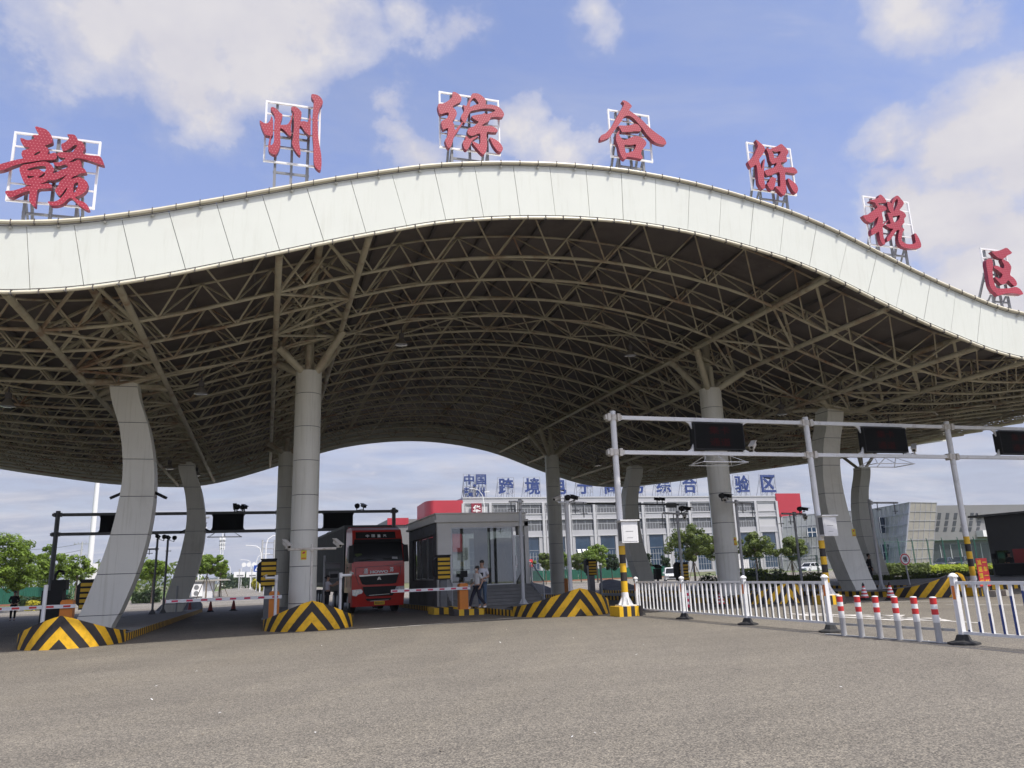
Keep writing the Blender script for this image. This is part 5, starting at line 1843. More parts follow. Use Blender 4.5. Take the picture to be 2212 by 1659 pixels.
def cone(label, p, h=.68, dark=False, group='traffic cones'):
    t = thing('traffic_cone', label, 'traffic cone', p, random.Random(label).uniform(0, 1), group)
    b = MB()
    b.box(-.2, .2, -.2, .2, 0, .035)
    b.lathe([(.19, .035), (.17, .11)], 4)
    b.build('base', 'rubber', t)
    c = MB()
    rr = lambda z: .155 - (.155 - .045) * (z - .1) / (h - .22)
    zs = [.1 + (h - .22) * i / 7 for i in range(8)]
    pr = [(rr(zs[0]), zs[0])]
    for i in range(7):
        k = 1 if i % 2 else 0
        pr += [(rr(zs[i]) + .0004, zs[i] + .0005, k), (rr(zs[i + 1]), zs[i + 1], k)]
    c.lathe(pr, 16)
    c.build('body', ['red', 'sign_white'] if not dark else ['truck_red2', 'truck_red2'], t, True)
    d = MB()
    d.lathe([(.052, h - .12), (.045, h - .05), (.02, h - .03), (.035, h)], 10)
    d.build('tip', 'rubber', t)
    return t


cone('red and white striped cone before the right curved pillar, left of two', (22.15, 25.0, 0), .66)
cone('red and white striped cone below the round slow sign, right of two', (22.75, 24.3, 0), .66)
cone('striped cone seen between pickets of the white fence, in front of the right round column', (at(1557, 1300, 26.2).x, 26.2, 0), .62)
stp = MB()
sx = at(1486, 1300, 25.5).x
for i in range(6):
    stp.lathe([(.06, .08 + .1 * i), (.06, .179 + .1 * i)], 12, (sx, 25.5, 0), i % 2)
stp.lathe([(.16, 0), (.15, .06), (.065, .08)], 12, (sx, 25.5, 0), 2)
one(stp, 'striped_stub', ['pink_red', 'sign_white', 'rubber'], 'short pink and white striped stub seen between pickets of the white fence', 'bollard', (sx, 25.5, 0))
for lab, px, py in (('dark cone in the empty left lane, leftmost of three', 409, 1325), ('dark cone in the empty left lane, middle of three', 454, 1322), ('dark cone in the empty left lane, rightmost of three', 504, 1319)):
    p = ground(px, py)
    cone(lab, p, .8, True, 'cones closing the left lane')

# ------------------------------------------------------------------ signs
sp = at(1955, 1208, 29.3)
t = thing('slow_sign', 'round white sign with red rim reading 慢 on a grey pole before the hedge', 'sign', (sp.x + .1, 29.3, .2), 0, None, world=True)
ang = R(-4)
ax_ = Vector((math.cos(ang), math.sin(ang), 0))
nn = Vector((math.sin(ang), -math.cos(ang), 0))
cc = Vector((sp.x, 29.3, sp.z))
d = MB()


def disc(mb, c, r, n0, dep, m, seg=32):
    pts = [c + ax_ * r * math.cos(2 * math.pi * i / seg) + Vector((0, 0, 1)) * r * math.sin(2 * math.pi * i / seg) for i in range(seg)]
    mb.prism([p + nn * n0 for p in pts], nn * -dep, m)


disc(d, cc, .275, 0, .02, 0)
disc(d, cc, .262, .003, .003, 1)
disc(d, cc, .205, .006, .003, 0)
fit_text(d, '慢', cc + nn * .009, .24, .25, ax_, (0, 0, 1), .02, 0, 2)
d.build('sign_face', ['sign_white', 'red', 'blackpaint'], t)
q = MB()
q.tube([(sp.x + .1, 29.34, .2), (cc.x - nn.x * .05, cc.y - nn.y * .05, cc.z + .1)], .035, 10)
q.build('pole', 'grey_pole', t)

bt = at(2118, 1206, 23.2)
t = thing('banner_sign', 'red sign board with yellow characters 减速慢行 一车一杆 beside a striped gantry post', 'sign', (bt.x, 23.2, 0), 0, None, world=True)
d = MB()
x0, x1, z1 = bt.x - .27, bt.x + .27, bt.z
z0 = z1 - 1.04
d.box(x0, x1, 23.18, 23.2, z0, z1, 0)
for k, (wd, cx) in enumerate((('减速慢行', -.13), ('一车一杆', .13))):
    for i, ch in enumerate(wd):
        w = .2
        hh = .2 if ch != '一' else .035
        fit_text(d, ch, (bt.x + cx, 23.1785, z1 - .15 - .247 * i), w, hh, (1, 0, 0), (0, 0, 1), .015, 0, 1)
d.build('board', ['red', 'text_yellow'], t)
q = MB()
for s in (-.12, .12):
    q.box(bt.x + s - .02, bt.x + s + .02, 23.201, 23.24, 0.0, z0 + .3)
    q.bar((bt.x + s, 23.22, z0 + .6), (bt.x + s, 23.65, .02), .03, .03)
q.build('stand', 'dark_steel', t)
one_ = MB()
for i, dx in enumerate((0, .62)):
    one_.box(bt.x - .12 + dx, bt.x + .12 + dx, 22.7 + .1 * i, 23.0 + .1 * i, 0, .22)
one(one_, 'ballast_block', 'kerbstone', 'pale concrete blocks at the foot of the red sign board', 'block', (bt.x, 22.8, 0))

# ------------------------------------------------------------------ lamps hanging under the roof
LG = 'bell lamps under the canopy'
base = None
for lab, px, py, Y in (('bell lamp under the roof at the far left edge', 20, 840, 30), ('bell lamp under the roof between the left curved pillar and left round column', 436, 816, 30), ('bell lamp high under the wave, right of the left round column', 867, 707, 30),
                       ('bell lamp high under the wave, left of the right round column', 1359, 736, 30), ('bell lamp under the roof right of the right round column', 1685, 860, 30), ('bell lamp under the roof right of the right curved pillar', 1919, 904, 30),
                       ('bell lamp deep under the roof, above the rear gantry', 428, 965, 50), ('bell lamp deep under the roof, left of the rear left round column', 372, 925, 46), ('bell lamp deep under the roof at right of the rear right column', 1290, 985, 50)):
    p = at(px, py, Y)
    zc = prof(p.x, Y) + .05
    if base is None:
        base = thing('pendant_lamp', lab, 'lamp', (p.x, Y, zc), 0, LG)
        s = MB()
        s.tube([(0, 0, .1), (0, 0, -.22)], .03, 8)
        s.box(-.09, .09, -.09, .09, -.42, -.2)
        s.build('stem', 'purlin', base)
        s = MB()
        s.lathe([(.08, -.42), (.14, -.5), (.21, -.60), (.26, -.68), (.255, -.69)], 18, caps=False)
        s.build('shade', 'ceramic', base, True)
        s = MB()
        s.lathe([(.25, -.685), (.17, -.70), (.05, -.71)], 18)
        s.build('lens', 'lamp_glass', base, True)
    else:
        dup(base, (p.x, Y, zc), 0, lab)
# floodlights clamped to the curved pillars
for lab, X, Y, z, w in (('black floodlight pair on the left front curved pillar', -4.35, 29.6, at(290, 1063, 29.6).z, .52), ('black floodlight pair on the left rear curved pillar', -4.05, 49.6, at(385, 1143, 49.6).z, .52)):
    t = thing('floodlight_pair', lab, 'floodlight', (X, Y, z), 0, 'floodlights on the pillars', world=True)
    for s in (-1, 1):
        b = MB()
        a = Vector((X + s * (w - .05), Y, z))
        b.bar(a, a + Vector((s * .42, -.1, -.22)), .22, .09)
        b.tube([(X + s * (w - .12), Y, z), a], .03, 6)
        b.build('floodlight', 'black', t)


# ------------------------------------------------------------------ the booth
BY = 35.2
bxl, bxr = at(946, 1250, BY).x, at(1137, 1250, BY).x
zc0 = at(944, 1108, BY - .3).z          # top of the cornice
FZ = 1.0
BB = 42.6
booth = thing('guard_booth', 'flat-roofed grey booth with a wide window and front steps beside the red lorry', 'booth', ((bxl + bxr) / 2, BY + 3, gz(BY) + .2), 0, None, world=True)
wl, wr = at(975, 1200, BY).x, at(1111, 1200, BY).x
wt_ = at(1040, 1138, BY).z
w = MB()
zt = zc0 - .42
w.box(bxl, wl, BY, BY + .25, gz(BY) + .15, zt)                  # front, left of the window
w.box(wr + .75, bxr, BY, BY + .25, gz(BY) + .15, zt)            # front, right of the door
w.box(wl, wr + .75, BY, BY + .25, wt_, zt)                      # over the opening
w.box(bxl, bxr, BY + .25, BB, gz(BY) - .3, FZ - .01)            # plinth and floor
w.box(bxl, bxr, BY + .25, BB, zt - .12, zt)                     # ceiling
w.box(bxr - .22, bxr, BY + .25, BB, FZ, FZ + .6)                # right side wall with long window
w.box(bxr - .22, bxr, BY + .25, BY + .7, FZ + .6, zt - .12)
w.box(bxr - .22, bxr, BB - .5, BB, FZ + .6, zt - .12)
w.box(bxr - .22, bxr, BY + .7, BB - .5, FZ + 2.75, zt - .12)
w.box(bxl + .22, bxl + .5, BB - .25, BB, FZ, zt - .12)          # rear wall: piers with openings
w.box(lerp(bxl, bxr, .50), lerp(bxl, bxr, .56), BB - .25, BB, FZ, zt - .12)
w.box(bxr - .42, bxr - .22, BB - .25, BB, FZ, FZ + 2.76)
w.box(bxl + .22, bxr - .22, BB - .25, BB, FZ + 2.75, zt - .122)
w.box(bxl + .22, bxr - .22, BB - .24, BB - .01, FZ, FZ + .55)
w.build('wall', 'booth', booth)
w = MB()
sy0, sy1 = BY + .9, BY + 6.3
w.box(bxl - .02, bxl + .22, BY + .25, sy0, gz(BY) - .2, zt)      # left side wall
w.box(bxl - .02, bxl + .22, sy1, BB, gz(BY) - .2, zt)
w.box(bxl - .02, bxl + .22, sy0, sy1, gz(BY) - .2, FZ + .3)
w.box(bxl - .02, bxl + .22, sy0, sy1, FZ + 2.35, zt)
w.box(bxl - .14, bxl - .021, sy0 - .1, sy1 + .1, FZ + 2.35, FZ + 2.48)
w.build('side_wall', 'booth_shaded', booth)
w = MB()
for dz, o, h in ((0, .16, .10), (.10, .06, .27), (.37, .14, .06)):
    w.box(bxl - o, bxr + o, BY - o, BB + o, zt + dz, zt + dz + h)
w.build('cornice', 'booth', booth)
w = MB()
w.box(at(1031, 1200, BY + 2.4).x, at(1054, 1200, BY + 2.4).x, BY + 2.4, BY + 3.0, FZ, zt - .121)
w.build('inner_pier', 'inside', booth)
g = MB()
g.box(wl + .05, wr - .05, BY + .10, BY + .112, FZ + .05, wt_ - .05)
o = g.build('front_window', 'glass', booth)
f = MB()
for a in (wl, wr - .05):
    f.box(a, a + .05, BY + .06, BY + .16, FZ, wt_)
f.box(wl + .05, wr - .05, BY + .06, BY + .16, wt_ - .05, wt_)
f.box(wl + .05, wr - .05, BY + .06, BY + .16, FZ, FZ + .05)
f.build('window_frame', 'alu', o)
d = MB()
d.box(wr + .06, wr + .68, BY + .1, BY + .14, FZ, FZ + 2.2)
o = d.build('door', 'glass', booth)
f = MB()
for a in (wr, wr + .69):
    f.box(a, a + .06, BY + .04, BY + .2, FZ, FZ + 2.26)
f.box(wr + .06, wr + .69, BY + .04, BY + .2, FZ + 2.2, FZ + 2.26)
f.box(wr + .08, wr + .14, BY + .02, BY + .1, FZ + .9, FZ + 1.3)
f.build('door_frame', 'alu', o)
g = MB()
g.box(bxl + .08, bxl + .092, sy0 + .05, sy1 - .05, FZ + .35, FZ + 2.3)
o = g.build('side_window', 'glass', booth)
f = MB()
for a in (sy0, lerp(sy0, sy1, .33), lerp(sy0, sy1, .66), sy1 - .05):
    f.box(bxl + .05, bxl + .13, a, a + .05, FZ + .3, FZ + 2.35)
f.box(bxl + .052, bxl + .128, sy0, sy1, FZ + .3, FZ + .35)
f.build('window_frame', 'grey_pole', o)
s = MB()
stl, str_ = at(972, 1285, 33.6).x, at(1165, 1285, 33.6).x
n_st = 6
i0 = gz(34) + .2
for k in range(n_st):
    zz0, zz1 = i0 + (FZ - i0) * k / n_st, i0 + (FZ - i0) * (k + 1) / n_st
    y0 = BY - .30 * (n_st - k)
    s.box(stl, str_ + .35 - .06 * k, y0, BY - .001, zz0, zz1 - (.004 if k < n_st - 1 else .006))
s.build('steps', 'step', booth)
# handrails
for nm, x in (('l', stl + .05), ('r', str_ + .15)):
    h = MB()
    ytop, ybot = BY - .15, BY - 1.85
    rail = [(x, BY - .02, FZ + .95), (x, ytop - .1, FZ + .95), (x, ybot, i0 + .95)]
    h.tube(rail, .028, 8)
    h.tube([(x, ybot, i0), (x, ybot, i0 + .95)], .03, 8)
    h.tube([(x, BY - .1, FZ), (x, BY - .1, FZ + .95)], .03, 8)
    for q in range(1, 14):
        tt_ = q / 14
        y = lerp(ybot, BY - .1, tt_)
        zf = min(FZ, i0 + (FZ - i0) * tt_)
        h.tube([(x, y, zf + .02), (x, y, lerp(i0, FZ, tt_) + .93)], .011, 5, caps=False)
    h.tube([(x, ybot, i0 + .12), (x, BY - .1, FZ + .12)], .016, 6)
    h.build('handrail', 'galv', booth)

# things inside and on the steps
t = thing('cupboard', 'tall dark cupboard standing inside the booth, at the right of its window', 'cupboard', (at(1088, 1250, BY + 1.6).x, BY + 1.6, FZ), 0, None, world=True)
cx = at(1090, 1250, BY + 1.6).x
m_ = MB()
m_.box(cx - .62, cx + .50, BY + 1.3, BY + 1.9, FZ, FZ + 2.15)
m_.build('body', 'dark_steel', t)
m_ = MB()
m_.box(cx - .06, cx + .46, BY + 1.285, BY + 1.299, FZ + .06, FZ + 2.1)
m_.box(cx - .02, cx + .0, BY + 1.26, BY + 1.284, FZ + 1.0, FZ + 1.15)
m_.build('door', 'grey_pole', t)
t = thing('desk', 'dark desk with a monitor inside the booth window', 'desk', (at(1015, 1250, BY + 1).x, BY + 1.2, FZ), 0, None, world=True)
cx = at(1015, 1250, BY + 1).x
m_ = MB()
m_.box(cx - .9, cx + 1.2, BY + .9, BY + 1.6, FZ + .72, FZ + .76)
m_.build('top', 'inside', t)
m_ = MB()
m_.box(cx - .88, cx - .84, BY + .95, BY + 1.55, FZ, FZ + .72)
m_.box(cx + .5, cx + 1.18, BY + .95, BY + 1.55, FZ, FZ + .72)
m_.build('pedestals', 'inside', t)
t = thing('monitor', 'small black monitor on a thin stand in front of the booth window', 'monitor', (at(1013, 1255, BY - .2).x, BY - .3, FZ), 0, None, world=True)
p0 = at(1002, 1240, BY - .3)
m_ = MB()
m_.box(p0.x - .16, p0.x + .16, BY - .34, BY - .28, p0.z - .14, p0.z + .15)
m_.build('screen', 'black', t)
m_ = MB()
m_.tube([(p0.x, BY - .28, FZ), (p0.x, BY - .28, p0.z)], .035, 8)
m_.box(p0.x - .15, p0.x + .15, BY - .3, BY - .06, FZ, FZ + .02)
m_.build('stand', 'dark_steel', t)
m_ = MB()
a, b_ = at(955, 1262, BY - .55), at(1004, 1262, BY - .55)
m_.box(a.x, b_.x, BY - .6, BY - .45, FZ - .14, FZ + .16)
m_.box(a.x, b_.x, BY - .602, BY - .601, FZ + .02, FZ + .035)
one(m_, 'bench_beam', 'white2', 'long white beam lying on the top step below the booth window', 'beam', ((a.x + b_.x) / 2, BY - .5, FZ - .14))

# second booth at the right edge: the camera sees its long left side
GXL = at(2140, 1200, 41.5).x


def at_x(px, py, X):
    """the point of the wall plane x = X that shows at this pixel"""
    d = ray(px, py)
    return EYEP + d * (X / d.x)


gzt = at_x(2132, 1117, GXL).z
gy0, gy1 = at_x(2330, 1200, GXL).y, 41.5
t = thing('guard_booth', 'dark grey booth with thin overhanging roof at the right edge', 'booth', (GXL + 2, 37, .2), 0, None, world=True)
ya, yb = at_x(2183, 1215, GXL).y, at_x(2153, 1215, GXL).y
wz0, wz1 = at_x(2168, 1245, GXL).z, at_x(2168, 1189, GXL).z
w = MB()
w.box(GXL, GXL + .25, gy0, ya, .1, gzt)
w.box(GXL, GXL + .25, yb, gy1, .1, gzt)
w.box(GXL, GXL + .25, ya, yb, .1, wz0)
w.box(GXL, GXL + .25, ya, yb, wz1, gzt)
w.box(GXL + .25, GXL + 4, gy1 - .25, gy1, .1, gzt)
w.box(GXL + .25, GXL + 4, gy0, gy0 + .25, .1, gzt)
w.box(GXL + 1.2, GXL + 1.25, gy0 + .25, gy1 - .25, .1, gzt, 1)
w.build('wall', ['guard_grey', 'black'], t)
w = MB()
w.box(GXL - .9, GXL + 4.8, gy0 - .8, gy1 + .5, gzt, gzt + .14)
w.build('roof', 'dark_steel', t)
w = MB()
p_, q_ = at_x(2250, 1222, GXL), at_x(2187, 1186, GXL)
w.box(GXL - .03, GXL - .004, p_.y, q_.y, q_.z - .95, q_.z)
w.build('notice_board', 'red', t)
w = MB()
w.box(GXL + .1, GXL + .112, ya + .02, yb - .02, wz0 + .02, wz1 - .02)
w.build('window', 'glass', t)
px_ = GXL - .5
py_ = at_x(2154, 1240, px_).y
t = thing('camera_tripod', 'black tripod standing beside the dark booth at the right edge', 'tripod', (px_, py_, .2), 0, None, world=True)
w = MB()
for a in (0, 2.1, 4.2):
    w.tube([(px_, py_, 1.25), (px_ + .3 * math.cos(a), py_ + .3 * math.sin(a), .2)], .016, 6)
w.build('legs', 'black', t)
w = MB()
w.box(px_ - .08, px_ + .08, py_ - .1, py_ + .1, 1.25, 1.6)
w.build('head', 'black', t)
TXX = GXL - 1.5
TYY = at_x(2195, 1260, TXX).y
t = thing('table', 'dark table in front of the dark booth at the right edge', 'table', (TXX, TYY, .2), 0, None, world=True)
w = MB()
w.box(TXX - .4, TXX + .4, TYY - 1.6, TYY + 1.1, .90, .95)
w.build('top', 'inside', t)
w = MB()
w.box(TXX - .38, TXX - .34, TYY - 1.55, TYY + 1.05, .2, .90)
w.box(TXX - .34, TXX + .36, TYY + 1.01, TYY + 1.05, .2, .90)
w.build('panels', 'black', t)

# ------------------------------------------------------------------ the lorry
TR = thing('container_lorry', 'red lorry with dark container waiting at the barrier beside the booth', 'lorry', (5.12, 37.3, gz(37.5)), R(3.3))


def zz(y):
    return 3.9 - (y - 385) / 269.0 - gz(37.5)


def xx3(x):
    return (x - 1152) / 270.0


def fpoly(mb, pts, y, d, m=0):
    """outline in the front view, set at depth y (negative = towards us), d thick"""
    mb.prism([(xx3(a), y, zz(b)) for a, b in pts], (0, d, 0), m)


W2 = 1.25
c = MB()
# shell of the cab: side profile pulled across, slightly narrower at the top
sidep = [(.03, .95), (.0, 1.75), (.02, 2.40), (.16, 3.02), (.30, 3.45), (.52, 3.86), (1.15, 4.0), (2.25, 4.0), (2.28, .95)]
for a, b in zip(sidep, sidep[1:]):
    wa, wb = (W2 - max(0, a[1] - 2.4) * .045), (W2 - max(0, b[1] - 2.4) * .045)
    c.quad((-wa, a[0], a[1]), (wa, a[0], a[1]), (wb, b[0], b[1]), (-wb, b[0], b[1]), 0)
for s in (-1, 1):
    pts = [(s * (W2 - max(0, z - 2.4) * .045), y, z) for y, z in sidep]
    c.poly(pts if s > 0 else pts[::-1], 0)
c.build('cab', 'truck_red', TR, 'sharp')
m_ = MB()
m_.hexa([(-1.2, .05, .32), (1.2, .05, .32), (1.25, .35, .32), (-1.25, .35, .32)], [(-1.25, -.06, 1.02), (1.25, -.06, 1.02), (1.25, .35, 1.02), (-1.25, .35, 1.02)])
m_.box(-1.25, 1.25, .35, 1.0, .5, .95)
m_.build('bumper', 'truck_red', TR)
m_ = MB()
fpoly(m_, [(985, 1278), (1320, 1278), (1300, 1305), (1010, 1305)], -.075, .03)
fpoly(m_, [(950, 1132), (1382, 1132), (1365, 1200), (1330, 1250), (1000, 1250), (965, 1200)], -.09, .05)
m_.build('air_intake', 'black', TR)
m_ = MB()
fpoly(m_, [(1028, 1236), (1290, 1228), (1290, 1233), (1028, 1242)], -.098, .005)
fpoly(m_, [(1045, 1306), (1280, 1300), (1280, 1304), (1045, 1311)], -.082, .005)
m_.build('chrome_strip', 'chrome', TR)
m_ = MB()
fpoly(m_, [(905, 1000), (1412, 992), (1380, 1098), (1340, 1106), (990, 1110), (945, 1100)], -.03, .06)
for k in range(4):
    fpoly(m_, [(925 + 5 * k, 1018 + 22 * k), (1395 - 6 * k, 1012 + 22 * k), (1393 - 6 * k, 1017 + 22 * k), (927 + 5 * k, 1023 + 22 * k)], -.036, .006)
gr = m_.build('grille', 'black', TR)
m_ = MB()
fpoly(m_, [(903, 988), (1412, 974), (1412, 992), (910, 1006)], -.05, .08)
m_.build('grille_bar', 'chrome', gr)
m_ = MB()
for (pts) in ([(1133, 1052), (1155, 1012), (1160, 1030), (1148, 1052)], [(1165, 1012), (1186, 1052), (1172, 1052), (1160, 1030)], [(1138, 1056), (1160, 1036), (1182, 1056), (1160, 1046)]):
    fpoly(m_, pts, -.044, .01)
m_.build('badge', 'chrome', gr)
m_ = MB()
fit_text(m_, 'HOWO', (xx3(1160), -.012, zz(953)), .86, .13, (1, 0, 0), (0, 0, 1), .05, .012, 0)
fit_text(m_, '通', (xx3(990), -.012, zz(940)), .20, .24, (1, 0, 0), (0, 0, 1), .02, .008, 0)
fit_text(m_, '泽', (xx3(1322), -.012, zz(930)), .20, .24, (1, 0, 0), (0, 0, 1), .02, .008, 0)
m_.build('lettering', 'sign_white', TR)
# seams of the front flap
m_ = MB()
for a, b in (((862, 895), (985, 890)), ((985, 890), (1330, 878)), ((1330, 878), (1470, 850)), ((862, 900), (862, 990)), ((862, 990), (905, 1110)), ((1440, 890), (1435, 990)), ((1435, 990), (1395, 1100)), ((1395, 890), (1470, 886))):
    A, B = Vector((xx3(a[0]), -.008, zz(a[1]))), Vector((xx3(b[0]), -.008, zz(b[1])))
    m_.bar(A, B, .014, .02, upv=(0, 1, 0))
m_.build('flap_seams', 'seam', TR)
# windscreen follows the raked front
def rake(z):
    for a, b in zip(sidep, sidep[1:]):
        if a[1] <= z <= b[1]:
            return lerp(a[0], b[0], (z - a[1]) / (b[1] - a[1]))
    return 0.3


m_ = MB()
z0, z1 = zz(822), zz(575)
za, zb_ = zz(590), zz(548)
bot = [(-1.22, rake(z0) - .02, z0), (1.20, rake(z0) - .02, z0)]
topq = [(1.14, rake(z1) - .03, z1), (-1.14, rake(z1) - .03, z1)]
m_.prism([bot[0], bot[1], topq[0], topq[1]], (0, .02, 0), 0)
m_.build('windscreen', 'windscreen', TR)
m_ = MB()
m_.hexa([(-1.16, rake(z1) - .16, z1 - .02), (1.16, rake(z1) - .16, z1 - .02), (1.15, rake(z1) + .1, z1 - .02), (-1.15, rake(z1) + .1, z1 - .02)],
        [(-1.12, rake(zb_) - .12, zb_ + .03), (1.12, rake(zb_) - .12, zb_ + .03), (1.12, rake(zb_) + .1, zb_ + .03), (-1.12, rake(zb_) + .1, zb_ + .03)])
m_.build('sun_visor', 'black', TR)
m_ = MB()
for s in (-1, 1):
    m_.bar((s * .95, rake(z0) - .04, z0 + .06), (s * .25, rake(z0) - .04, z0 + .12), .02, .03)
m_.build('wipers', 'rubber', TR)
m_ = MB()
zc_ = zz(735)
m_.prism([(xx3(848), rake(zc_) - .045, zc_ - .03), (xx3(880), rake(zc_) - .045, zc_ - .10), (xx3(945), rake(zc_) - .045, zc_), (xx3(930), rake(zc_) - .045, zc_ + .06), (xx3(850), rake(zc_) - .045, zc_ + .05)], (0, .004, 0), 0)
zc_ = zz(785)
m_.prism([(xx3(1325), rake(zc_) - .045, zc_ - .06), (xx3(1400), rake(zc_) - .045, zc_ - .06), (xx3(1395), rake(zc_) - .045, zc_ + .05), (xx3(1330), rake(zc_) - .045, zc_ + .06)], (0, .004, 0), 1)
m_.build('windscreen_papers', ['leaf_b', 'grey_pole'], TR)
z2, z3 = zz(532), zz(445)
m_ = MB()
m_.prism([(xx3(868), rake(z2) - .03, z2), (xx3(1392), rake(z2) - .03, z2), (xx3(1388), rake(z3) - .03, z3), (xx3(872), rake(z3) - .03, z3)], (0, .02, 0), 0)
ob = m_.build('roof_panel', 'black', TR)
m_ = MB()
sl = Vector((0, rake(z3) - rake(z2), z3 - z2)).normalized()
for i, ch in enumerate('中国重汽'):
    fit_text(m_, ch, (xx3(1022 + 75 * i), rake(zz(498)) - .037, zz(498)), 0.16, 0.16, (1, 0, 0), sl, .03, 0, 0)
m_.build('roof_lettering', 'sign_white', ob)
for s in (-1, 1):
    h = MB()
    if s < 0:
        pts = [(818, 1165), (930, 1160), (950, 1185), (938, 1212), (890, 1222), (868, 1244), (820, 1232)]
    else:
        pts = [(1362, 1172), (1380, 1142), (1478, 1138), (1482, 1195), (1450, 1218), (1410, 1215), (1395, 1190), (1362, 1188)]
    fpoly(h, pts, -.10, .12)
    hl = h.build('headlight', 'lamp_glass', TR)
    q = MB()
    for cx_, cy_, r in ((848, 1185, .062), (885, 1190, .062), (838, 1218, .05), (870, 1215, .05)):
        X = xx3(cx_) if s < 0 else -xx3(cx_)
        q.tube([(X, -.102, zz(cy_ - (0 if s < 0 else 18))), (X, -.108, zz(cy_ - (0 if s < 0 else 18)))], r, 12)
    q.build('lamp', 'chrome', hl)
m_ = MB()
m_.box(xx3(1095), xx3(1228), -.085, -.07, zz(1356), zz(1314))
pl = m_.build('number_plate', 'yellow', TR)
m_ = MB()
fit_text(m_, '赣BM4855', (xx3(1161), -.0865, zz(1335)), .42, .1, (1, 0, 0), (0, 0, 1), .01, 0, 0)
m_.build('plate_lettering', 'blackpaint', pl)
for s in (-1, 1):
    m_ = MB()
    m_.hexa([(s * 1.32 - .10, -.12, 2.32), (s * 1.32 + .12, -.12, 2.32), (s * 1.32 + .12, .06, 2.32), (s * 1.32 - .10, .06, 2.32)],
            [(s * 1.30 - .11, -.12, 3.12), (s * 1.30 + .09, -.12, 3.12), (s * 1.30 + .09, .06, 3.12), (s * 1.30 - .11, .06, 3.12)])
    m_.tube([(s * 1.3, 0, 3.08), (s * 1.15, .15, 3.18)], .025, 6)
    m_.tube([(s * 1.3, 0, 2.4), (s * 1.2, .15, 2.35)], .025, 6)
    m_.build('mirror', 'black', TR)
    d = MB()
    d.prism([(s * 1.252, .35, 2.42), (s * 1.252, 1.45, 2.42), (s * 1.225, 1.45, 3.1), (s * 1.225, .55, 3.1)], (s * .006, 0, 0))
    dw = d.build('side_window', 'windscreen', TR)
    d = MB()
    d.box(min(s * 1.25, s * 1.262), max(s * 1.25, s * 1.262), .30, .315, 1.2, 2.4)
    d.box(min(s * 1.25, s * 1.262), max(s * 1.25, s * 1.262), 1.5, 1.515, 1.2, 3.1)
    d.box(min(s * 1.25, s * 1.28), max(s * 1.25, s * 1.28), 1.2, 1.4, 2.1, 2.16)
    d.build('door_trim', 'seam', TR)
m_ = MB()
for dx in (-.42, .42):
    m_.box(dx - .05, dx + .05, .5, 14.8, .85, 1.15)
for y in (2.6, 4.5, 7, 10, 13, 14.7):
    m_.box(-.42, .42, y, y + .1, .9, 1.1)
m_.box(-1.2, -.75, 3.0, 4.6, .45, 1.0)
m_.box(.75, 1.2, 3.0, 4.6, .45, 1.0)
m_.box(-1.1, 1.1, 2.5, 14.8, 1.16, 1.3)
m_.build('chassis', 'black', TR)
m_ = MB()
m_.tube([(-1.0, 1.35, .5), (1.0, 1.35, .5)], .07, 8)
m_.box(-.25, .25, .3, 2.2, .45, .95)
m_.build('axle', 'rubber', TR)


def wheel(x, y, w=.3, r=.5):
    a = MB()
    a.tube([(x - w / 2, y, r), (x - w / 2 + .03, y, r), (x + w / 2 - .03, y, r), (x + w / 2, y, r)], [r - .06, r, r, r - .06], 24)
    o = a.build('wheel', 'rubber', TR, 'sharp')
    b = MB()
    sg = 1 if x > 0 else -1
    b.tube([(x + sg * (w / 2 + .002), y, r), (x + sg * (w / 2 + .03), y, r)], [.29, .2], 16)
    b.build('rim', 'galv', o)


for y in (1.35, 4.9, 6.2, 11.5, 12.8, 14.0):
    for s in (-1, 1):
        wheel(s * 1.05, y)
# container: corrugated sides
k = MB()
ct0, ct1, cb, ch_ = 2.75, 14.95, 1.31, 4.25
for s in (-1, 1):
    y = ct0 + .15
    while y < ct1 - .15:
        xo, xi = s * 1.215, s * 1.18
        q = [(xo, y), (xo, y + .10), (xi, y + .14), (xi, y + .24), (xo, y + .28)]
        for a, b in zip(q, q[1:]):
            p4 = [(a[0], a[1], cb + .1), (b[0], b[1], cb + .1), (b[0], b[1], ch_ - .1), (a[0], a[1], ch_ - .1)]
            k.poly(p4 if s > 0 else p4[::-1], 0)
        y += .28
x = -1.08
while x < 1.08:
    q = [(x, ct0 + .02), (x + .10, ct0 + .02), (x + .13, ct0 + .05), (x + .23, ct0 + .05), (x + .26, ct0 + .02)]
    for a, b in zip(q, q[1:]):
        k.quad((a[0], a[1], cb + .1), (b[0], b[1], cb + .1), (b[0], b[1], ch_ - .1), (a[0], a[1], ch_ - .1), 0)
    x += .26
k.box(-1.17, 1.17, ct0 + .08, ct1 - .05, cb + .05, ch_ - .04, 0)
cn = k.build('container', 'container', TR)
k = MB()
for s in (-1, 1):
    for y in (ct0, ct1 - .16):
        k.box(min(s * 1.22, s * 1.06), max(s * 1.22, s * 1.06), y, y + .16, cb, ch_)
    for z in (cb, ch_ - .12):
        k.box(min(s * 1.22, s * 1.12), max(s * 1.22, s * 1.12), ct0 + .16, ct1 - .16, z, z + .12)
for z in (cb, ch_ - .12):
    k.box(-1.06, 1.06, ct0, ct0 + .1, z, z + .12)
k.build('container_frame', 'container', cn)
m_ = MB()
for i in range(5):
    m_.box(-.7 + .3 * i, -.6 + .3 * i, 2.38, 2.6, 1.3, 4.02)
m_.box(-1.1, 1.1, 2.32, 2.38, 3.3, 4.12)
m_.build('cab_rear', 'truck_red2', TR)


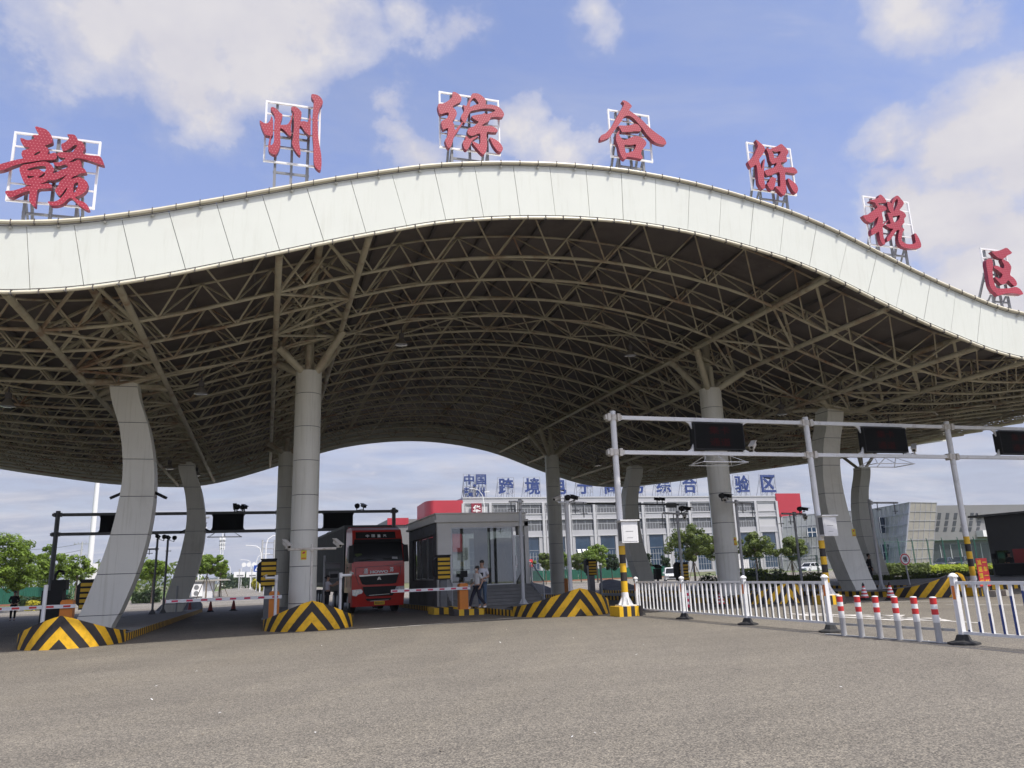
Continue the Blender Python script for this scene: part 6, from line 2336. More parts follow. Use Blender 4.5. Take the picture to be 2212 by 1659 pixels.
# ------------------------------------------------------------------ people
def person(label, loc, rz, P=None, shirt='tee_white', trousers='denim', shoes='sign_white', hair='hair', mask=False, long_sleeves=False, scale=1.0, hat=False, bun=False, logo=None):
    """standing figure, facing local -Y; P overrides joints"""
    J = {
        'pel': (0, 0, .93, .13, .10), 'waist': (0, .0, 1.08, .125, .09), 'chest': (0, 0, 1.30, .155, .10), 'sh': (0, .01, 1.42, .11, .075), 'neck': (0, 0, 1.50, .055), 'jaw': (0, -.015, 1.575, .062, .07), 'head': (0, -.005, 1.655, .078, .095), 'crown': (0, .005, 1.715, .06, .075),
        'sL': (-.175, .01, 1.415, .052), 'eL': (-.215, .02, 1.13, .041), 'wL': (-.225, -.06, .88, .028), 'sR': (.175, .01, 1.415, .052), 'eR': (.215, .02, 1.13, .041), 'wR': (.225, -.06, .88, .028),
        'hL': (-.09, 0, .88, .088), 'kL': (-.10, -.01, .50, .058), 'aL': (-.10, .02, .10, .040), 'tL': (-.105, -.14, .035, .032), 'hR': (.09, 0, .88, .088), 'kR': (.10, -.01, .50, .058), 'aR': (.10, .02, .10, .040), 'tR': (.105, -.14, .035, .032),
    }
    if P:
        for k_, v in P.items():
            J[k_] = tuple(v) + J[k_][len(v):] if len(v) == 3 else tuple(v)
    E = [('pel', 'waist'), ('waist', 'chest'), ('chest', 'sh'), ('sh', 'neck'), ('neck', 'jaw'), ('jaw', 'head'), ('head', 'crown'), ('sh', 'sL'), ('sL', 'eL'), ('eL', 'wL'), ('sh', 'sR'), ('sR', 'eR'), ('eR', 'wR'),
         ('pel', 'hL'), ('hL', 'kL'), ('kL', 'aL'), ('aL', 'tL'), ('pel', 'hR'), ('hR', 'kR'), ('kR', 'aR'), ('aR', 'tR')]
    # hands: palm and five fingers
    for s in 'LR':
        e, w_ = Vector(J['e' + s][:3]), Vector(J['w' + s][:3])
        d = (w_ - e).normalized()
        sgn = -1 if s == 'L' else 1
        side = d.cross(Vector((sgn, 0, 0)))
        if side.length < .2:
            side = d.cross(Vector((0, 0, 1)))
        side.normalize()
        flat = side.cross(d).normalized()
        pm = w_ + d * .075
        J['p' + s] = (*pm, .016, .034)
        E.append(('w' + s, 'p' + s))
        for i, (off, ln) in enumerate(((-.030, .070), (-.010, .082), (.010, .077), (.028, .058))):
            b0 = pm + side * off + d * .015
            m1 = b0 + d * ln * .55 - flat * .008
            m2 = b0 + d * ln - flat * .028
            for nm, q, r in (('a', b0, .0095), ('b', m1, .0085), ('c', m2, .0075)):
                J['f%s%d%s' % (s, i, nm)] = (*q, r)
            E += [('p' + s, 'f%s%da' % (s, i)), ('f%s%da' % (s, i), 'f%s%db' % (s, i)), ('f%s%db' % (s, i), 'f%s%dc' % (s, i))]
        b0 = w_ + d * .035 - side * .034
        J['t' + s + 'a'] = (*b0, .011)
        J['t' + s + 'b'] = (*(b0 + d * .035 - side * .022), .0095)
        J['t' + s + 'c'] = (*(b0 + d * .062 - side * .026), .008)
        E += [('w' + s, 't' + s + 'a'), ('t' + s + 'a', 't' + s + 'b'), ('t' + s + 'b', 't' + s + 'c')]
    root = thing('person', label, 'person', loc, rz)
    root.scale = (scale,) * 3
    skin_mesh('body', J, E, 'pel', ['skin'], root)
    # clothes
    g_ = lambda k_, add: (*J[k_][:3], J[k_][3] + add, (J[k_][4] if len(J[k_]) > 4 else J[k_][3]) + add)
    S = {k_: g_(k_, .022) for k_ in ('pel', 'waist', 'chest')}
    S['sh'] = g_('sh', .014)
    S['sL'], S['sR'] = g_('sL', .020), g_('sR', .020)
    se = [('pel', 'waist'), ('waist', 'chest'), ('chest', 'sh'), ('sh', 'sL'), ('sh', 'sR')]
    for s in 'LR':
        a, b = Vector(J['s' + s][:3]), Vector(J['e' + s][:3])
        if long_sleeves:
            S['e' + s] = g_('e' + s, .016)
            w_ = Vector(J['w' + s][:3])
            S['c' + s] = (*b.lerp(w_, .93), .040, .040)
            se += [('s' + s, 'e' + s), ('e' + s, 'c' + s)]
        else:
            S['m' + s] = (*a.lerp(b, .78), .066, .066)
            se.append(('s' + s, 'm' + s))
    skin_mesh('shirt', S, se, 'chest', [shirt], root)
    T = {k_: g_(k_, .017) for k_ in ('hL', 'kL', 'hR', 'kR')}
    T['pel'] = g_('pel', .008)
    for s in 'LR':
        T['a' + s] = (J['a' + s][0], J['a' + s][1], J['a' + s][2] + .02, .058, .058)
    skin_mesh('trousers', T, [('pel', 'hL'), ('hL', 'kL'), ('kL', 'aL'), ('pel', 'hR'), ('hR', 'kR'), ('kR', 'aR')], 'pel', [trousers], root)
    for s in 'LR':
        a, b = Vector(J['a' + s][:3]), Vector(J['t' + s][:3])
        a = a + (a - b).normalized() * .04
        sh = {'a': (a.x, a.y, b.z + .015, .05, .045), 'b': (*((a + b) / 2).to_tuple()[:2], b.z + .01, .050, .038), 'c': (*b.to_tuple()[:2], b.z, .046, .03)}
        skin_mesh('shoe', sh, [('a', 'b'), ('b', 'c')], 'a', [shoes], root)
    hd = Vector(J['head'][:3])
    nk = Vector(J['neck'][:3])
    m_ = MB()
    m_.ball((hd.x, hd.y + .018, hd.z + .045), .098, 12, 8, 0, (.92, 1.05, .82))
    m_.ball((hd.x, hd.y + .055, hd.z - .01), .075, 10, 6, 0, (1.0, .75, 1.0))
    if bun:
        m_.ball((hd.x, hd.y + .13, hd.z + .0), .05, 8, 6)
    m_.build('hair', hair, root, 'all')
    if hat:
        m_ = MB()
        m_.lathe([(.10, .05), (.12, .09), (.125, .12), (.05, .135)], 14, (hd.x, hd.y, hd.z))
        m_.box(hd.x - .07, hd.x + .07, hd.y - .17, hd.y - .07, hd.z + .05, hd.z + .062)
        m_.build('cap', 'cloth_black', root)
    f = MB()
    f.ball((hd.x, hd.y - .10, hd.z - .025), .019, 8, 5, 0, (.8, 1, 1.2))
    for s in (-1, 1):
        f.ball((hd.x + s * .032, hd.y - .087, hd.z + .012), .011, 6, 4, 1)
        f.box(hd.x + s * .032 - .017, hd.x + s * .032 + .017, hd.y - .097, hd.y - .085, hd.z + .032, hd.z + .038, 1)
        f.ball((hd.x + s * .083, hd.y + .005, hd.z - .005), .024, 6, 5, 0, (.45, .8, 1.2))
    f.box(hd.x - .024, hd.x + .024, hd.y - .088, hd.y - .078, hd.z - .068, hd.z - .060, 2)
    f.build('face', ['skin', 'hair', 'truck_red2'], root)
    if mask:
        f = MB()
        f.ball((hd.x, hd.y - .045, hd.z - .045), .07, 10, 6, 0, (.9, .95, .75))
        f.build('face_mask', 'offwhite', root)
    if logo:
        f = MB()
        ch_j = J['chest']
        f.box(logo[0], logo[1], ch_j[1] - ch_j[4] - .045, ch_j[1] - ch_j[4] - .02, logo[2], logo[3])
        f.build('shirt_print', 'cloth_black', root)
    return root


sc_m = lambda px, y0, y1, Y: (at(px, y0, Y).z - at(px, y1, Y).z) / 1.74
# the two men below the booth steps, walking to the left
pm = at(1036, 1308, 29.9)
ig = gz(30) + .22
person('man in white T-shirt, masked, dark trousers and white shoes, striding left below the booth steps', (at(1032, 1305, 30.3).x, 30.3, ig), R(-72),
       {'aL': (-.06, -.36, .075), 'kL': (-.09, -.22, .49), 'tL': (-.06, -.50, .035), 'kR': (.09, .02, .49), 'aR': (.08, .32, .15), 'tR': (.08, .20, .05), 'eL': (-.22, .05, 1.14), 'wL': (-.17, -.17, .98), 'eR': (.24, .14, 1.15), 'wR': (.20, .02, .92)},
       'tee_grey', 'navy', 'sign_white', mask=True, scale=.93)
person('taller man in white T-shirt with black chest print and blue jeans, behind the masked man', (at(1043, 1305, 30.9).x, 30.9, ig), R(-40),
       {'kL': (-.09, -.10, .49), 'aL': (-.08, -.08, .09), 'tL': (-.08, -.23, .035), 'eL': (-.23, .03, 1.14), 'wL': (-.06, -.20, 1.10), 'eR': (.25, .06, 1.14), 'wR': (.08, -.22, 1.06)},
       'tee_white', 'denim', 'sign_white', scale=1.06, logo=(-.02, .1, 1.16, 1.30))
# guard at the far left, seen from behind
Yp = 55.5
person('guard in dark clothes standing with hands clasped at the far left, behind the boom', (at(26, 1340, Yp).x, Yp, at(26, 1341, Yp).z), R(8),
       {'eL': (-.27, .03, 1.16), 'wL': (-.10, -.16, 1.02), 'eR': (.27, .03, 1.16), 'wR': (.10, -.16, 1.02)}, 'cloth_black', 'cloth_black', 'rubber', long_sleeves=True, scale=1.0)
# officer by the lorry
po = at(708, 1262, 37.8)
oz = at(708, 1243, 37.8).z
person('officer in white short-sleeved shirt with tied-back hair, reaching towards the lorry container', (po.x, 37.8, gz(37.8) + .2), R(80),
       {'eL': (-.24, -.22, 1.22), 'wL': (-.22, -.44, 1.36), 'eR': (.22, -.22, 1.20), 'wR': (.18, -.44, 1.30)}, 'tee_white', 'cloth_black', 'rubber', bun=True, scale=max(.85, (oz - gz(37.8) - .2) / 1.76))
# silhouette leaning at the right curved pillar
Yp = 38.0
pr = at(1884, 1260, Yp)
person('person in black leaning with hand on hip between the two right curved pillars', (at(1884, 1258, Yp).x, Yp, gz(Yp) + .2), R(60),
       {'eR': (.36, .12, 1.16), 'wR': (.18, .02, .98), 'kR': (.12, .0, .48)}, 'cloth_black', 'cloth_black', 'rubber', long_sleeves=True, scale=1.0)
# seated guard at the right edge
SX = GXL - .85
SY = at_x(2187, 1240, SX).y
person('guard in dark uniform and cap sitting at the table by the dark booth, right edge', (SX, SY, .2 - .36 + .04), R(-80),
       {'kL': (-.12, -.42, .80), 'aL': (-.12, -.36, .42), 'tL': (-.12, -.5, .38), 'kR': (.12, -.42, .80), 'aR': (.12, -.36, .42), 'tR': (.12, -.5, .38), 'wL': (-.12, -.34, 1.10), 'wR': (.12, -.34, 1.10), 'hL': (-.1, -.05, .86), 'hR': (.1, -.05, .86)},
       'cloth_black', 'cloth_black', 'rubber', long_sleeves=True, hat=True)
t = thing('stool', 'dark stool under the guard at the right edge', 'stool', (SX, SY, .2), 0)
w = MB()
w.lathe([(.2, .40), (.2, .44)], 14)
w.build('seat', 'black', t)
for a in range(4):
    w = MB()
    w.tube([(.14 * math.cos(a * 1.571), .14 * math.sin(a * 1.571), .40), (.18 * math.cos(a * 1.571), .18 * math.sin(a * 1.571), 0)], .014, 6)
    w.build('leg', 'galv', t)


# ------------------------------------------------------------------ the warehouse behind, with its blue roof characters
WY = 190.0
zt_l, zt_r = at(1002, 1078, WY).z, at(1683, 1067, WY).z
WZ = (zt_l + zt_r) / 2
wx0, wx1 = at(1001, 1150, WY).x, at(1684, 1150, WY).x
wx2 = at(1731, 1100, WY).x
WG = -.28
wh = thing('warehouse', 'long white warehouse with red corner panels and blue characters on its roof', 'warehouse', ((wx0 + wx1) / 2, WY + 10, WG), 0, None, world=True)
NB = 13
bw = (wx1 - wx0) / NB
zl = lambda y: at(1250, y, WY).z                 # heights read at the middle of the front
w = MB()
b1, b2, b3, b4, b5 = zl(1089), zl(1109), zl(1122), zl(1145), zl(1158)
w.box(wx0, wx2, WY + .6, WY + 40, WG, WZ - .1)
for a, b in ((b1, WZ), (b3, b2), (b5, b4)):
    w.box(wx0, wx1, WY + .1, WY + .6, a, b)
w.box(wx0, wx1, WY + .1, WY + .6, WG, WG + .5)
for i in range(NB):
    x = wx0 + i * bw
    for a, b in ((.0, .20), (.80, 1.0)):
        w.box(x + a * bw, x + b * bw, WY + .1, WY + .6, WG + .5, b5)
    w.box(x + .48 * bw, x + .52 * bw, WY + .0, WY + .05, WG, WG + .2)
w.box(wx1, wx2, WY + .1, WY + .6, WG, zl(1122) + 1)
w.box(wx1 - .3, wx2 + .2, WY - .1, WY + .1, WG, zl(1124))
w.build('wall', 'wh_wall', wh)
w = MB()
for i in range(NB + 1):
    x = wx0 + i * bw
    w.box(x - .35, x + .35, WY - .25, WY + .1, WG, WZ - 1.6)
    w.box(x + .6, x + .75, WY - .1, WY + .1, WG, WZ - 2.2)
for z in (WZ - .3, WZ - 1.6, b3, b2 - .1, b5):
    w.box(wx0, wx1, WY - .05, WY + .1, z, z + .25)
w.build('piers', 'wh_pier', wh)
for i in range(NB):
    x = wx0 + i * bw
    if i == 0 or i >= NB - 1:
        s = MB()
        s.box(x + .4, x + bw - .4, WY + .3, WY + .59, b2, b1)
        s.box(x + .4, x + bw - .4, WY + .3, WY + .59, b4, b3)
        s.build('blank_panel', 'wh_pier', wh)
    else:
        for (lo, hi) in ((b2, b1), (b4, b3)):
            g = MB()
            g.box(x + .4, x + bw - .1, WY + .35, WY + .59, lo, hi)
            o = g.build('window', 'wh_win', wh)
            f = MB()
            for k in range(9):
                xx_ = x + .4 + (bw - .5) * k / 8
                f.box(xx_ - .06, xx_ + .06, WY + .28, WY + .349, lo, lerp(lo, hi, .62 if (i + k) % 3 else 1))
            f.box(x + .4, x + bw - .1, WY + .285, WY + .345, lerp(lo, hi, .55), lerp(lo, hi, .60))
            f.build('window_bars', 'mullion', o)
    g = MB()
    g.box(x + .22 * bw, x + .78 * bw, WY + .3, WY + .55, WG + .5, b5)
    o = g.build('glass_bay', 'wh_glass', wh)
    f = MB()
    for k in range(6):
        xx_ = x + bw * (.22 + .56 * k / 5)
        f.box(xx_ - .05, xx_ + .05, WY + .24, WY + .299, WG + .5, lerp(WG, b5, .62))
    for k in range(5):
        zz_ = WG + .5 + (b5 - WG) * .155 * k
        f.box(x + .22 * bw, x + .78 * bw, WY + .245, WY + .295, zz_, zz_ + .09)
    f.build('glazing_bars', 'mullion', o)
    if i in (4,):
        for k in range(3):
            f = MB()
            xx_ = x + bw * (.26 + .19 * k)
            f.bar((xx_, WY - .1, b5 - 3.9), (xx_ + .9, WY - .1, b5 - 3.9), .1, 1.0, upv=(0, .5, 1))
            f.build('open_pane', 'sign_white', o)
w = MB()
w.box(wx1 + .05, wx2, WY - .2, WY + .099, zl(1123), at(1700, 1066, WY).z)
w.build('red_panel', 'wh_red', wh)
# rounded red corner on the left
w = MB()
rx = wx0 - at(938, 1100, WY).x
ring = [(wx0 - .01, WY - .1), (wx0 - rx, WY - .1)] + [(wx0 - rx - 1.8 * math.sin(math.pi / 2 * i / 8), WY - .1 + 4 * (1 - math.cos(math.pi / 2 * i / 8))) for i in range(1, 9)]
ring.append((at(901, 1107, WY + 17).x, WY + 17))
zr0, zr1 = at(960, 1140, WY).z - 6, at(960, 1081, WY).z
for a, b in zip(ring, ring[1:]):
    w.quad((a[0], a[1], zr0), (a[0], a[1], zr1), (b[0], b[1], zr1), (b[0], b[1], zr0), 0)
w.build('red_corner', 'wh_red', wh)
w = MB()
for a, b in zip(ring, ring[1:]):
    w.quad((a[0], a[1] + .3, WG), (a[0], a[1] + .3, zr0), (b[0], b[1] + .3, zr0), (b[0], b[1] + .3, WG), 0)
w.build('corner_wall', 'wh_wall', wh)
w = MB()
cx, cz = at(1029, 1100, WY - .4).x, at(1029, 1098, WY - .4).z
w.box(cx - 1.35, cx + 1.35, WY - .7, WY - .26, cz - 1.8, cz + 1.25, 0)
fit_text(w, '华', (cx, WY - .71, cz - .25), 2.0, 2.1, (1, 0, 0), (0, 0, 1), .03, 0, 1)
w.build('logo_board', ['maroon', 'sign_white'], wh)

SG = 'blue characters on the warehouse roof'


def roof_char(ch, px, py, hpx, wpx, label, base_py):
    c = at(px, py, WY + 2)
    k = (at(px + 50, py, WY + 2).x - c.x) / 50
    w_, h_ = wpx * k, hpx * k
    t = thing('roof_character', label, 'sign', (c.x, WY + 2, WZ), 0, SG, world=True)
    m_ = MB()
    if ch == '·':
        m_.tube([(c.x, WY + 2.05, c.z), (c.x, WY + 1.8, c.z)], w_ / 2, 16)
    else:
        fit_text(m_, ch, (c.x, WY + 1.9, c.z), w_, h_, (1, 0, 0), (0, 0, 1), .022, .3, 0)
    m_.build('letter', 'blue_letter', t)
    f = MB()
    x0_, x1_, z1_ = c.x - w_ * .55, c.x + w_ * .55, c.z + h_ * .55
    zb_ = max(WZ - .12, at(px, base_py, WY + 2).z - 4) if False else WZ - .12
    for i in range(4):
        x = lerp(x0_, x1_, i / 3)
        f.bar((x, WY + 2.2, zb_), (x, WY + 2.2, z1_), .10, .10)
        f.bar((x, WY + 4.6, zb_), (x, WY + 2.3, lerp(zb_, z1_, .75)), .09, .09, upv=(1, 0, 0))
    nz_ = max(3, int((z1_ - zb_) / 1.3))
    for i in range(nz_ + 1):
        z = lerp(zb_, z1_, i / nz_)
        f.bar((x0_, WY + 2.2, z), (x1_, WY + 2.2, z), .07, .07)
        if i < nz_ // 2 + 1:
            z2_ = lerp(zb_, z1_, (i + 1) / nz_)
            f.bar((x0_, WY + 2.21, z), (lerp(x0_, x1_, .33), WY + 2.21, z2_), .06, .06)
            f.bar((lerp(x0_, x1_, .67), WY + 2.21, z2_), (x1_, WY + 2.21, z), .06, .06)
    f.build('lattice', 'lattice', t)
    return t


for ch, px, py, s in (('中', 1013, 1036, 21), ('国', 1039, 1036, 21), ('·', 1025, 1049, 6), ('赣', 1012, 1063, 20), ('州', 1037, 1063, 19)):
    roof_char(ch, px, py, s, s, ('small blue round dot in the cluster at the left end of the warehouse roof' if ch == '·' else 'smaller blue character %s in the cluster at the left end of the warehouse roof' % ch), 1078)
for i, ch in enumerate('跨境电子商务综合试验区'):
    px = 1093 + 56.6 * i
    if ch == '试':
        continue
    roof_char(ch, px, 1051 - .62 * i, 34 - .25 * i, 32 - .15 * i, 'large blue character %s on a lattice frame on the warehouse roof' % ch, 1076)

# lower block behind the lorry
lb = thing('factory_block', 'low grey factory block with red roof band behind the lorry and booth', 'building', (at(870, 1150, 215).x, 215, WG), 0, None, world=True)
w = MB()
xa_, xb_, xc_ = at(838, 1130, 215).x, at(882, 1130, 215).x, at(960, 1130, 215).x
w.box(xa_, xc_, 215, 240, WG, at(900, 1121, 215).z)
w.build('wall', 'office', lb)
w = MB()
w.box(xa_ - .2, xb_, 214.6, 214.95, at(860, 1134, 215).z, at(860, 1119, 215).z)
w.build('red_band', 'wh_red', lb)

# ------------------------------------------------------------------ faceted glass building and grey office block on the right
def grid_face(mb, p00, p10, p11, p01, nu, nv, mface, mbar, bw_=.10):
    p00, p10, p11, p01 = (Vector(p) for p in (p00, p10, p11, p01))
    mb.quad(p00, p10, p11, p01, mface)
    n_ = (p10 - p00).cross(p01 - p00).normalized()
    q = lambda u, v: (p00 * (1 - u) + p10 * u) * (1 - v) + (p01 * (1 - u) + p11 * u) * v + n_ * .04
    for i in range(nu + 1):
        mb.bar(q(i / nu, 0), q(i / nu, 1), bw_, .1, mbar, upv=n_)
    for j in range(nv + 1):
        mb.bar(q(0, j / nv), q(1, j / nv), bw_, .09, mbar, upv=n_)


fb = thing('faceted_building', 'faceted building clad in pale glass panels, with a leaning prism, behind the green fence', 'building', (at(1960, 1200, 109).x, 112, WG), 0, None, world=True)
w = MB()
A0, A1 = at(1888, 1214, 129), at(1876, 1101, 129)
B0, B1 = at(1951, 1214, 107), at(1966, 1085, 107)
C0, C1 = at(2011, 1214, 109), at(2023, 1086, 109)
for v in (A0, B0, C0):
    v.z = WG
grid_face(w, A0, B0, B1, A1, 9, 6, 0, 2)
w.build('left_face', ['panel', 'panel_warm', 'mullion'], fb)
w = MB()
grid_face(w, B0, C0, C1, B1, 5, 7, 1, 2, .07)
D0, D1 = at(2014, 1214, 132), at(2018, 1092, 132)
D0.z = WG
grid_face(w, C0, D0, D1, C1, 5, 7, 1, 2, .07)
w.build('prism', ['panel', 'panel_warm', 'mullion'], fb)
w = MB()
w.poly([A1, B1, C1, D1])
w.build('roof', 'panel', fb)
w = MB()
E0, E1 = at(1690, 1222, 144), at(1690, 1116, 144)
F0, F1 = at(1880, 1214, 138), at(1880, 1100, 138)
E0.z = F0.z = WG
grid_face(w, E0, F0, F1, E1, 18, 5, 0, 2)
w.build('wing', ['panel', 'panel_warm', 'mullion'], fb)
for px, y0, y1, Y in ((1900, 1118, 1152, 121), (1905, 1176, 1210, 120), (1742, 1140, 1160, 141)):
    g = MB()
    a, b = at(px, y1, Y), at(px + 17, y0, Y)
    g.box(a.x, b.x, Y - .5, Y - .2, a.z, b.z, 0)
    for k in range(3):
        x = lerp(a.x, b.x, k / 2)
        g.box(x - .06, x + .06, Y - .56, Y - .501, a.z, b.z, 1)
    g.box(a.x, b.x, Y - .562, Y - .502, (a.z + b.z) / 2 - .06, (a.z + b.z) / 2 + .06, 1)
    g.build('window', ['wh_glass', 'sign_white'], fb)

OY = 118.0
of = thing('office_block', 'long grey office block with rows of narrow windows at the right', 'building', (at(2120, 1200, OY).x, OY + 5, WG), 0, None, world=True)
w = MB()
oz = at(2100, 1091, OY).z
w.box(at(2015, 1150, OY).x, at(2330, 1150, OY).x, OY, OY + 20, at(2100, 1165, OY).z, oz)
w.box(at(2015, 1150, OY).x, at(2330, 1150, OY).x, OY + 1.2, OY + 20, WG, at(2100, 1165, OY).z)
w.box(at(2115, 1150, OY).x, at(2330, 1150, OY).x, OY - .5, OY, at(2150, 1118, OY).z, at(2150, 1108, OY).z)
w.build('wall', 'office', of)
for i in range(6):
    px = 2024 + 17.6 * i
    for j, (ya, yb) in enumerate(((1108, 1122), (1125, 1136), (1139, 1148))):
        g = MB()
        sh_ = -2.2 * j
        a0, a1, b0_, b1_ = at(px + sh_, yb, OY), at(px + 7 + sh_, yb, OY), at(px + 9 + sh_, ya, OY), at(px + 2 + sh_, ya, OY)
        g.prism([(p.x, OY - .06, p.z) for p in (a0, a1, b0_, b1_)], (0, .055, 0), 0)
        g.build('window', 'office_dark', of)
g = MB()
a, b = at(2020, 1208, OY), at(2330, 1166, OY)
g.box(a.x, b.x, OY + .9, OY + 1.15, WG + .3, b.z - .1)
o = g.build('ground_floor_glazing', 'office_dark', of)
g = MB()
for i in range(16):
    x = lerp(a.x, b.x, i / 15)
    g.box(x - .12, x + .12, OY + .8, OY + .899, WG, b.z - .1)
g.build('glazing_posts', 'mullion', o)
g = MB()
a, b = at(2110, 1160, OY), at(2128, 1146, OY)
g.box(a.x, b.x + 2, OY - 1.6, OY, a.z, b.z)
g.build('awning', 'sign_white', of)

# ------------------------------------------------------------------ trees
def leaf_cloud(mb, clumps, per, size, rnd, m=0, flat=.6):
    for (cx, cy, cz, r) in clumps:
        for _ in range(per):
            while True:
                u = Vector((rnd.uniform(-1, 1), rnd.uniform(-1, 1), rnd.uniform(-1, 1)))
                if .02 < u.length < 1:
                    break
            u = u.normalized() * (u.length ** .45)
            p = Vector((cx, cy, cz)) + Vector((u.x, u.y, u.z * .8)) * r
            n_ = (u + Vector((rnd.uniform(-1, 1), rnd.uniform(-1, 1), rnd.uniform(-.4, 1.4))) * flat).normalized()
            a = n_.cross(Vector((rnd.uniform(-1, 1), rnd.uniform(-1, 1), rnd.uniform(-1, 1)))).normalized()
            b = n_.cross(a)
            s = size * rnd.uniform(.6, 1.3)
            mb.quad(p - a * s, p - b * s * .45, p + a * s, p + b * s * .45, m)


def make_tree(name, label, loc, H, cw, th, mat, seed, n=46, per=62, size=.17, staked=False, group='street trees', crown_top=None):
    rnd = random.Random(seed)
    t = thing(name, label, 'tree', loc, rnd.uniform(0, 6), group)
    tr = MB()
    lean = rnd.uniform(-.15, .15)
    top = Vector((lean, rnd.uniform(-.1, .1), H * .72))
    tr.tube([(0, 0, -.1), (lean * .3, 0, th * .6), (lean * .6, 0, th), top], [.15 * H / 7, .12 * H / 7, .10 * H / 7, .03], 8)
    cz = (th + H) / 2
    ch = (H - th) / 2
    tips = []
    for i in range(9):
        a = rnd.uniform(0, 6.28)
        e = Vector((math.cos(a) * cw * rnd.uniform(.35, .8), math.sin(a) * cw * rnd.uniform(.35, .8), cz + ch * rnd.uniform(-.5, .75)))
        s = Vector((lean * .6, 0, th + (e.z - th) * rnd.uniform(.05, .4)))
        tr.tube([s, s.lerp(e, .5) + Vector((0, 0, .12)), e], [.055 * H / 7, .04 * H / 7, .012], 5)
        tips.append(e)
    tr.build('trunk', 'bark', t, True)
    if staked:
        st = MB()
        for i in range(4):
            a = i * 1.57 + .5
            st.tube([(math.cos(a) * 1.1, math.sin(a) * 1.1, -.1), (math.cos(a) * .12, math.sin(a) * .12, th * .85)], .045, 5)
        st.build('stakes', 'stake', t)
    cl = []
    for i in range(n):
        if i < len(tips):
            p = tips[i]
        else:
            while True:
                u = Vector((rnd.uniform(-1, 1), rnd.uniform(-1, 1), rnd.uniform(-1, 1)))
                if .25 < u.length < 1:
                    break
            taper = 1 - .30 * max(0, u.z)
            wv = 1 + .28 * math.sin(3 * math.atan2(u.y, u.x) + seed) * (1 - abs(u.z))
            p = Vector((u.x * cw * taper * wv, u.y * cw * taper * wv, cz + u.z * ch))
        cl.append((p.x, p.y, p.z, rnd.uniform(.11, .30) * (cw + ch) * .60))
    lf = MB()
    leaf_cloud(lf, cl, per, size, rnd)
    lf.build('crown', mat, t)
    return t


def px_tree(label, px, ytop, Y, half_px_, kind='leaf_a', th=1.8, seed=1, staked=False, per=60, n=44, size=None, src=None, name='street_tree'):
    half_px = half_px_ * 1.08
    g = at(px, 1260, Y)
    H = at(px, ytop, Y).z - gz(Y)
    k = (at(px + 10, 1260, Y).x - g.x) / 10
    sz = (size or max(.10, .10 + .0012 * Y)) * .74
    return make_tree(name, label, (g.x, Y, gz(Y)), H, half_px * k, th, kind, seed, n, int(per * 1.7), sz, staked)


px_tree('tall leafy tree at the far left edge, cut by the frame', -6, 1150, 76, 48, 'leaf_a', 1.6, 11, n=56)
px_tree('leafy tree at the far left, in front of the green fence, behind the clasped-hands guard', 42, 1168, 78, 34, 'leaf_a', 1.5, 12)
px_tree('leafy tree behind the left leg of the dark gantry', 104, 1180, 82, 37, 'leaf_a', 2.0, 13)
px_tree('thin leafy tree with open crown, left of the white advertising board', 165, 1200, 84, 32, 'leaf_a', 2.6, 14, per=30)
px_tree('small tree behind the left curved pillar, right of the advertising board', 226, 1218, 95, 24, 'leaf_b', 2.0, 15)
px_tree('round leafy tree seen between the two left curved pillars', 330, 1207, 88, 34, 'leaf_a', 2.6, 16)
px_tree('narrow leafy tree hugging the right side of the rear left curved pillar', 401, 1207, 100, 20, 'leaf_a', 2.4, 17)
px_tree('dense round staked tree at the left of the road beyond the left lane', 446, 1198, 100, 36, 'leaf_a', 3.0, 18, staked=True, n=56, per=75)
px_tree('smaller staked tree at the right of the dense round tree beyond the left lane', 476, 1216, 112, 14, 'leaf_a', 2.6, 19, staked=True)
px_tree('leafy tree right of the booth, behind the stair rail', 1180, 1195, 100, 18, 'leaf_b', 2.0, 21)
px_tree('leafy tree half hidden by the rear right round column', 1215, 1190, 104, 20, 'leaf_a', 2.0, 22)
px_tree('dull green tree beside the bright tree before the warehouse', 1256, 1196, 106, 22, 'leaf_b', 1.8, 23)
px_tree('bright green tree before the warehouse, left of the striped gantry post', 1292, 1176, 98, 25, 'leaf_a', 2.2, 24)
px_tree('dark tree right of the bright tree, next to the striped gantry post', 1324, 1198, 108, 15, 'leaf_dark', 1.6, 25)
px_tree('big bushy staked tree behind the white fence, left of the right round column', 1503, 1137, 77, 40, 'leaf_b', 2.4, 26, staked=True, n=60, per=85)
px_tree('dark bushy tree immediately behind the right round column', 1562, 1150, 80, 26, 'leaf_b', 2.0, 27)
px_tree('broad leafy tree right of the right round column', 1640, 1150, 79, 32, 'leaf_b', 2.4, 28, staked=True, n=54, per=80)
px_tree('broad leafy staked tree left of the right curved pillar', 1716, 1158, 78, 30, 'leaf_b', 2.2, 29, staked=True, n=50, per=75)
px_tree('clipped dark egg-shaped tree close to the warehouse wall, left of the big bushy tree', 1441, 1197, 120, 9, 'leaf_dark', .6, 30, n=26)
px_tree('clipped dark tree by the warehouse wall beside the rear right curved pillar', 1400, 1190, 120, 9, 'leaf_dark', .6, 31, n=26)
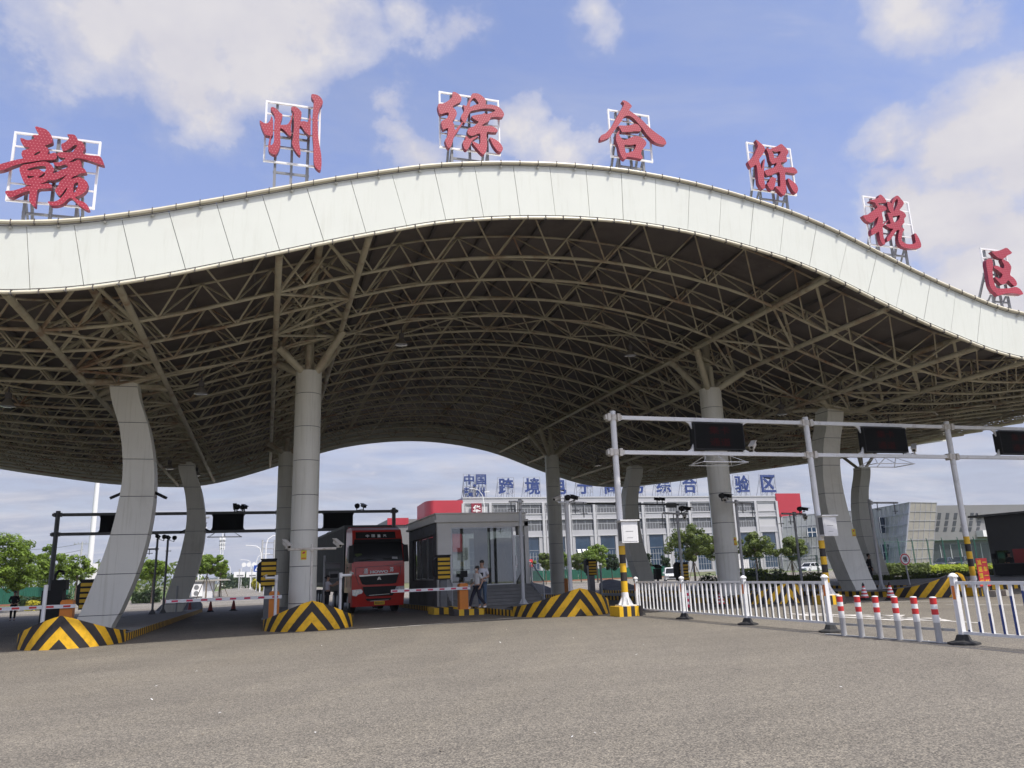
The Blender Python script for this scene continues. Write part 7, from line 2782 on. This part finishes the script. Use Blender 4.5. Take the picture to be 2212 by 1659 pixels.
# far greenery along the road, too far off to tell apart
rnd = random.Random(4)
fo = MB()
cl = []
for i in range(60):
    px = rnd.uniform(484, 600)
    Y = rnd.uniform(240, 300)
    g = at(px, 1250, Y)
    cl.append((g.x, Y, gz(Y) + rnd.uniform(.6, 3.2), rnd.uniform(1.5, 3)))
leaf_cloud(fo, cl, 40, .55, rnd)
tag(fo.build('far_greenery', 'leaf_dark'), 'dark mass of far trees along the road beyond the left lane', 'greenery', kind='stuff')
fo = MB()
cl = []
for i in range(90):
    px = rnd.uniform(-20, 430)
    Y = rnd.uniform(150, 190)
    g = at(px, 1265, Y)
    cl.append((g.x, Y, gz(Y) + rnd.uniform(.8, 5.5), rnd.uniform(1.6, 3)))
leaf_cloud(fo, cl, 36, .5, rnd)
tag(fo.build('far_greenery', 'leaf_b'), 'belt of far trees behind the green fence at the left', 'greenery', kind='stuff')


def hedge(label, x0, x1, y0, y1, z0, z1, mat, seed, dens=150, size=.075, core='leaf_dark', bumps=.10):
    rnd = random.Random(seed)
    t = thing('hedge', label, 'hedge', ((x0 + x1) / 2, (y0 + y1) / 2, z0), 0, 'clipped hedges', world=True)
    c = MB()
    c.box(x0 + .15, x1 - .15, y0 + .15, y1 - .15, z0, z1 - .18)
    c.build('core', core, t)
    l_ = MB()
    area = (x1 - x0) * (y1 - y0) + (x1 - x0) * (z1 - z0) * 1.3 + (y1 - y0) * (z1 - z0) * 2
    ph = rnd.uniform(0, 6)
    for _ in range(int(area * dens)):
        f = rnd.random()
        x = rnd.uniform(x0, x1)
        hh = z1 + bumps * math.sin(x * 1.7 + ph) + bumps * .5 * math.sin(x * 4.1)
        if f < .45:
            p = Vector((x, rnd.uniform(y0, y1), hh + rnd.uniform(-.12, .05)))
            n_ = Vector((0, 0, 1))
        elif f < .85:
            p = Vector((x, y0 + rnd.uniform(-.05, .15), rnd.uniform(z0, hh)))
            n_ = Vector((0, -1, .3))
        else:
            p = Vector((x0 if rnd.random() < .7 else x1, rnd.uniform(y0, y1), rnd.uniform(z0, z1)))
            n_ = Vector((-1, 0, .3))
        n_ = (n_ + Vector((rnd.uniform(-1, 1), rnd.uniform(-1, 1), rnd.uniform(-.5, 1))) * .8).normalized()
        a = n_.cross(Vector((rnd.uniform(-1, 1), rnd.uniform(-1, 1), rnd.uniform(-1, 1)))).normalized()
        b = n_.cross(a)
        s = size * rnd.uniform(.6, 1.5)
        l_.quad(p - a * s, p - b * s * .5, p + a * s, p + b * s * .5)
    l_.build('leaves', mat, t)
    return t


hedge('lime green clipped hedge behind the round slow sign, right of the right curved pillar', at(1975, 1230, 69).x, at(2175, 1230, 69).x, 69, 80, gz(69), at(2060, 1224, 69).z, 'leaf_lime', 1, 60, .15)
hedge('dark green hedge between the right curved pillar and the lime hedge', at(1905, 1230, 66).x, at(2010, 1230, 66).x, 66, 72, gz(66), at(1950, 1219, 66).z, 'leaf_b', 2, 60, .14)
hedge('low dark shrub row in front of the dark hedge, right of the right curved pillar', at(1910, 1250, 45).x, at(2170, 1250, 45).x, 44.5, 46.5, .04, at(2040, 1237, 45).z, 'leaf_b', 3, 80, .10)
hedge('low green hedge behind the white fence, left of the right curved pillar', at(1608, 1250, 50).x, at(1780, 1250, 50).x, 50, 52, gz(50), .55, 'leaf_b', 4, 90, .10)
hedge('bright green low hedge seen behind the white fence, right of the right round column', at(1600, 1250, 58).x, at(1660, 1250, 58).x, 58, 60, gz(58), 1.0, 'leaf_lime', 5, 70, .12)
hedge('yellow clipped hedge on the verge at the far left', at(56, 1295, 80).x, at(109, 1295, 80).x, 80, 81.2, gz(80), gz(80) + .75, 'leaf_yellow', 6, 60, .13)
hedge('brownish hedge on the verge at the far left, behind the yellow one', at(30, 1288, 86).x, at(150, 1288, 86).x, 86, 87.5, gz(86), gz(86) + 1.1, 'leaf_dark', 7, 45, .15)
hedge('dark red-leaved hedge between the left curved pillars', at(285, 1288, 92).x, at(345, 1288, 92).x, 92, 94, gz(92), gz(92) + 1.2, 'leaf_dark', 8, 45, .15)
for lab, px, py, Y, r, mt in (('round dark clipped bush behind the white fence, just right of the right round column', 1632, 1240, 54, .95, 'leaf_dark'), ('round dark clipped bush left of the right curved pillar', 1678, 1240, 56, .9, 'leaf_dark'), ('spiky dark bush behind the white fence, at the foot of the right round column', 1531, 1252, 52, .75, 'leaf_dark'), ('yellow-green bush by the road beyond the left lane', 568, 1247, 150, 1.9, 'leaf_yellow')):
    g = at(px, py, Y)
    t = thing('bush', lab, 'bush', (g.x, Y, gz(Y)), 0, 'bushes')
    l_ = MB()
    leaf_cloud(l_, [(0, 0, r * .8, r), (r * .3, 0, r * .7, r * .75), (-r * .3, .1, r * .7, r * .75)], 260, .10 if Y < 100 else .3, random.Random(label_seed if False else int(px)))
    l_.build('foliage', mt, t)
    l_ = MB()
    l_.tube([(0, 0, -.05), (0, 0, r * .8)], .05, 6)
    l_.build('stem', 'bark', t)

# ------------------------------------------------------------------ fences beyond
def mesh_fence(label, xs_, Y, z0, z1, arm=True, step=.16, Yb=None):
    t = thing('mesh_fence', label, 'fence', (xs_[0], Y, z0), 0, 'green wire fences', world=True)
    Yb = Y if Yb is None else Yb
    yy = lambda x: lerp(Y, Yb, (x - xs_[0]) / (xs_[-1] - xs_[0]))
    for x in xs_:
        p = MB()
        p.tube([(x, yy(x), z0), (x, yy(x), z1)] + ([(x - .12, yy(x) - .1, z1 + .18), (x - .32, yy(x) - .25, z1 + .36)] if arm else []), .05, 8)
        p.tube([(x + .14, yy(x), z0), (x + .14, yy(x), z1)], .03, 6)
        p.build('post', 'green_fence', t)
    w_ = MB()
    for z in (z1 - .03, z0 + .15):
        w_.tube([(xs_[0], Y, z), (xs_[-1], Yb, z)], .025, 5)
    x = xs_[0]
    while x < xs_[-1]:
        w_.bar((x, yy(x), z0 + .1), (x, yy(x), z1), .007, .007)
        x += step
    z = z0 + .2
    while z < z1:
        w_.bar((xs_[0], Y, z), (xs_[-1], Yb, z), .007, .007)
        z += step * 1.3
    w_.build('wire_mesh', 'green_fence', t)
    return t


FYR = 84.0
mesh_fence('green wire mesh fence with angled tops, behind the hedge at the right', [at(p, 1200, FYR).x for p in (1914, 1944, 1974, 2007, 2040, 2074, 2109, 2150, 2195)], FYR, gz(84), at(2007, 1168, FYR).z, step=.22)
mesh_fence('green wire mesh fence behind the white picket fence, between the right columns', [at(p, 1220, 63).x for p in (1603, 1640, 1684, 1725, 1765)], 63, gz(63), at(1660, 1203, 63).z, False)


def sheet_fence(label, px0, px1, Y, ytop):
    x0, x1 = at(px0, 1260, Y).x, at(px1, 1260, Y).x
    z0, z1 = gz(Y), at((px0 + px1) / 2, ytop, Y).z
    t = thing('sheet_fence', label, 'fence', (x0, Y, z0), 0, 'green sheet fences', world=True)
    w_ = MB()
    x = x0
    while x < x1:
        w_.box(x, min(x + 1.9, x1), Y, Y + .05, z0 + .2, z1 - .15)
        for q in range(9):
            w_.box(x + .1 + .2 * q, x + .16 + .2 * q, Y - .03, Y - .001, z0 + .2, z1 - .15)
        x += 2.0
    w_.build('sheets', 'green_fence', t)
    w_ = MB()
    x = x0
    while x <= x1:
        w_.tube([(x, Y - .05, z0), (x, Y - .05, z1), (x - .1, Y - .3, z1 + .4)], .07, 6)
        x += 2.0
    w_.build('posts', 'green_fence', t)
    w_ = MB()
    w_.box(x0, x1, Y - .12, Y + .12, z0, z0 + .28)
    w_.build('plinth', 'brick_kerb', t)
    return t


sheet_fence('green sheet fence behind the trees at the far left', -30, 150, 105, 1266)
sheet_fence('green sheet fence before the warehouse, right of the booth', 1150, 1440, 118, 1226)
wf = MB()
x0_, x1_ = at(1594, 1240, 75).x, at(1618, 1240, 75).x
z0_, z1_ = gz(75), at(1600, 1209, 75).z
x = x0_
while x < x1_:
    wf.box(x, x + .22, 75, 75.1, z0_, z1_)
    x += .27
wf.box(x0_, x1_, 75.1, 75.14, z0_, z1_)
one(wf, 'slatted_screen', 'sign_white', 'white slatted screen right of the right round column, before the mesh fence', 'screen', (x0_, 75, z0_))


# ------------------------------------------------------------------ poles, masts, lamps and signs in the distance
def mast(label, px0, py0, px1, py1, Y, r, top_extra=0.0, group='tall white masts'):
    a = at(px0, py0, Y)
    zt = at(px1, py1, Y).z + top_extra
    t = thing('light_mast', label, 'mast', (a.x, Y, gz(Y)), 0, group)
    m_ = MB()
    m_.tube([(0, 0, -.1), (0, 0, zt - gz(Y))], [r, r * .55], 12)
    m_.build('pole', 'sign_white', t, True)
    m_ = MB()
    m_.lathe([(.2, 0), (1.1, .1), (1.1, .35), (.2, .5)], 14, (0, 0, zt - gz(Y)))
    m_.build('lamp_ring', 'galv', t)
    return t


mast('tall white mast at the left, rising behind the canopy', 193, 1226, 210, 1052, 96, .34, 9)
mast('tall white mast behind the right round column, rising behind the canopy', 1545, 1180, 1528, 1028, 110, .33, 9)
mast('slim white mast beyond the left lane, left of the lattice telecom tower', 437, 1200, 437, 1120, 190, .28, 0)


def lamp_post(label, px, ytop, Y, side, group='street lamps beyond the lanes', two=False):
    a = at(px, 1250, Y)
    H = at(px, ytop, Y).z - gz(Y)
    t = thing('street_lamp', label, 'street lamp', (a.x, Y, gz(Y)), 0, group)
    m_ = MB()
    m_.tube([(0, 0, -.1), (0, 0, H * .82), (side * .12 * 2, 0, H * .93), (side * .9, 0, H * .985), (side * 1.8, 0, H)], [.12, .09, .075, .06, .05], 8)
    m_.build('pole', 'sign_white', t, True)
    m_ = MB()
    m_.bar((side * 1.7, 0, H), (side * 2.6, 0, H + .06), .3, .12)
    if two:
        m_.bar((-side * 1.0, 0, H - .5), (-side * .1, 0, H - .55), .3, .12)
    m_.build('lamp_head', 'sign_white', t)
    return t


for i, (px, y, Y) in enumerate(((572, 1156, 118), (562, 1178, 142), (553, 1197, 172), (541, 1209, 205), (521, 1219, 245), (497, 1220, 260))):
    lamp_post('white curved street lamp beyond the left lane, %s' % ('tallest and nearest of the row', 'second tallest of the row', 'third tallest of the row', 'just right of the three round plates', 'left of the three round plates', 'leftmost and farthest of the row')[i], px, y, Y, 1 if i % 2 == 0 else -1)
lamp_post('white twin-headed street lamp rising in front of the warehouse logo', 1050, 1056, 130, -1, two=True)
lamp_post('white twin-headed street lamp beyond the left lane, left of the slim white mast', 428, 1134, 150, -1, two=True)

tw = at(476, 1250, 420)
t = thing('telecom_tower', 'white lattice telecom tower beyond the left lane', 'tower', (tw.x, 420, gz(420)), 0)
H = at(478, 1150, 420).z - gz(420)
m_ = MB()
for s in ((-1, -1), (1, -1), (1, 1), (-1, 1)):
    m_.tube([(s[0] * 1.1, s[1] * 1.1, 0), (s[0] * .4, s[1] * .4, H * .85), (0, 0, H)], .14, 5)
for i in range(14):
    z0, z1 = H * .85 * i / 14, H * .85 * (i + 1) / 14
    w0, w1 = lerp(1.1, .4, i / 14), lerp(1.1, .4, (i + 1) / 14)
    for s in (-1, 1):
        m_.bar((s * w0, -w0, z0), (-s * w1, -w1, z1), .12, .12)
        m_.bar((-w0, s * w0, z0), (-w1, -s * w1, z1), .12, .12)
m_.build('lattice', 'sign_white', t)
m_ = MB()
for z in (.72, .80, .87):
    for a in range(6):
        m_.box(1.2 * math.cos(a) - .2, 1.2 * math.cos(a) + .2, 1.2 * math.sin(a) - .2, 1.2 * math.sin(a) + .2, H * z - 1.2, H * z + 1.2)
    m_.lathe([(1.2, H * z - .2), (1.2, H * z)], 10)
m_.build('antennas', 'sign_white', t)


def back_signs(label, pxs, py, Y, rpx, post_px, shape='round', group='backs of road signs beyond the left lane'):
    c0 = at(post_px, py, Y)
    k = (at(post_px + 10, py, Y).x - c0.x) / 10
    t = thing('road_sign', label, 'road sign', (c0.x, Y, gz(Y)), 0, group, world=True)
    m_ = MB()
    m_.tube([(c0.x, Y, gz(Y)), (c0.x, Y, c0.z + 1.2)], .14, 8)
    xs_ = [at(p, py, Y).x for p in pxs]
    m_.bar((min(xs_ + [c0.x]) - .8, Y, c0.z), (max(xs_ + [c0.x]) + .8, Y, c0.z), .1, .12)
    m_.build('post', 'grey_pole', t)
    for x in xs_:
        s = MB()
        r = rpx * k
        if shape == 'round':
            s.tube([(x, Y - .1, c0.z), (x, Y - .06, c0.z)], r, 20)
        else:
            s.box(x - r * 2.6, x + r * 2.6, Y - .1, Y - .06, c0.z - r * 1.3, c0.z + r * 1.3)
            s.box(x - r * 1.2, x + r * 2.0, Y - .115, Y - .101, c0.z - r * .9, c0.z - r * .2, 1)
        s.build('plate', ['sign_white', 'dark_steel'], t)
    return t


back_signs('three white round sign plates on one bar beyond the left lane', [527, 538, 549], 1219, 235, 5.0, 560)
back_signs('two white round sign plates beside the rear left round column', [580, 591], 1212, 150, 4.8, 566)
back_signs('wide white sign board beyond the left lane, left of a pair', [517], 1241, 190, 4.6, 517, 'rect')
back_signs('wide white sign board beyond the left lane, right of a pair', [544], 1241, 190, 4.6, 544, 'rect')
g = at(570, 1250, 150)
t = thing('sign_ladder', 'grey ladder-like sign frame beside the rear left round column', 'sign frame', (g.x, 150, gz(150)), 0, None, world=True)
m_ = MB()
for px in (566, 592):
    x = at(px, 1200, 150).x
    m_.tube([(x, 150.4, gz(150)), (x, 150.4, at(px, 1166, 150).z)], .16, 8)
m_.build('posts', 'grey_pole', t)
m_ = MB()
for y in (1172, 1185, 1198):
    m_.bar((at(566, y, 150).x, 150.4, at(566, y, 150).z), (at(597, y, 150).x, 150.4, at(597, y, 150).z), .14, .16)
m_.build('rungs', 'galv', t)
c = at(555.5, 1228, 130)
t = thing('crossing_sign', 'small blue square sign with white triangle beyond the left lane', 'road sign', (c.x, 130, gz(130)), 0, None, world=True)
m_ = MB()
m_.box(c.x - .5, c.x + .5, 129.95, 130, c.z - .5, c.z + .5, 0)
m_.prism([(c.x - .36, 129.94, c.z - .34), (c.x + .36, 129.94, c.z - .34), (c.x, 129.94, c.z + .34)], (0, .008, 0), 1)
m_.box(c.x - .06, c.x + .06, 129.925, 129.935, c.z - .25, c.z + .08, 2)
m_.build('plate', ['blue_sign', 'sign_white', 'black'], t)
m_ = MB()
m_.tube([(c.x, 130.05, gz(130)), (c.x, 130.05, c.z + .4)], .06, 8)
m_.build('pole', 'galv', t)
# blue sign behind the left round column
BYs = 52.5
a, b = at(690, 1203, BYs), at(722, 1171, BYs)
t = thing('blue_road_sign', 'blue road sign with white border, half hidden between the left round column and the lorry', 'road sign', (a.x + .2, BYs, gz(BYs) + .2), 0, None, world=True)
m_ = MB()
m_.box(a.x, b.x, BYs - .04, BYs, a.z, b.z, 0)
m_.box(a.x + .06, b.x - .06, BYs - .046, BYs - .041, a.z + .06, b.z - .06, 1)
fit_text(m_, '通道', ((a.x + b.x) / 2 - .05, BYs - .05, lerp(a.z, b.z, .35)), .6, .3, (1, 0, 0), (0, 0, 1), .0, 0, 0)
m_.build('plate', ['sign_white', 'blue_sign'], t)
m_ = MB()
m_.tube([(at(703, 1200, BYs).x, BYs + .05, gz(BYs) + .2), (at(703, 1200, BYs).x, BYs + .05, b.z)], .06, 8)
m_.box(at(706, 1210, BYs).x, at(717, 1210, BYs).x, BYs - .05, BYs, at(706, 1217, BYs).z, at(706, 1206, BYs).z)
m_.build('pole', 'grey_pole', t)
# kiosk machines on the island beside the officer
mx = at(706, 1245, 38.6).x
t = thing('lane_terminal', 'grey lane terminal with hooded camera above the officer beside the lorry', 'terminal', (mx, 38.6, gz(38.6) + .2), 0, None, world=True)
m_ = MB()
m_.tube([(mx - .12, 38.6, gz(38.6) + .2), (mx - .12, 38.6, at(706, 1200, 38.6).z)], .055, 8)
m_.build('post', 'grey_pole', t)
m_ = MB()
z_ = at(706, 1222, 38.6).z
m_.box(mx - .05, mx + .62, 38.4, 38.7, z_ - .14, z_ + .12)
m_.bar((mx - .1, 38.45, z_ + .16), (mx + .66, 38.45, z_ + .1), .4, .03)
m_.build('hood', 'office', t)
m_ = MB()
m_.box(mx + .1, mx + .55, 38.4, 38.7, z_ - .62, z_ - .28)
m_.box(mx + .14, mx + .5, 38.38, 38.399, z_ - .58, z_ - .40, 1)
m_.build('reader', ['dark_steel', 'black'], t)
# red street banner right of the booth
a, b = at(1116, 1226, 96), at(1150, 1208, 96)
t = thing('street_banner', 'small red banner with white characters 交易平台 right of the booth', 'banner', ((a.x + b.x) / 2, 96, gz(96)), 0, None, world=True)
m_ = MB()
m_.box(a.x, b.x, 95.95, 96, a.z, b.z, 0)
fit_text(m_, '交易平台', ((a.x + b.x) / 2, 95.94, (a.z + b.z) / 2), (b.x - a.x) * .9, (b.z - a.z) * .5, (1, 0, 0), (0, 0, 1), .02, 0, 1)
m_.build('cloth', ['red', 'sign_white'], t)
m_ = MB()
for x in (a.x + .1, b.x - .1):
    m_.tube([(x, 96.05, gz(96)), (x, 96.05, b.z)], .05, 6)
m_.build('posts', 'galv', t)
# advertising board at the left
a, b = at(197, 1262, 88), at(212, 1217, 88)
t = thing('advertising_board', 'white upright advertising board with red foot at the left', 'board', ((a.x + b.x) / 2, 88, gz(88)), 0, None, world=True)
m_ = MB()
m_.box(a.x, b.x, 87.9, 88.1, a.z + .3, b.z, 0)
m_.box(a.x - .15, b.x + .1, 87.85, 88.15, a.z, a.z + .29, 1)
m_.build('board', ['sign_white', 'brick_kerb'], t)
m_ = MB()
m_.tube([((a.x + b.x) / 2, 88, gz(88)), ((a.x + b.x) / 2, 88, a.z)], .1, 8)
m_.build('post', 'grey_pole', t)
# small pale gatehouse by the left road
GHY = 108.0
a, b = at(412, 1262, GHY), at(482, 1254, GHY)
t = thing('gatehouse', 'small pale flat-roofed gatehouse behind the staked trees', 'building', ((a.x + b.x) / 2, GHY + 2, gz(GHY)), 0, None, world=True)
m_ = MB()
m_.box(a.x, b.x - 1.2, GHY, GHY + 4, gz(GHY), b.z)
m_.build('wall', 'far_wall', t)
m_ = MB()
m_.box(a.x - .3, b.x + .6, GHY - .6, GHY + 4.3, b.z, b.z + .18)
m_.build('roof', 'kerbstone', t)
m_ = MB()
m_.box(a.x + .2, a.x + 1.5, GHY - .5, GHY - .02, gz(GHY) + .25, gz(GHY) + 1.75, 0)
for zc_ in (.62, 1.35):
    m_.tube([(a.x + .75, GHY - .515, gz(GHY) + zc_), (a.x + .75, GHY - .505, gz(GHY) + zc_)], .3, 14, 1)
m_.build('air_conditioner', ['sign_white', 'dark_steel'], t)


# power poles and wires at the left
def power_pole(label, px, ytop, Y):
    c = at(px, ytop, Y)
    t = thing('power_pole', label, 'power pole', (c.x, Y, gz(Y)), 0, 'power poles', world=True)
    m_ = MB()
    m_.tube([(c.x, Y, gz(Y)), (c.x, Y, c.z)], [.18, .12], 8)
    m_.build('pole', 'grey_pole', t)
    m_ = MB()
    for dz, w_ in ((-.4, 1.3), (-2.4, 1.6), (-5.2, 1.1)):
        m_.bar((c.x - w_, Y, c.z + dz), (c.x + w_, Y, c.z + dz), .12, .14)
        for s in (-.9, -.45, .45, .9):
            m_.tube([(c.x + s * w_, Y, c.z + dz), (c.x + s * w_, Y, c.z + dz + .35)], .05, 5)
    m_.build('cross_arms', 'galv', t)
    return c


pA_ = power_pole('power pole with three cross arms at the left, behind the thin tree', 178, 1170, 150)
pB_ = power_pole('power pole with cross arms left of the twin-headed street lamp', 420, 1196, 170)
for lab, y0, y1 in (('upper power wire sagging from the power pole to the left edge', 1173, 1172), ('lower power wire from the power pole to the left edge', 1187, 1189)):
    a, b = at(180, y0, 150), at(-60, y1, 170)
    m_ = MB()
    m_.tube([a.lerp(b, i / 12) - Vector((0, 0, 1.2 * (1 - (2 * i / 12 - 1) ** 2))) for i in range(13)], .035, 4)
    one(m_, 'power_wire', 'dark_steel', lab, 'wire', tuple(a), 'power wires')

# hills on the horizon
hb = MB()
HY = 1900.0
rnd = random.Random(9)
rows = []
ridge = []
for i in range(61):
    px = 250 + 500 * i / 60
    y = 1252 - 9 * math.exp(-((px - 520) / 60) ** 2) - 22 * math.exp(-((px - 640) / 110) ** 2) + 1.2 * math.sin(i * 1.3) + rnd.uniform(-.6, .6)
    ridge.append(at(px, min(1268, y), HY))
for f, back in ((0, -500), (.55, -200), (1, 0), (.5, 300), (0, 700)):
    rows.append([hb.vert((p.x, p.y + back + rnd.uniform(-20, 20), lerp(-2, p.z, f) + (rnd.uniform(-2, 2) if 0 < f < 1 else 0))) for p in ridge])
for ra, rb in zip(rows, rows[1:]):
    for i in range(60):
        hb.face((ra[i], ra[i + 1], rb[i + 1], rb[i]))
tag(hb.build('hills', 'hill', None, 'all'), kind='structure')


# ------------------------------------------------------------------ cars
def car(label, x, Y, rz, mat, tall=1.0, group='parked cars'):
    t = thing('parked_car', label, 'car', (x, Y, gz(Y)), rz, group)
    L_, W_ = 4.6, .9
    h = 1.0 * tall
    low = [(-2.3, .28), (-2.28, .62 * h), (-2.1, .80 * h), (-1.15, .95 * h), (1.9, 1.0 * h), (2.25, .92 * h), (2.3, .3)]
    b = MB()
    n_ = len(low)
    i0 = b.vert(*[(-W_, y, z) for y, z in low], *[(W_, y, z) for y, z in low])
    b.face([i0 + k for k in range(n_)][::-1])
    b.face([i0 + n_ + k for k in range(n_)])
    for k in range(n_):
        j = (k + 1) % n_
        b.face((i0 + k, i0 + j, i0 + n_ + j, i0 + n_ + k))
    b.build('body', mat, t)
    c = MB()
    c.hexa([(-.86, -1.2, .94 * h), (.86, -1.2, .94 * h), (.86, 2.0, .99 * h), (-.86, 2.0, .99 * h)], [(-.68, -.35, 1.50 * h), (.68, -.35, 1.50 * h), (.68, 1.45, 1.52 * h), (-.68, 1.45, 1.52 * h)])
    cb = c.build('windows', 'windscreen', t)
    r = MB()
    r.hexa([(-.70, -.40, 1.50 * h), (.70, -.40, 1.50 * h), (.70, 1.5, 1.52 * h), (-.70, 1.5, 1.52 * h)], [(-.62, -.3, 1.58 * h), (.62, -.3, 1.58 * h), (.62, 1.4, 1.59 * h), (-.62, 1.4, 1.59 * h)])
    for s in (-1, 1):
        r.bar((s * .87, -1.22, .95 * h), (s * .69, -.36, 1.52 * h), .07, .07)
        r.bar((s * .87, 2.0, .99 * h), (s * .69, 1.46, 1.53 * h), .07, .07)
        r.bar((s * .88, .5, .98 * h), (s * .69, .5, 1.52 * h), .07, .07)
        r.box(s * 1.02 - .1, s * 1.02 + .1, -1.0, -.85, .95 * h, 1.1 * h)
    r.build('roof', mat, t)
    for y in (-1.4, 1.4):
        for s in (-1, 1):
            w_ = MB()
            w_.tube([(s * .72, y, .33), (s * .92, y, .33)], .33, 16)
            o = w_.build('wheel', 'rubber', t)
            w_ = MB()
            w_.tube([(s * .921, y, .33), (s * .935, y, .33)], .2, 12)
            w_.build('rim', 'galv', o)
    for s in (-1, 1):
        l_ = MB()
        l_.box(s * .68 - .2, s * .68 + .2, -2.32, -2.2, .58 * h, .74 * h)
        l_.build('headlight', 'lamp_glass', t)
    g_ = MB()
    g_.box(-.5, .5, -2.315, -2.25, .48 * h, .66 * h)
    g_.box(-.75, .75, -2.31, -2.25, .28, .4)
    g_.build('grille', 'black', t)
    return t


car('white car facing us on the road behind the white fence', at(1452, 1245, 84).x, 84, R(-26), 'car_white', 1.06)
car('dark car parked in front of the faceted building, behind the mesh fence, left of two', at(2037, 1200, 96).x, 96, R(-65), 'car_dark', 1.0)
car('dark car parked behind the mesh fence, just left of the rightmost striped gantry post', at(2073, 1200, 97).x, 97, R(-60), 'car_dark', 1.05)
car('white car parked beyond the mesh fence, left of the right curved pillar', at(1748, 1225, 112).x, 112, R(-70), 'car_white', 1.0)

# dry leaves and grit scattered over the forecourt
rnd = random.Random(21)
m_ = MB()
for i in range(260):
    x, y = rnd.uniform(-9, 16), 5.5 + 17 * rnd.random() ** .8
    s_, a_ = rnd.uniform(.010, .032), rnd.uniform(0, 6.28)
    u_, v_ = Vector((math.cos(a_), math.sin(a_), rnd.uniform(-.2, .5))) * s_, Vector((-math.sin(a_), math.cos(a_), 0)) * s_ * rnd.uniform(.35, .7)
    c_ = Vector((x, y, .014))
    m_.quad(c_ - u_, c_ - v_, c_ + u_, c_ + v_, rnd.choice((0, 0, 1, 2)))
tag(m_.build('litter', ['bark', 'stake', 'sign_white']), 'dry leaves and grit scattered over the forecourt', 'litter', kind='stuff')

# ------------------------------------------------------------------ tidy up
for o in bpy.data.objects:
    if '_o' in o:
        del o['_o']

# ------------------------------------------------------------------ thin air between us and the hills
hz = bpy.data.materials.new('haze_air')
hz.use_nodes = True
ht = hz.node_tree
ht.nodes.clear()
ho = N(ht, 'ShaderNodeOutputMaterial')
hv = N(ht, 'ShaderNodeVolumePrincipled')
hv.inputs['Color'].default_value = (0.82, 0.87, 0.95, 1)
hv.inputs['Density'].default_value = 0.0002
hv.inputs['Anisotropy'].default_value = 0.2
L(ht, hv.outputs[0], ho.inputs['Volume'])
M['haze_air'] = hz
m_ = MB()
m_.box(-2600, 2600, -70, 2700, -3, 60)
tag(m_.build('haze', 'haze_air'), 'thin pale haze that turns the far hills blue-grey', 'haze', kind='stuff')
